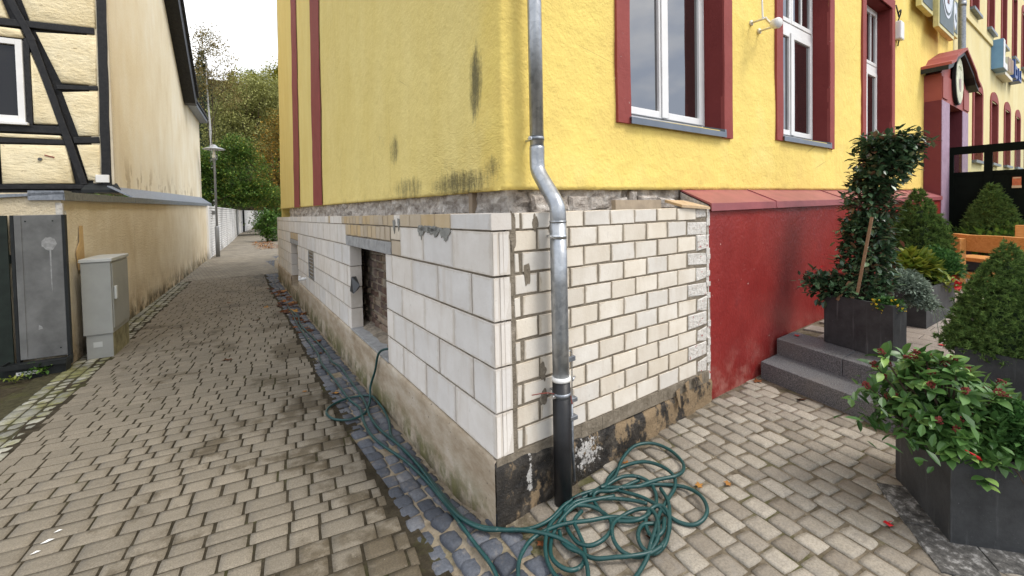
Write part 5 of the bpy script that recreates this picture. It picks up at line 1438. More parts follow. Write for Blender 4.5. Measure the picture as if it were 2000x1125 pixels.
pl(Vector((3.05, -1.30, 0)), Vector((3.0, -1.86, 0)), .5, TZ + .003, .27, 'low dark planter hidden behind the skimmia carrying the front spruce')
pl(Vector((10.3, -.25, 0)), Vector((10.3, -1.1, 0)), .45, TZ + .003, .42, 'dark planter in front of the black screen with a small spruce')

# ------------------------------------------------------------------ plants
def cone_plant(name, base, hgt, rad, n, label, needle=.045, seed=1, lean=0.0):
    r_ = np.random.default_rng(seed); e = empty(name, tuple(base), label, 'conifer', 'dwarf spruces in planters')
    # knobbly cone: shoots of needles on a lumpy surface
    ns = n
    t = 1 - np.sqrt(r_.random(ns)) * .98; a = r_.random(ns) * 2 * np.pi
    lump = .87 + .13 * np.sin(a * 5 + t * 19 + 1.3) * np.sin(t * 27 + a * 3) + .10 * r_.normal(size=ns)
    prof = np.where(t < .12, .78 + t * 1.8, (1 - t) ** .82 * 1.12)
    rr = rad * prof * lump * (0.72 + .28 * r_.random(ns) ** .35)
    c = np.stack([rr * np.cos(a) + lean * t, rr * np.sin(a), t * hgt], 1) + np.array(base)
    od = np.stack([np.cos(a), np.sin(a), .55 + .5 * t], 1) + .35 * r_.normal(size=(ns, 3))
    k = 17; od /= np.linalg.norm(od, axis=1, keepdims=True)
    P = np.repeat(c, k, 0) + r_.normal(size=(ns * k, 3)) * .003 + np.repeat(od, k, 0) * (needle * .5 * r_.random((ns * k, 1)))
    D = np.repeat(od, k, 0) * .75 + .62 * r_.normal(size=(ns * k, 3))
    o = leafobj('foliage', L_SPRUCE, e, NEED_V * np.array([2.2, 1, 2.2]), NEED_T, P, D, needle * (.6 + .7 * r_.random(ns * k)), kind='stuff')
    m = MB(); b = Vector(base); m.lathe(b, [(rad * .56, .0), (rad * .58, hgt * .12), (rad * .3, hgt * .5), (.01, hgt * .82)], 10); m.build('foliage_core', L_SPRUCD, e)  # solid dark core put in to block see-through between the needles
    MB().tube([b + Vector((0, 0, -.06)), b + Vector((0, 0, hgt * .5))], .018, 6).build('trunk', BARK, e)
    return e
cone_plant('dwarf_spruce', (3.36, -1.52, .60), .84, .365, 3600, 'large dense dwarf spruce at the right edge behind the skimmia', .026, 1)
cone_plant('dwarf_spruce', (6.05, -.50, .78), 1.12, .43, 3000, 'dark dwarf spruce behind the staked laurel against the red wall', .036, 2)
cone_plant('dwarf_spruce', (10.6, -.60, .82), 1.18, .47, 1500, 'small distant dwarf spruce in front of the black screen', .07, 3)

def leaf_piece(name, kind=0):
    k = ('leafm', name, kind)
    if k in _pc: return _pc[k]
    rr = random.Random(kind + 5); w = [0, .14, .235, .25, .19, .10, 0]; t = [0, .12, .34, .55, .76, .9, 1.0]
    vs = []; fs = []; cu = rr.uniform(.05, .22); rl = rr.uniform(.02, .09); fold = rr.uniform(.03, .08)
    for i, (a, b) in enumerate(zip(w, t)):
        z = -cu * b * b + rl * math.sin(b * 3)
        vs += [(-a, b, z + fold * (a > 0)), (0, b, z - .012), (a, b, z + fold * (a > 0))]
    for i in range(6):
        for j in range(2): fs.append((i * 3 + j, i * 3 + j + 1, (i + 1) * 3 + j + 1, (i + 1) * 3 + j))
    me = bpy.data.meshes.new(name); me.from_pydata(vs, [], fs); me.polygons.foreach_set('use_smooth', [True] * len(fs)); me.update(); _pc[k] = me; return me
def put_leaf(parent, pos, dr, size, mat, name='leaf', wide=1.0, nk=5, roll=0.0):
    me = leaf_piece(name + mat.name, random.randrange(nk))
    if not me.materials: me.materials.append(mat)
    o = bpy.data.objects.new(name, me); COL.objects.link(o); o.parent = parent
    d = Vector(dr).normalized(); up = Vector((0, 0, 1)); x = d.cross(up)
    if x.length < .1: x = Vector((1, 0, 0))
    x.normalize(); z = x.cross(d)
    M_ = Matrix((x, d, z)).transposed()
    o.rotation_euler = (M_ @ Matrix.Rotation(roll, 3, 'Y')).to_euler(); o.scale = (size * wide, size, size); o.location = Vector(pos) - base_of(parent); return o
def bud(parent, c, r, mat, name='flower_bud', n=26):
    k = ('bud', mat.name, round(r, 3))
    if k not in _pc:
        rr = random.Random(3); m = MB()
        for i in range(n):
            d = Vector((rr.gauss(0, 1), rr.gauss(0, 1), rr.gauss(.5, 1))).normalized(); c0 = d * r * rr.uniform(.55, 1); q = r * .3
            m.add([c0 + Vector((q, 0, 0)), c0 + Vector((-q, 0, 0)), c0 + Vector((0, q, 0)), c0 + Vector((0, -q, 0)), c0 + Vector((0, 0, q)), c0 + Vector((0, 0, -q))], [(0, 2, 4), (2, 1, 4), (1, 3, 4), (3, 0, 4), (2, 0, 5), (1, 2, 5), (3, 1, 5), (0, 3, 5)])
        _pc[k] = m.mesh(name)
    me = _pc[k]
    if not me.materials: me.materials.append(mat)
    o = bpy.data.objects.new(name, me); COL.objects.link(o); o.parent = parent; o.location = Vector(c) - base_of(parent); o.rotation_euler = (random.random(), random.random(), random.random() * 6); return o

# skimmia in the front planter: rosettes of glossy leaves with red buds
sk = empty('skimmia_shrub', (1.92, -1.50, .50), 'glossy green skimmia with dark red bud clusters filling the front planter', 'shrub')
random.seed(21); ctr = Vector((1.93, -1.45, .50)); stems = MB(); nleaf = 0
shoots = []
for i in range(96):
    a = random.uniform(0, 2 * math.pi); q = random.random() ** .5
    ax = Vector((.810, -.586, 0)) * (.36 * q * math.cos(a)) + Vector((.586, .810, 0)) * (.27 * q * math.sin(a))
    hh = .40 - .20 * q ** 2.2 + random.uniform(-.06, .04)
    if math.cos(a) > .35: hh -= .10 * math.cos(a)
    if i % 3 == 0: hh *= .55
    shoots.append(ctr + ax + Vector((0, 0, max(hh, .03))))
for dx_, dy_, hh in ((-.34, .05, .34), (-.37, .06, .22), (-.33, .02, .42), (-.34, 0, .12), (-.30, -.10, .05), (-.22, -.2, .04), (-.10, -.24, .03), (.05, -.28, .04), (.2, -.3, .05), (-.28, -.12, .14), (-.15, -.2, .16), (.0, -.24, .16), (.14, -.27, .14)):
    shoots.append(ctr + Vector((.810, -.586, 0)) * dx_ + Vector((.586, .810, 0)) * dy_ + Vector((0, 0, hh)))
for i in range(30):
    a_ = random.uniform(-.02, .36); shoots.append(p3f.pt(a_, random.uniform(-.05, .035), random.uniform(.53, .63)))
for i in range(18):
    d_ = random.uniform(-.46, .0); shoots.append(p3f.pt(random.uniform(-.05, .05), d_, random.uniform(.54, .68)))
lv = []
for i, s_ in enumerate(shoots):
    ax = (s_ - (ctr + Vector((0, 0, -.12)))).normalized(); b0 = ctr + (s_ - ctr) * .25; b0.z = .48
    stems.tube([b0, b0.lerp(s_, .6) + Vector((0, 0, .01)), s_], [.006, .005, .003], 5, False)
    nl = random.randint(6, 9); ph = random.random() * 6
    for k in range(nl):
        an = ph + 2.4 * k; el_ = random.uniform(.05, .75) if k < nl - 2 else random.uniform(.8, 1.1)
        t1 = ax.cross(Vector((0.3, .2, 1))).normalized(); t2 = ax.cross(t1)
        d = (t1 * math.cos(an) + t2 * math.sin(an)) * math.cos(el_) + ax * math.sin(el_)
        lv.append((s_ - ax * random.uniform(0, .05), d, random.uniform(.055, .098)))
    if random.random() < .52 and s_.z > .6: bud(sk, s_ + ax * .018, .019, BUDR)
eye = Vector((-1.29, -1.97, 1.74)); lv.sort(key=lambda q: -(q[1].dot((eye - q[0]).normalized()) * .1 + q[0].z + .5 * (eye - q[0]).normalized().dot(q[0] - ctr)))
for p_, d, s_ in lv[:300]: put_leaf(sk, p_, d, s_, L_SKIM, roll=random.uniform(-.6, .6), wide=random.uniform(.75, 1.0))
q = lv[300:]
leafobj('inner_leaves', L_SKIM, sk, LEAF_V, LEAF_T, [tuple(a) for a, b, c in q], [tuple(b) for a, b, c in q], np.array([c for a, b, c in q]), kind='stuff')
stems.build('stems', BARK, sk)
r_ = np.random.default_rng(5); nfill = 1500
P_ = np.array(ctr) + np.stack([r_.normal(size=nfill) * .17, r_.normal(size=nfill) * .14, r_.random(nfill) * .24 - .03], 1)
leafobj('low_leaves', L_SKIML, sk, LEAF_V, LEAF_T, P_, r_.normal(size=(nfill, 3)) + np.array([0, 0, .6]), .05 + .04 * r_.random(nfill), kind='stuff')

# trailing mandevilla at the front lip of the planter with its red bud
mv = empty('trailing_plant', (1.72, -1.52, .5), 'light green trailing plant with one red bud hanging over the front planter lip', 'plant')
random.seed(4)
for (u, d, z, n_) in ((-.01, .01, .53, 9), (.05, .03, .56, 10), (.11, .03, .52, 10), (.10, .05, .44, 9), (-.0, -.10, .54, 8), (-.01, -.22, .54, 9), (.16, .03, .53, 8), (-.02, -.32, .55, 9)):
    c = p3f.pt(u, d, z)
    for k in range(n_):
        a = 2.4 * k; dr_ = Vector((math.cos(a), math.sin(a), random.uniform(-.25, .35))) + p3f.n * .3
        put_leaf(mv, c + Vector((0, 0, random.uniform(-.02, .02))), dr_, random.uniform(.04, .062), L_SKIM, wide=1.45)
m = MB(); c = p3f.pt(.065, .05, .555); m.tube([c + Vector((-.03, .03, .025)), c, c + Vector((.008, -.009, -.009)), c + Vector((.022, -.02, -.024))], [.002, .005, .008, .001], 8); m.build('flower_bud', REDF, mv, True)
m = MB(); m.tube(catmull([p3f.pt(.1, -.05, .5), p3f.pt(.2, .02, .52), p3f.pt(.24, .045, .45)], 4), .003, 5); m.build('stem', BARK, mv)
# feathery plant on the right of the planter
fe = empty('feathery_plant', (2.2, -1.85, .5), 'feathery light green plant at the right end of the front planter', 'plant')
def feathery(par, c, rx, ry, rz, n, mat, ln=.05, seed=0, tv=NEED_V, tt=NEED_T, kk=7, up=.5):
    r_ = np.random.default_rng(seed); d = r_.normal(size=(n, 3)); d /= np.linalg.norm(d, axis=1, keepdims=True); d[:, 2] = np.abs(d[:, 2]) * 1.0 - .15
    q = r_.random(n) ** .45; P = np.array(c) + d * q[:, None] * np.array([rx, ry, rz])
    PP = np.repeat(P, kk, 0) + r_.normal(size=(n * kk, 3)) * ln * .35; DD = np.repeat(d + np.array([0, 0, up]), kk, 0) + .7 * r_.normal(size=(n * kk, 3))
    return leafobj('foliage', mat, par, tv, tt, PP, DD, ln * (.5 + .8 * r_.random(n * kk)), kind='stuff')
c_ = p3f.pt(.31, -.10, .60)
feathery(fe, tuple(p3f.pt(.55, -.22, .58)), .2, .18, .15, 800, L_FERN, .036, 19, QUAD_V * np.array([.8, 1, 1]), QUAD_T)
feathery(fe, tuple(c_), .15, .14, .17, 900, L_FERN, .034, 11, QUAD_V * np.array([.8, 1, 1]), QUAD_T)
MB().tube([c_ + Vector((0, 0, -.1)), c_ + Vector((0, 0, .1))], .006, 5).build('stem', BARK, fe)

# staked laurel-like shrub
la = empty('staked_laurel', (3.62, -.60, .86), 'tall dark glossy shrub with reddish tips tied to a wooden stake', 'shrub')
random.seed(9); spine = [Vector((3.64, -.60, .84)), Vector((3.72, -.60, 1.15)), Vector((3.80, -.60, 1.5)), Vector((3.90, -.62, 1.85)), Vector((4.02, -.68, 2.12)), Vector((4.06, -.70, 2.30))]
sp_ = catmull(spine, 5)
MB().tube(sp_, [.014 - .010 * i / len(sp_) for i in range(len(sp_))], 6).build('stem', BARK, la)
side = Vector((.81, -.586, 0)); lv = []; tw = MB()
for i in range(900):
    t = random.random() ** .85; p = sp_[min(int(t * len(sp_)), len(sp_) - 1)]
    wd = .24 - .03 * math.sin(t * 3.1) if t < .72 else .215 + .06 * (t - .72) / .28
    a = random.uniform(0, 2 * math.pi); q = random.random() ** .5
    off = side * (wd * q * math.cos(a)) + Vector((.586, .81, 0)) * (wd * .75 * q * math.sin(a))
    if t > .8: off += side * random.uniform(-.04, .08)
    e_ = p + off + Vector((0, 0, random.uniform(-.05, .07)))
    tw.tube([p, e_], [.004, .002], 4, False)
    for k in range(random.randint(5, 8)):
        d = off.normalized() * .6 + Vector((random.gauss(0, .7), random.gauss(0, .7), random.gauss(.05, .6)))
        lv.append((e_ + Vector((random.gauss(0, .022), random.gauss(0, .022), random.gauss(0, .025))), d, random.uniform(.05, .085)))
tw.build('twigs', BARK, la)
lv.sort(key=lambda q: (q[0] - eye).length)
for p_, d, s_ in lv[:300]: put_leaf(la, p_, d, s_, L_PHOTP, roll=random.uniform(-.6, .6), wide=1.05)
q = lv[300:]
leafobj('foliage', L_PHOT, la, LEAF_V, LEAF_T, [tuple(a) for a, b, c in q], [tuple(b) for a, b, c in q], np.array([c for a, b, c in q]), kind='stuff', wide=1.1)
stk = MB(); stk.bar((3.42, -.63, .93), (3.54, -.70, 1.60), .02, .02); stk.build('plant_stake', STAKE, None, at=(3.55, -.6, .93), label='upright brown wooden stake tied to the tall laurel', cat='stake')
stk = MB(); stk.bar((3.46, -.47, .84), (3.47, -.56, 1.02), .024, .024); stk.build('plant_stake', STAKE, None, at=(3.52, -.46, .84), label='short slanting wooden stake at the left of the laurel planter', cat='stake')

# other plants in the two planters on the terrace
md = empty('mandevilla', (3.66, -.42, .86), 'dark leafy plant with a few red flowers at the left of the laurel planter', 'plant')
r_ = np.random.default_rng(12); n_ = 420; c_ = np.array([3.60, -.40, .93])
dd = r_.normal(size=(n_, 3)); P_ = c_ + dd * np.array([.07, .085, .055]) + np.array([-.05, .04, .0]) * r_.random((n_, 1))
leafobj('foliage', L_PHOT, md, LEAF_V, LEAF_T, P_, r_.normal(size=(n_, 3)) + dd * .5, .05 + .035 * r_.random(n_), kind='stuff', wide=1.2)
n_ = 120; P_ = np.array([3.52, -.27, .99]) + r_.normal(size=(n_, 3)) * np.array([.035, .05, .05]); leafobj('side_shoot', L_PHOT, md, LEAF_V, LEAF_T, P_, r_.normal(size=(n_, 3)) + np.array([-.3, .3, .3]), .045 + .03 * r_.random(n_), kind='stuff', wide=1.2)
for (x, y, z) in ((3.62, -.31, 1.23), (3.60, -.30, 1.12), (3.55, -.38, .97), (3.48, -.26, .95), (3.47, -.25, 1.02)):
    for k in range(4): put_leaf(md, (x, y, z), (math.cos(k * 1.6), math.sin(k * 1.6), random.uniform(-.2, .4)), .032, REDF, 'petal', 1.5)
sv = empty('silver_plant', (4.15, -.85, .86), 'pale silver-grey wiry plant spilling over between the two planters', 'plant')
feathery(sv, (4.05, -.80, .93), .20, .17, .17, 900, L_GREY, .036, 13, QUAD_V * np.array([.75, 1, 1]), QUAD_T, 7, .3)
feathery(sv, (4.02, -.92, .80), .10, .12, .14, 380, L_GREY, .034, 14, QUAD_V * np.array([.6, 1, 1]), QUAD_T, 7, -.2)
m = MB()
for i in range(16):
    a = Vector((4.05 + random.uniform(-.1, .15), -.92 + random.uniform(-.05, .05), .84)); m.tube(catmull([a, a + Vector((random.uniform(-.1, .2), -.10, -.06)), a + Vector((random.uniform(-.15, .35), -.14, random.uniform(-.30, -.12)))], 3), .0022, 4, False)
m.build('stems', L_GREY, sv)
yf = empty('yellow_flowers', (3.50, -.86, .86), 'small yellow daisies hanging over the front corner of the laurel planter', 'flowers')
feathery(yf, (3.42, -.84, .85), .085, .11, .075, 260, L_FERN, .026, 15, QUAD_V, QUAD_T, 6, .2)
for i in range(34):
    d = Vector((random.gauss(-.5, .6), random.gauss(-.2, .7), random.gauss(.1, .6))).normalized(); c = Vector((3.42 + d.x * .092, -.84 + d.y * .118, .85 + d.z * .08)); bud(yf, c, .0095, YELF, 'flower', 10)
yg = empty('yellow_green_shrub', (5.2, -.55, .8), 'bright yellow-green leafy shrub beside the laurel', 'shrub')
r_ = np.random.default_rng(16); n_ = 620; dd = r_.normal(size=(n_, 3)); dd /= np.linalg.norm(dd, axis=1, keepdims=True); dd[:, 2] = np.abs(dd[:, 2]) - .2
P_ = np.array([5.40, -.58, .93]) + dd * np.array([.24, .24, .26]) * (r_.random((n_, 1)) ** .35)
leafobj('foliage', L_YG, yg, LEAF_V, LEAF_T, P_, dd + .6 * r_.normal(size=(n_, 3)), .08 + .06 * r_.random(n_), kind='stuff'); MB().tube([(5.4, -.58, .78), (5.4, -.58, 1.0)], .01, 5).build('stem', BARK, yg)
fb = empty('feathery_plant', (6.0, -.80, .8), 'soft feathery green plant at the right end of the long planter', 'plant')
feathery(fb, (5.75, -.72, .90), .30, .22, .30, 1300, L_FERN, .05, 17, QUAD_V * np.array([.7, 1, 1]), QUAD_T, 7, .5); MB().tube([(5.75, -.72, .78), (5.75, -.72, .95)], .01, 5).build('stem', BARK, fb)
pt_ = empty('red_petunias', (5.60, -.88, .78), 'bright red petunias hanging over the end of the long planter', 'flowers')
for i, (x, y, z) in enumerate(((5.55, -.90, .86), (5.62, -.91, .82), (5.70, -.90, .85), (5.50, -.93, .78), (5.58, -.92, .75), (5.66, -.93, .77))):
    for k in range(5): put_leaf(pt_, (x, y, z), (math.cos(k * 1.26), -.4 + .3 * math.sin(k), math.sin(k * 1.26)), .05, REDF, 'petal', 1.9)
n_ = 90; P_ = np.array([5.45, -.85, .84]) + r_.normal(size=(n_, 3)) * np.array([.12, .05, .04]); leafobj('foliage', L_YG, pt_, LEAF_V, LEAF_T, P_, r_.normal(size=(n_, 3)), .05 + .03 * r_.random(n_), kind='stuff')
sl_ = empty('leafy_shrub', (10.3, -.7, .8), 'low glossy green shrub under the distant spruce by the screen', 'shrub')
n_ = 700; dd = r_.normal(size=(n_, 3)); P_ = np.array([10.35, -.72, .95]) + dd * np.array([.16, .32, .11]); leafobj('foliage', L_BUSH, sl_, LEAF_V, LEAF_T, P_, dd + np.array([0, 0, .8]), .10 + .07 * r_.random(n_), kind='stuff'); MB().tube([(10.35, -.72, .78), (10.35, -.72, 1.0)], .01, 5).build('stem', BARK, sl_)
HOSE = {
    'a': [(0.126,1.98), (0.024,1.727), (-0.047,1.489), (-0.052,1.233), (-0.041,0.902), (-0.059,0.565), (-0.115,0.208), (-0.077,0.061), (-0.004,-0.043), (0.042,-0.094), (0.13,-0.146), (0.233,-0.17), (0.354,-0.149), (0.479,-0.143), (0.598,-0.169), (0.684,-0.229), (0.713,-0.298), (0.736,-0.388), (0.741,-0.485), (0.731,-0.563), (0.746,-0.629), (0.787,-0.682), (0.858,-0.697), (0.927,-0.671), (0.991,-0.596), (1.008,-0.499), (0.961,-0.414), (0.88,-0.349), (0.787,-0.312), (0.712,-0.262), (0.645,-0.195), (0.541,-0.162), (0.407,-0.155), (0.283,-0.176), (0.187,-0.213), (0.107,-0.276), (0.053,-0.35), (0.027,-0.434), (0.029,-0.501)],
    'loop': [(0.126,1.98), (0.151,2.23), (0.069,2.384), (-0.098,2.462), (-0.274,2.41), (-0.366,2.277), (-0.351,2.097), (-0.247,1.99), (-0.103,2.016), (0.011,2.205)],
    'b': [(0.162,7.559), (0.165,7.192), (0.161,6.661), (0.088,6.02), (0.072,5.423), (0.073,4.725), (0.06,4.077), (0.028,3.695), (0.057,3.41), (0.026,2.901), (-0.013,2.307), (-0.074,1.944), (-0.09,1.645), (-0.052,1.233), (-0.052,0.911), (-0.074,0.564), (-0.125,0.236), (-0.086,0.046), (-0.011,-0.053), (0.055,-0.133), (0.114,-0.217), (0.172,-0.299), (0.198,-0.374), (0.208,-0.452), (0.23,-0.514), (0.291,-0.57), (0.367,-0.62), (0.453,-0.65), (0.554,-0.656), (0.653,-0.624), (0.731,-0.563), (0.748,-0.504), (0.692,-0.48), (0.619,-0.502), (0.558,-0.564), (0.552,-0.613), (0.608,-0.618), (0.686,-0.572)],
    'c': [(0.24,8.39), (0.152,7.494), (0.126,6.952), (0.054,6.16), (0.011,5.29), (-0.014,4.799), (-0.033,4.224), (-0.07,3.9), (-0.091,3.618), (-0.095,3.145), (-0.113,2.684), (-0.117,2.392), (-0.095,2.159), (-0.15,1.866), (-0.173,1.59), (-0.148,1.345), (-0.103,1.105), (-0.081,0.846), (-0.08,0.606), (-0.116,0.326), (-0.14,0.166), (-0.149,-0.016), (-0.153,-0.153), (-0.169,-0.246), (-0.19,-0.324)],
    'd': [(0.615,-0.183), (0.653,-0.188), (0.725,-0.144), (0.839,-0.115), (0.933,-0.138), (1.015,-0.202), (1.048,-0.3), (1.037,-0.388), (0.966,-0.448), (0.846,-0.484), (0.704,-0.528), (0.593,-0.584), (0.495,-0.626), (0.42,-0.66), (0.324,-0.684), (0.263,-0.697)],
    'e': [(0.526,-0.177), (0.612,-0.166), (0.762,-0.161), (0.923,-0.085), (1.093,-0.05), (1.216,-0.102), (1.253,-0.214), (1.206,-0.338), (1.123,-0.401), (1.028,-0.411), (0.921,-0.363), (0.787,-0.312)],
    'f': [(0.582,-0.184), (0.681,-0.182), (0.787,-0.199), (0.86,-0.255), (0.883,-0.329), (0.837,-0.407), (0.752,-0.468), (0.664,-0.493), (0.583,-0.489), (0.53,-0.449), (0.49,-0.379), (0.493,-0.295), (0.522,-0.215), (0.574,-0.191), (0.648,-0.241), (0.745,-0.253), (0.866,-0.269)],
    'g': [(0.321,-0.185), (0.369,-0.175), (0.458,-0.233), (0.491,-0.306), (0.478,-0.381), (0.412,-0.439), (0.324,-0.46), (0.256,-0.439), (0.234,-0.373), (0.257,-0.284), (0.296,-0.212), (0.338,-0.187), (0.428,-0.174), (0.525,-0.218), (0.623,-0.282), (0.685,-0.357), (0.716,-0.437)],
    'h': [(0.523,-0.671), (0.457,-0.654), (0.392,-0.623), (0.356,-0.568), (0.365,-0.506), (0.411,-0.449), (0.473,-0.412), (0.562,-0.405), (0.643,-0.425), (0.683,-0.478), (0.656,-0.546), (0.555,-0.626), (0.442,-0.651)],
    'i': [(0.693,-0.566), (0.635,-0.546), (0.573,-0.521), (0.499,-0.546), (0.457,-0.594), (0.459,-0.645), (0.508,-0.667), (0.588,-0.654), (0.705,-0.589), (0.812,-0.508), (0.886,-0.406)],
    'j': [(0.401,-0.241), (0.312,-0.274), (0.279,-0.336), (0.252,-0.399), (0.21,-0.454), (0.152,-0.49), (0.09,-0.487), (0.061,-0.44), (0.071,-0.366), (0.127,-0.292), (0.196,-0.243), (0.279,-0.21), (0.407,-0.195), (0.528,-0.234), (0.635,-0.272)],
    'k': [(-0.121,-0.347), (-0.067,-0.279), (-0.009,-0.239), (0.069,-0.211), (0.153,-0.223), (0.253,-0.258), (0.376,-0.323), (0.497,-0.373), (0.576,-0.453), (0.619,-0.502)],
    'l': [(0.222,-0.254), (0.187,-0.312), (0.178,-0.377), (0.193,-0.449), (0.17,-0.505), (0.114,-0.572)],
}
# ------------------------------------------------------------------ garden hose
gh = empty('garden_hose', (.6, -.4, 0), 'dark green garden hose running along the blue cobbles into a loose coil on the setts', 'hose')
for si, (nm, pts) in enumerate(HOSE.items()):
    P_ = []
    for i, (x, y) in enumerate(pts):
        if y > .2: x = min(x, wallx(y) - .035)
        coil = 1 if (x > .02 and y < 0) else 0
        z = h(x, y) + .0140 + coil * (.010 + .010 * math.sin(i * 1.15 + si * 1.9)) + (.003 * (si % 3))
        P_.append(Vector((x, y, z)))
    if nm == 'loop':
        P_[-1].z += .02; q = P_[-1]
        P_ += [Vector((.05, 2.30, q.z + .10)), Vector((.075, 2.22, .20)), Vector((.075, 2.10, .40)), Vector((.12, 1.98, .465)), Vector((.22, 1.98, .44)), Vector((.34, 2.05, .42))]
    MB().tube(catmull(P_, 5), .0106, 8).build('hose_length', HOSE_M, gh, True)
m = MB(); m.tube([(.42, -.16, h(.42, -.16) + .035), (.47, -.17, h(.47, -.17) + .035)], .014, 8); m.build('coupling', DARKM, gh, True)

# ------------------------------------------------------------------ fallen leaves
random.seed(31)
def maple(kind):
    k = ('maple', kind)
    if k in _pc: return _pc[k]
    rr = random.Random(kind * 3 + 1); m = MB(); n = 15; ring = []
    for i in range(n):
        a = 2 * math.pi * i / n; r = (1.0 if i % 3 == 0 else .52 if i % 3 == 1 else .72) * rr.uniform(.8, 1.1)
        ring.append((r * math.cos(a), r * math.sin(a), .35 * r * r * rr.uniform(-.1, .9) * (1 if kind % 2 else .7)))
    m.add([(0, 0, .06)] + ring, [(0, i + 1, (i + 1) % n + 1) for i in range(n)]); m.add([(-.03, -.02, .03), (-.03, .02, .03), (-1.5, .05, .25)], [(0, 1, 2)])
    me = m.mesh('fallen_leaf'); me.materials.append(DRYL); _pc[k] = me; return me
def drop(x, y, s_, label, z=None):
    o = bpy.data.objects.new('fallen_leaf', maple(random.randrange(7))); COL.objects.link(o)
    o.location = (x, y, (h(x, y) if z is None else z) + .004); o.rotation_euler = (random.uniform(-.25, .25), random.uniform(-.25, .25), random.uniform(0, 6.3)); o.scale = (s_, s_, s_ * random.uniform(.6, 1.2))
    setp(o, label, 'leaf', 'fallen leaves')
for x, y, s_, lb in ((-1.0, 4.72, .075, 'large dark brown leaf lying alone in the middle of the alley'), (-.42, 2.96, .03, 'small brown leaf on the pavers near the hose loop'), (-.48, 7.63, .055, 'brown leaf on the pavers beyond the large lone leaf, nearer the left'),
    (-.44, 6.97, .06, 'brown leaf on the pavers beyond the large lone leaf, nearer the camera'), (-.17, 8.12, .06, 'orange leaf on the pavers just left of the leaf drift'), (-.75, 9.2, .05, 'farthest brown leaf lying on the open pavers of the alley'),
    (.56, -.58, .035, 'brown leaf among the hose coils at the bottom'), (.64, -.50, .03, 'brown leaf tucked under the tight inner hose loop'), (1.1, -.52, .028, 'curled brown leaf right of the outermost hose loop'), (1.24, -.62, .026, 'small dark leaf on the setts farther right of the hose coil'),
    (2.81, -.06, .05, 'brown leaf at the foot of the red wall by the lowest step'), (2.70, -.46, .05, 'orange curled leaf lying in front of the lowest step'), (.11, -.25, .045, 'orange-brown leaf under the hose just off the house corner'), (.95, -.10, .03, 'small brown leaf inside the largest upper hose loop'),
    (-.18, 2.71, .05, 'yellow-orange leaf at the paver edge beside the hose loop'), (-.02, 5.52, .06, 'brown leaf between the two hose lines on the cobbles'), (.10, 4.83, .08, 'large brown leaf at the foot of the plinth below the basement opening'), (.0, 4.2, .045, 'small brown leaf on the hose line nearest the camera')):
    drop(x, y, s_, lb)
for x, y, s_ in ((.14, 5.78, .07), (-.0, 5.94, .07), (.16, 6.42, .07), (.07, 7.3, .08)): drop(x, y, s_, 'brown leaf in the drift on the cobbles along the block wall')
for i in range(46):
    y = random.choice([random.gauss(9.4, .5), random.gauss(7.2, .7), random.gauss(8.2, .9), random.uniform(6, 12.5)]); x = random.uniform(EDGE(y) - .02, EDGE(y) + .30); drop(x, y, random.uniform(.07, .12), 'brown leaf in the drift on the cobbles along the block wall')
n_ = 520; P_ = np.stack([rng.uniform(1.5, 2.5, n_) + rng.normal(size=n_) * .15, rng.uniform(25, 32, n_), np.zeros(n_)], 1); P_[:, 0] += (P_[:, 1] - 25) * .05
for i in range(n_): P_[i, 2] = h(P_[i, 0], P_[i, 1]) + .02
leafobj('leaf_litter', DRYS, None, QUAD_V, QUAD_T, P_, rng.normal(size=(n_, 3)) * np.array([1, 1, .2]), rng.uniform(.08, .16, n_), kind='stuff')
for (x, y, s_, lb) in ((1.53, -1.30, .022, 'red fallen petal on the setts by the front planter'), (4.15, -1.05, .028, 'red fallen petal on the terrace tiles near the long planter'), (3.5, -.12, .028, 'red fallen petal on the terrace tiles beside the red wall')):
    m = MB(); z = (TZ if x > 3 else h(x, y)) + .006; c = Vector((x, y, z)); k = 7
    m.add([c + Vector((s_ * math.cos(6.28 * i / k) * random.uniform(.7, 1), s_ * math.sin(6.28 * i / k), .006 * (i % 2))) for i in range(k)], [tuple(range(k))]); m.add([c + Vector((s_, 0, 0)), c + Vector((s_ * 2.2, -s_ * .4, .003)), c + Vector((s_, .006, 0))], [(0, 1, 2)])
    m.build('petal', REDF, None, at=c, label=lb, cat='petal')
for (x, y, s_) in ((-2.06, 1.5, .02), (-2.03, 1.58, .028), (-2.0, 1.66, .018)):
    m = MB(); c = Vector((x, y, h(x, y) + .006)); m.add([c + Vector((-s_, 0, 0)), c + Vector((0, -s_ * .4, .003)), c + Vector((s_ * 1.1, s_ * .3, 0)), c + Vector((.2 * s_, s_ * .6, .004))], [(0, 1, 2, 3)])
    m.build('paint_chip', WHITEP, None, at=c, label={-2.06: 'white chip on the alley pavers at the lower left, nearest of three', -2.03: 'largest white chip on the alley pavers at the lower left', -2.0: 'white chip on the alley pavers at the lower left, farthest of three'}[x], cat='chip', group='white chips on the pavers')

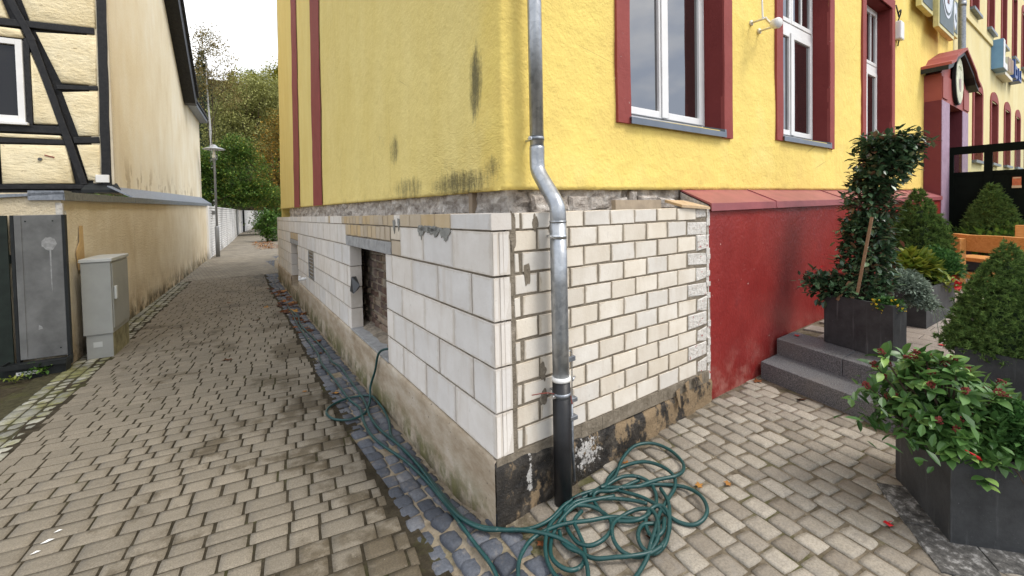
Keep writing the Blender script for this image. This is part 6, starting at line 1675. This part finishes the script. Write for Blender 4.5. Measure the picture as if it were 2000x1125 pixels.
# ------------------------------------------------------------------ half-timbered house on the left
th = empty('timber_house', tuple(WP), 'half-timbered house with cream infill, black beams and a plastered side wall', 'house')
ztop = lambda a: 1.955 + .0102 * a
def Wgrid(name, f, As, zs, dfun, mat, parent, zfun=lambda a, z: z):
    vs = []; fs = []
    for a in As:
        for z in zs: vs.append(f.pt(a, dfun(a, z), zfun(a, z)))
    n = len(zs)
    for i in range(len(As) - 1):
        for j in range(n - 1): fs.append((i * n + j, (i + 1) * n + j, (i + 1) * n + j + 1, i * n + j + 1))
    m = MB(); m.v = vs; m.f = fs; return m.build(name, mat, parent, True)
zsW = fr(-.4, 1.9, .1) + [1.97]
Wgrid('low_wall', FW_, fr(0, 5, .1) + fr(5.4, 17.2, .4), zsW, lambda a, z: .012 * vnoise(a * 1.4, z * 1.4, 2) + .006 * vnoise(a * 6, z * 6, 5), OCHRE, th, lambda a, z: z + (.0102 * a if z > 1 else 0))
Wgrid('front_low_wall', FF0, fr(0, .6, .06), fr(-.4, 2.02, .12) + [2.05], lambda a, z: .010 * vnoise(a * 3, z * 2, 8), OCHRE, th)
m = MB(); m.box(FW_, .02, 3.8, -.62, -.02, -.4, 1.94); m.box(FW_, 3.8, 17.2, -.5, -.02, -.4, 1.94); m.box(FW_, 17.18, 17.2, -.5, .0, -.4, 2.1); m.build('wall_core', OCHRE, th)
# patch of bare plaster and chipped corner
m = MB(); k = 16
m.prism([FW_.pt(a, .012, z) for a, z in ((.42, 1.02), (.60, 1.03), (.66, 1.14), (.64, 1.62), (.52, 1.62), (.50, 1.40), (.36, 1.28))], WNN * .006); m.build('bare_patch', simple('bare_plaster', (.50, .34, .16), .9, .2, 6, 0, .4, 40), th)
m = MB(); z = .0
while z < 1.9:
    hh = random.uniform(.05, .16); w_ = random.uniform(.03, .10)
    m.box(FW_, -.012, w_ * (1 if z > .9 else .75), -.05, .014, z, z + hh); z += hh
m.build('chipped_corner', simple('corner_plaster', (.56, .53, .48), .95, .35, 12, 0, .9, 30, .1, .02), th)
# zinc cap: lip, then slope up to the house wall
def capseg(a0, a1):
    m = MB(); A = []; 
    for a in (a0, a1):
        t = ztop(a); up = t + .05 if a < 3.4 else min(2.33 + .0165 * (a - 3.8), t + .6)
        pr = [(-.36 if a > 3.4 else -.6, up + (.0 if a > 3.4 else .02)), (.045, t + .105), (.05, t - .0), (.035, t), (.03, t + .075), (-.36 if a > 3.4 else -.6, up - .02)]
        A.append([FW_.pt(a, d, z) for d, z in pr])
    n_ = 6; m.add(A[0] + A[1], [tuple(range(n_)), tuple(range(2 * n_ - 1, n_ - 1, -1))] + [(i, n_ + i, n_ + (i + 1) % n_, (i + 1) % n_) for i in range(n_)]); m.build('zinc_cap', ZINCD, th)
capseg(-.05, 3.38)
for a0, a1 in ((3.402, 6), (6.003, 9), (9.003, 12), (12.003, 15), (15.003, 17.35)): capseg(a0, a1)
m = MB(); m.box(FF0, -.045, .28, -.2, .05, 1.957, 2.075); m.build('zinc_cap', ZINCD, th)
# side wall of the house
GD = -.35
poly = [(3.8, 2.2), (17.6, 2.45), (17.6, 6.22), (13.5, 6.25), (10.4, 8.6), (7.0, 11.2), (3.8, 11.2)]
m = MB(); m.prism([FW_.pt(a, GD, z) for a, z in poly], WNN * -.3); m.build('side_wall', GABLE, th)
m = MB(); m.box(FW_, 3.78, 3.86, GD - .02, GD + .016, 2.30, 11); m.build('corner_strip', simple('pale_corner', (.62, .55, .42), .85, .1, 5), th)
m = MB()
m.prism([FW_.pt(a, GD - .05, z) for a, z in ((6.8, 11.55), (13.55, 6.32), (13.55, 6.0), (13.2, 6.02), (6.8, 11.0))], WNN * .42); m.build('verge_board', TIMBER, th)
m = MB(); k = 26
for i in range(k):
    t0 = i / k; t1 = (i + 1.15) / k; a0, z0_ = 13.62 + (6.8 - 13.62) * t0, 6.28 + (11.6 - 6.28) * t0; a1, z1_ = 13.62 + (6.8 - 13.62) * t1, 6.28 + (11.6 - 6.28) * t1
    m.box8([FW_.pt(a0, -.4, z0_ + .06), FW_.pt(a1, -.4, z1_ + .04), FW_.pt(a1, GD + .45, z1_ + .04), FW_.pt(a0, GD + .45, z0_ + .06), FW_.pt(a0, -.4, z0_ + .10), FW_.pt(a1, -.4, z1_ + .07), FW_.pt(a1, GD + .45, z1_ + .07), FW_.pt(a0, GD + .45, z0_ + .10)])
m.build('verge_slates', simple('slate', (.05, .052, .06), .5, .3, 12), th)
m = MB(); m.box(FW_, 13.0, 13.2, GD, GD + .3, 6.75, 6.95); m.build('purlin_end', TIMBER, th)
m = MB(); m.box(FW_, 13.56, 18.0, GD - .1, GD + .30, 6.10, 6.26); m.build('eaves_gutter', ZINCD, th, bevel=.03)
m = MB(); m.prism([FW_.pt(13.5, GD + .35, 6.26), FW_.pt(18.0, GD + .35, 6.26), FW_.pt(18.0, GD - 3.5, 9.0), FW_.pt(13.5, GD - 3.5, 9.0)], Vector((0, 0, .06))); m.build('roof', simple('roof_slate', (.05, .052, .06), .6, .3, 9), th)
# front: infill panels and beams
def FP(t_, d, z): return FF.pt(t_, d, z)
m = MB(); m.box(FF, .35, 6, -.3, -.045, 2.2, 11); m.build('backing_wall', TIMBER, th)
panels = [
 [(.53, 4.27), (1.04, 4.27), (1.35, 5.16), (.51, 5.24)], [(.53, 3.30), (.83, 3.28), (1.03, 4.10), (.53, 4.17)], [(.50, 5.37), (1.42, 5.33), (1.72, 6.5), (.5, 6.6)],
 [(1.05, 3.48), (1.43, 3.47), (1.43, 4.78)], [(1.50, 5.02), (2.9, 5.02), (2.9, 5.17), (1.54, 5.17)], [(1.68, 5.33), (2.9, 5.30), (2.9, 6.5), (2.0, 6.5)],
 [(.92, 2.38), (1.88, 2.36), (1.88, 3.08), (1.01, 3.10)], [(.54, 2.44), (.72, 2.44), (.86, 3.12), (.53, 3.14)], [(1.06, 3.205), (2.9, 3.205), (2.9, 3.27), (1.07, 3.275)],
 [(2.03, 2.36), (2.9, 2.36), (2.9, 3.08), (2.03, 3.08)], [(2.55, 3.45), (2.9, 3.45), (2.9, 5.0), (2.55, 5.0)]]
for poly in panels:
    c = (sum(p[0] for p in poly) / len(poly), sum(p[1] for p in poly) / len(poly)); m = MB(); n_ = len(poly)
    rings = []
    for s_, d in ((1, -.04), (.985, .012), (.94, .026), (.6, .032)): rings.append([FP(c[0] + (p[0] - c[0]) * s_, d, c[1] + (p[1] - c[1]) * s_) for p in poly])
    vs = [v for r_ in rings for v in r_]; fs = [(i * n_ + k, i * n_ + (k + 1) % n_, (i + 1) * n_ + (k + 1) % n_, (i + 1) * n_ + k) for i in range(3) for k in range(n_)] + [tuple(range(3 * n_, 4 * n_))]
    m.add(vs, [f[::-1] for f in fs]); m.build('infill_panel', INFILL, th, True)
def beam(p, q, w, d=.03):
    a = Vector((p[0], p[1])); b = Vector((q[0], q[1])); L_ = (b - a).length; k = max(3, int(L_ / .25)); u = (b - a).normalized(); nr = Vector((-u.y, u.x)); m = MB()
    lft = []; rgt = []
    for i in range(k + 1):
        c = a + (b - a) * i / k; e = .010 * vnoise(c.x * 3 + 5, c.y * 3, w); e2 = .010 * vnoise(c.x * 3 - 5, c.y * 3 + 9, w)
        lft.append(c + nr * (w / 2 + e)); rgt.append(c - nr * (w / 2 + e2))
    m.prism([FP(c.x, -.03, c.y) for c in lft + rgt[::-1]], FF.n * (d + .03)); m.build('timber_beam', TIMBER, th, bevel=.008)
beam((.455, 2.36), (.40, 6.6), .145, .036)
beam((.53, 5.31), (2.9, 5.23), .125, .030); beam((.52, 4.22), (1.10, 4.18), .085, .027); beam((.53, 3.225), (.90, 3.20), .115, .027)
beam((1.03, 3.375), (2.9, 3.36), .135, .031); beam((1.0, 3.155), (2.9, 3.13), .085, .028); beam((.38, 2.32), (2.9, 2.30), .085, .038)
for p, q in zip(((2.02, 6.6), (1.615, 5.68), (1.41, 5.02), (1.115, 4.16), (.91, 3.24)), ((1.615, 5.68), (1.41, 5.02), (1.115, 4.16), (.91, 3.24), (.775, 2.37))): pass
beam((1.99, 6.6), (1.39, 4.98), .108, .042); beam((1.41, 5.03), (.775, 2.36), .108, .0405)
beam((1.475, 3.44), (1.47, 5.02), .075, .029); beam((1.95, 2.36), (1.95, 3.10), .10, .027)
m = MB(); m.box(FF, .40, .60, -.02, .075, 2.40, 2.55); m.build('white_bracket', WHITEP, th, bevel=.008)
m = MB(); m.prism([FF.pt(.30, .0, 2.33), FF.pt(.74, .0, 2.33), FF.pt(.80, .12, 2.20), FF.pt(.22, .12, 2.20)], Vector((0, 0, .06))); m.build('flashing', DARKM, th)
w = MB(); 
for a, b, c, d in ((1.53, 1.62, 3.48, 4.98), (2.4, 2.49, 3.48, 4.98), (1.62, 2.4, 3.48, 3.60), (1.62, 2.4, 4.88, 4.98)): w.box(FF, a, b, -.06, .035, c, d)
w = w.build('window', WFRAME, th, bevel=.005)
m = MB(); m.box(FF, 1.62, 2.4, -.04, -.03, 3.60, 4.88); m.build('pane', GLASSD, w)
m = MB(); m.box(FF, 1.48, 2.52, .036, .11, 3.43, 3.478); m.build('sill', WFRAME, w, bevel=.006)
m = MB(); m.tube([FF.pt(1.36, .0, 2.83), FF.pt(1.36, .06, 2.82)], .03, 8); m.build('wall_plug', GREYM, th)
for (a_, z_) in ((1.2, 2.86),):
    m = MB(); m.bar(FF.pt(1.30, .036, 2.90), FF.pt(1.17, .036, 2.86), .012, .02); m.build('rust_mark', RUST, th)

# things in front of the low wall
mp = empty('metal_panel', tuple(FF0.pt(.2, .06, 0)), 'tall grey metal panel with a pale splash, mounted on the low wall end', 'panel')
m = MB(); m.box(FF0, -.02, .40, .05, .085, .02, 1.775); m.build('sheet', GREYM, mp, bevel=.006)
m = MB(); m.box(FF0, -.05, -.021, .02, .09, -.1, 1.775); m.box(FF0, .401, .43, .02, .09, -.1, 1.775); m.build('frame', DARKM, mp)
m = MB(); m.box(FF0, .335, .395, .0855, .092, .03, 1.765); m.build('edge_fold', GREYM, mp)
sp_m = simple('pale_splash', (.27, .27, .265), .8, .3, 20)
m = MB(); k = 18; m.prism([FF0.pt(.10 + .065 * math.cos(6.283 * i / k) * random.uniform(.75, 1.1), .0862, 1.42 + .085 * math.sin(6.283 * i / k) * random.uniform(.75, 1.1)) for i in range(k)], -WD * .0008); m.prism([FF0.pt(a, .0862, z) for a, z in ((.085, 1.34), (.10, 1.34), (.098, .95), (.09, .8))], -WD * .0008); m.prism([FF0.pt(a, .0862, z) for a, z in ((.19, .38), (.23, .37), (.225, .43), (.2, .41))], -WD * .0008)
m.build('splash', sp_m, mp)
m = MB()
for a, z in ((.30, 1.70), (.06, 1.70), (.04, .12)): m.tube([FF0.pt(a, .08, z), FF0.pt(a, .0875, z)], .009, 8)
m.build('bolt', DARKM, mp)
tr = empty('black_trough', tuple(FF0.pt(.2, .2, -.15)), 'shallow black metal ledge below the grey panel with a white label strip', 'trough')
m = MB(); m.box(FF0, -.07, .50, .092, .30, -.02, .0); m.box(FF0, -.07, .50, .301, .315, -.03, .025); m.box(FF0, .485, .50, .092, .30, .001, .025); m.box(FF0, -.07, -.055, .092, .30, .001, .025); m.build('ledge', DARKM, tr)
m = MB(); m.box(FF0, -.05, .48, .10, .26, -.22, -.021); m.build('body', DARKM, tr)
m = MB(); m.box(FF0, .18, .38, .2605, .264, -.115, -.075); o = m.build('label_strip', WHITEP, tr)
m = MB()
for a in (.345, .315, .285): m.box(FF0, a, a + .014, .2645, .266, -.103, -.088)
m.build('mark', DARKM, o)
bf = empty('board_fence', tuple(FF0.pt(.8, .1, -.15)), 'dark green board fence at the far left edge of the picture', 'fence')
for i in range(9):
    a = .455 + .135 * i; m = MB(); m.box(FF0, a, a + .128, .06 + .01 * (i % 2), .085 + .01 * (i % 2), -.25, 1.775 - .004 * (i % 3)); m.build('board', DKGREEN, bf, bevel=.004)
m = MB(); m.box(FF0, .45, 1.7, .02, .059, 1.2, 1.3); m.build('rail', DKGREEN, bf)
bxw = MB(); bxw.box(FF0, .44, 1.0, -.6, -.05, 1.80, 2.0); bxw.build('window_ledge', WHITEP, None, bevel=.01, at=FF0.pt(.7, -.3, 1.80), label='white ledge just visible above the dark fence at the far left', cat='ledge')
wd = empty('weed', tuple(FF0.pt(.2, .33, -.13)), 'small green weed growing under the black ledge', 'weed')
r_ = np.random.default_rng(44); n_ = 60; c = np.array(FF0.pt(.18, .30, -.07)); leafobj('foliage', L_BUSH, wd, LEAF_V, LEAF_T, c + r_.normal(size=(n_, 3)) * np.array([.06, .03, .03]), r_.normal(size=(n_, 3)) + np.array([0, -.3, .5]), .04 + .03 * r_.random(n_), kind='stuff')
c = np.array(FF0.pt(.38, .40, -.11)); leafobj('low_foliage', L_YG, wd, LEAF_V, LEAF_T, c + r_.normal(size=(n_, 3)) * np.array([.09, .04, .012]), r_.normal(size=(n_, 3)) + np.array([0, 0, .3]), .03 + .03 * r_.random(n_), kind='stuff')

cb = empty('utility_cabinet', tuple(FW_.pt(.58, .25, -.12)), 'grey utility cabinet on a concrete base against the ochre wall', 'cabinet')
m = MB(); m.box(FW_, .17, .97, .10, .40, .17, 1.135); m.build('case', CAB, cb, bevel=.006)
m = MB(); m.prism([FW_.pt(.155, .085, 1.137), FW_.pt(.99, .085, 1.137), FW_.pt(.99, .42, 1.137), FW_.pt(.155, .42, 1.137)], Vector((0, 0, .045))); m.build('lid', CABLID, cb, bevel=.006)
m = MB(); m.box(FW_, .195, .945, .4005, .412, .23, 1.115); dr_ = m.build('door', CAB, cb, bevel=.004)
m = MB(); m.box(FW_, .215, .27, .4125, .445, .62, .80); m.build('handle', CABLID, dr_, bevel=.01)
m = MB(); m.box(FW_, .19, .96, .12, .39, -.25, .169); m.build('base', CAB, cb, bevel=.006)
m = MB(); m.box(FW_, .20, .95, .3905, .394, -.25, .165); m.build('side_base', simple('mossy_base', (.23, .21, .12), .9, .4, 8), cb)
m = MB(); F_ = Frame(FW_.pt(.17, 0, 0), WNN, -WD); 
for z in (.33, .62, .78, 1.03): m.box(F_, .345, .395, .0005, .003, z, z + .09)
m.build('hinge', CAB, cb)
m = MB(); m.box(F_, .19, .28, -.0198, -.016, -.0, .07); m.build('plate', CABLID, cb)

# ------------------------------------------------------------------ lamp, wall along the path
lp = empty('street_lamp', (-.47, 22.3, -.21), 'slender grey street lamp with a flat disc hood beside the alley', 'street lamp')
LB = Vector((-.47, 22.3, -.25)); LG = simple('lamp_grey', (.25, .255, .26), .45, .1, 5, .4)
MB().lathe(LB, [(.085, 0), (.085, 1.40), (.07, 1.45)], 14).build('lower_post', LG, lp, True)
MB().lathe(LB + Vector((0, 0, 1.45)), [(.048, 0), (.043, 2.98), (.06, 3.02)], 12).build('upper_post', LG, lp, True)
c = LB + Vector((0, 0, 4.47))
MB().lathe(c, [(.10, 0), (.12, .05), (.08, .08)], 16).build('collar', LG, lp, True)
MB().lathe(c + Vector((0, 0, .08)), [(.065, 0), (.09, .10), (.04, .29), (.035, .38)], 14).build('bulb', simple('lamp_bulb', (.8, .78, .72), .3), lp, True)
o = MB()
for k in range(4):
    a = k * math.pi / 2 + .4; o.bar(c + Vector((.14 * math.cos(a), .14 * math.sin(a), .05)), c + Vector((.14 * math.cos(a), .14 * math.sin(a), .51)), .016, .016)
o.build('cage', LG, lp)
MB().lathe(c + Vector((0, 0, .51)), [(.32, .0), (.435, -.028), (.435, -.012), (.32, .04), (.16, .08), (.12, .13), (.08, .18), (.02, .20)], 28).build('hood', simple('lamp_hood', (.42, .43, .44), .4, .08, 4, .2), lp, True)

gw = empty('garden_wall', (-.5, 24, -.2), 'long white painted brick wall with ribbed courses along the left of the path', 'wall')
pth = catmull([Vector((-.78, 21.7, 0)), Vector((.0, 28, 0)), Vector((.92, 35.8, 0)), Vector((2.44, 50, 0)), Vector((4.3, 60.5, 0)), Vector((7.5, 71, 0)), Vector((13, 81, 0)), Vector((22, 90, 0))], 4)
ZW0, ZW1 = -.25, 2.08
prof = [(-.25, ZW0)]; z = ZW0
while z < ZW1 - .09: prof += [(0, z + .010), (0, z + .090), (-.035, z + .094), (-.035, z + .116)]; z += .12
prof += [(.0, z), (.02, z + .02), (.02, z + .08), (-.27, z + .08), (-.27, ZW0)]
vs = []; fs = []; np_ = len(prof)
for i, p in enumerate(pth):
    d = (pth[min(i + 1, len(pth) - 1)] - pth[max(i - 1, 0)]).normalized(); nr = Vector((d.y, -d.x, 0))
    for o_, z_ in prof: vs.append(p + nr * o_ + Vector((0, 0, z_)))
for i in range(len(pth) - 1):
    for k in range(np_ - 1): fs.append((i * np_ + k, (i + 1) * np_ + k, (i + 1) * np_ + k + 1, i * np_ + k + 1))
m = MB(); m.v = vs; m.f = fs; m.build('brick_courses', WBRICK, gw)
m = MB(); F2 = Frame((-.80, 21.55, 0), (.11, .99, 0), (.99, -.11, 0)); m.box(F2, -.45, .12, -.3, .03, -.3, 2.12); m.build('end_pier', WBRICK, gw)
for (y_, lb) in ((53.5, 1), (57.5, 2)): pass
m = MB(); F3 = Frame((2.95, 53.2, 0), (.17, .98, 0), (.98, -.17, 0)); m.box(F3, 0, .35, -.1, .09, -.3, 2.2); m.build('pilaster', DARKM, gw)
bxl = empty('wall_lamp', tuple(FW_.pt(17.25, .0, 1.9)), 'small dark wall lamp at the end of the ochre wall', 'lamp')
m = MB(); m.box(FW_, 17.22, 17.5, -.1, .16, 1.72, 1.92); m.build('case', GREYM, bxl, bevel=.03)
m = MB(); m.tube([FW_.pt(17.3, .02, 1.72), FW_.pt(17.3, .02, 1.3)], .015, 6); m.build('cable', DARKM, bxl)

# ------------------------------------------------------------------ trees
def tree(name, label, base, hgt, trunk_r, blobs, leafmat, n, ls, barkmat=BARK, seed=0, cat='tree', clump=26, spread=.55, lean=(0, 0), flat=1.0, limbs=9, tv=QUAD_V, down=0.0, group=None):
    r_ = np.random.default_rng(seed); rr = random.Random(seed); b = Vector(base)
    e = empty(name, tuple(base), label, cat, group)
    tp = [b + Vector((lean[0] * t + .15 * vnoise(t * 3, seed), lean[1] * t, hgt * t * .86)) for t in [i / 7 for i in range(8)]]
    m = MB(); m.tube(tp, [trunk_r * (1 - .86 * i / 7) for i in range(8)], 8); m.build('trunk', barkmat, e, True)
    bl = [(np.array(base) + np.array(c), np.array(rd), w) for c, rd, w in blobs]; ws = np.array([w for _, _, w in bl], float); ws /= ws.sum()
    nc = max(8, n // clump); cs = []
    for (c, rd, _), w in zip(bl, ws):
        k = max(2, int(nc * w)); d = r_.normal(size=(k, 3)); d /= np.linalg.norm(d, axis=1, keepdims=True); q = .35 + .65 * r_.random((k, 1)) ** .6
        cs.append(c + d * q * rd)
    cs = np.concatenate(cs); k = clump
    P = np.repeat(cs, k, 0) + r_.normal(size=(len(cs) * k, 3)) * np.array([spread, spread, spread * .7 * flat])
    D = r_.normal(size=P.shape) * np.array([1, 1, .55]) + np.array([0, 0, -down])
    leafobj('crown', leafmat, e, tv, QUAD_T, P, D, ls * (.6 + .8 * r_.random(len(P))), kind='stuff')
    m = MB()
    for i in range(limbs):
        c = cs[r_.integers(len(cs))]; t = rr.uniform(.3, .9); a = tp[min(int(t * 7), 6)]; c = Vector(c)
        m.tube(catmull([a, a.lerp(c, .5) + Vector((rr.gauss(0, .2), rr.gauss(0, .2), rr.uniform(0, .5))), c], 3), [trunk_r * (.20 if barkmat is BIRCH else .32) * (1 - .8 * k_ / 6) for k_ in range(7)], 5, False)
    m.build('limbs', BARK, e)
    return e
def spruce(label, base, hgt, rad, n, mat, seed, ls=.5):
    r_ = np.random.default_rng(seed); e = empty('spruce_tree', tuple(base), label, 'tree', 'dark spruces on the hill behind')
    MB().tube([Vector(base), Vector(base) + Vector((0, 0, hgt))], [.22, .03], 6).build('trunk', BARK, e)
    t = 1 - np.sqrt(r_.random(n)); a = r_.random(n) * 2 * np.pi; tier = .62 + .38 * np.abs(np.sin(t * hgt * 1.6 + a * .7)); q = r_.random(n) ** .5
    rr = rad * (1 - t) * tier * q + .05
    P = np.array(base) + np.stack([rr * np.cos(a), rr * np.sin(a), hgt * (.1 + .9 * t) - rr * .35], 1); D = np.stack([np.cos(a), np.sin(a), -.35 + 0 * a], 1) + .35 * r_.normal(size=(n, 3))
    leafobj('crown', mat, e, QUAD_V, QUAD_T, P, D, ls * (.6 + .7 * r_.random(n)), kind='stuff'); return e
# wooded hill
def hz(x, y): return -.35 + max(0, y - 62) * .30 + max(0, y - 85) * .10 + .8 * vnoise(x * .06, y * .06)
sheet('wooded_hill', fr(-60, 90, 5), fr(60, 200, 5), hz, simple('forest_floor', (.045, .045, .02), .95, .4, .8, 0, .8, 2, .1, .2), kind='structure')
tree('hornbeam', 'broad dark green hornbeam overhanging the white wall at the end of the alley', (-1.6, 43, -.2), 8.0, .16,
     [((3.2, 0, 5.2), (2.9, 1.8, 2.9), 3), ((4.2, -.3, 3.6), (2.7, 1.6, 1.15), 1.8), ((1.2, 0, 4.2), (1.6, 1.5, 1.7), 1.4), ((1.2, -.2, 6.0), (1.4, 1.3, 1.6), 1.1), ((3.6, 0, 7.5), (1.3, 1.1, 1.4), .8)], L_HORN, 34000, .17, BARK, 1, spread=.30, flat=.5, limbs=14)
tree('birch_tree', 'tall white-stemmed birch with sparse brownish leaves against the sky', (.55, 58.5, .2), 23, .22,
     [((.3, 0, 18.5), (2.9, 2.2, 3.6), 2), ((1.6, 0, 15.6), (2.2, 2, 2.5), 1), ((-1.6, 0, 15.4), (1.8, 1.6, 2.3), .7), ((.0, 0, 21.2), (1.5, 1.3, 1.6), .7)], L_BIRCH, 6500, .20, BIRCH, 2, clump=14, spread=.42, limbs=12, lean=(-.2, 0), down=.6)
tree('willow_tree', 'large olive-brown tree with drooping fine foliage behind the hornbeam', (5.0, 68, 1.2), 21, .4,
     [((.2, 0, 13.5), (5.0, 3.5, 6.0), 3), ((-2.2, 0, 11), (3.2, 3, 4.5), 1.5), ((2.4, 0, 16.5), (3.2, 3, 3.6), 1.4)], L_OLIVE, 26000, .26, BARK, 3, spread=.5, limbs=20, down=.9)
tree('yellowing_tree', 'yellow-green broadleaf tree at the upper right of the gap beside the yellow house', (9.0, 78, 4.8), 22, .4,
     [((.3, 0, 15.0), (5.0, 3.5, 5.4), 3), ((2.6, 0, 18.5), (3.0, 2.5, 3.2), 1.2), ((-2.6, 0, 17), (2.6, 2.5, 2.6), 1)], L_YELO, 17000, .34, BARK, 4, spread=.6, limbs=10)
tree('orange_tree', 'autumn tree with orange and yellow leaves close to the yellow house', (6.4, 50, -.1), 13.5, .22,
     [((-.3, 0, 7.5), (2.6, 2, 4.2), 3), ((.8, 0, 10.8), (2.2, 1.8, 2.4), 1.2), ((-1.0, 0, 4.2), (1.9, 1.5, 2.6), 1.2)], L_ORAN, 12000, .21, BARK, 5, spread=.42, limbs=14)
tree('roadside_shrub', 'light green leafy shrub where the path bends out of sight', (2.75, 32.5, -.2), 2.4, .05,
     [((0, 0, 1.25), (.62, .6, .95), 2), ((.35, .1, .5), (.75, .7, .5), 1.6)], L_BUSH, 3400, .15, BARK, 6, 'shrub', spread=.16, limbs=7)
tree('hedge_bush', 'dark bush filling the gap right of the hornbeam', (5.6, 44, -.2), 5.0, .1, [((0, 0, 2.2), (2.2, 1.6, 2.3), 2), ((-1.2, .5, 1.2), (1.6, 1.2, 1.2), 1)], L_HORN, 9000, .17, BARK, 7, 'bush', spread=.3, limbs=5)
tree('grey_green_tree', 'pale grey-green tree behind the birch stem', (-1.2, 78, 4.8), 19, .3, [((0, 0, 13), (3.2, 3, 4.6), 2), ((1.8, 0, 9.5), (3.2, 3, 3.6), 1.4)], m_leaf('greygreen_leaf', [(0, (.075, .10, .065, 1)), (1, (.17, .20, .14, 1))], .7, .3, .15), 12000, .30, BARK, 8, spread=.55, limbs=8)
for i, (x, y, hh, rd, n_, lb) in enumerate(((-2.4, 92, 22, 4.2, 9000, 'dark spruce at the left edge of the gap beside the roof verge'), (.8, 104, 21, 4.6, 8000, 'dark spruce directly behind the birch crown'), (5.5, 100, 18, 4.2, 8000, 'tall dark spruce breaking the skyline right of the birch'), (9.5, 106, 18.5, 4.6, 8000, 'dark spruce behind the yellowing tree'), (13.6, 100, 20, 4.6, 8000, 'dark spruce beside the yellow house edge'), (17.6, 96, 21, 4.6, 6000, 'rightmost dark spruce mostly behind the yellow house'), (3.0, 88, 15, 4.2, 8000, 'lower dark spruce filling in behind the willow'))):
    spruce(lb, (x, y, hz(x, y) - .4), hh, rd, n_, L_SPRUCD, 50 + i, .62)
n_ = 14000; r_ = np.random.default_rng(77); X_ = r_.uniform(-12, 26, n_); Y_a = r_.uniform(66, 120, n_)
Z_ = np.array([hz(x, y) for x, y in zip(X_, Y_a)]) + r_.random(n_) ** 1.3 * 7
leafobj('undergrowth', L_HORN, None, QUAD_V, QUAD_T, np.stack([X_, Y_a, Z_], 1), r_.normal(size=(n_, 3)), .5 + .4 * r_.random(n_), kind='stuff')
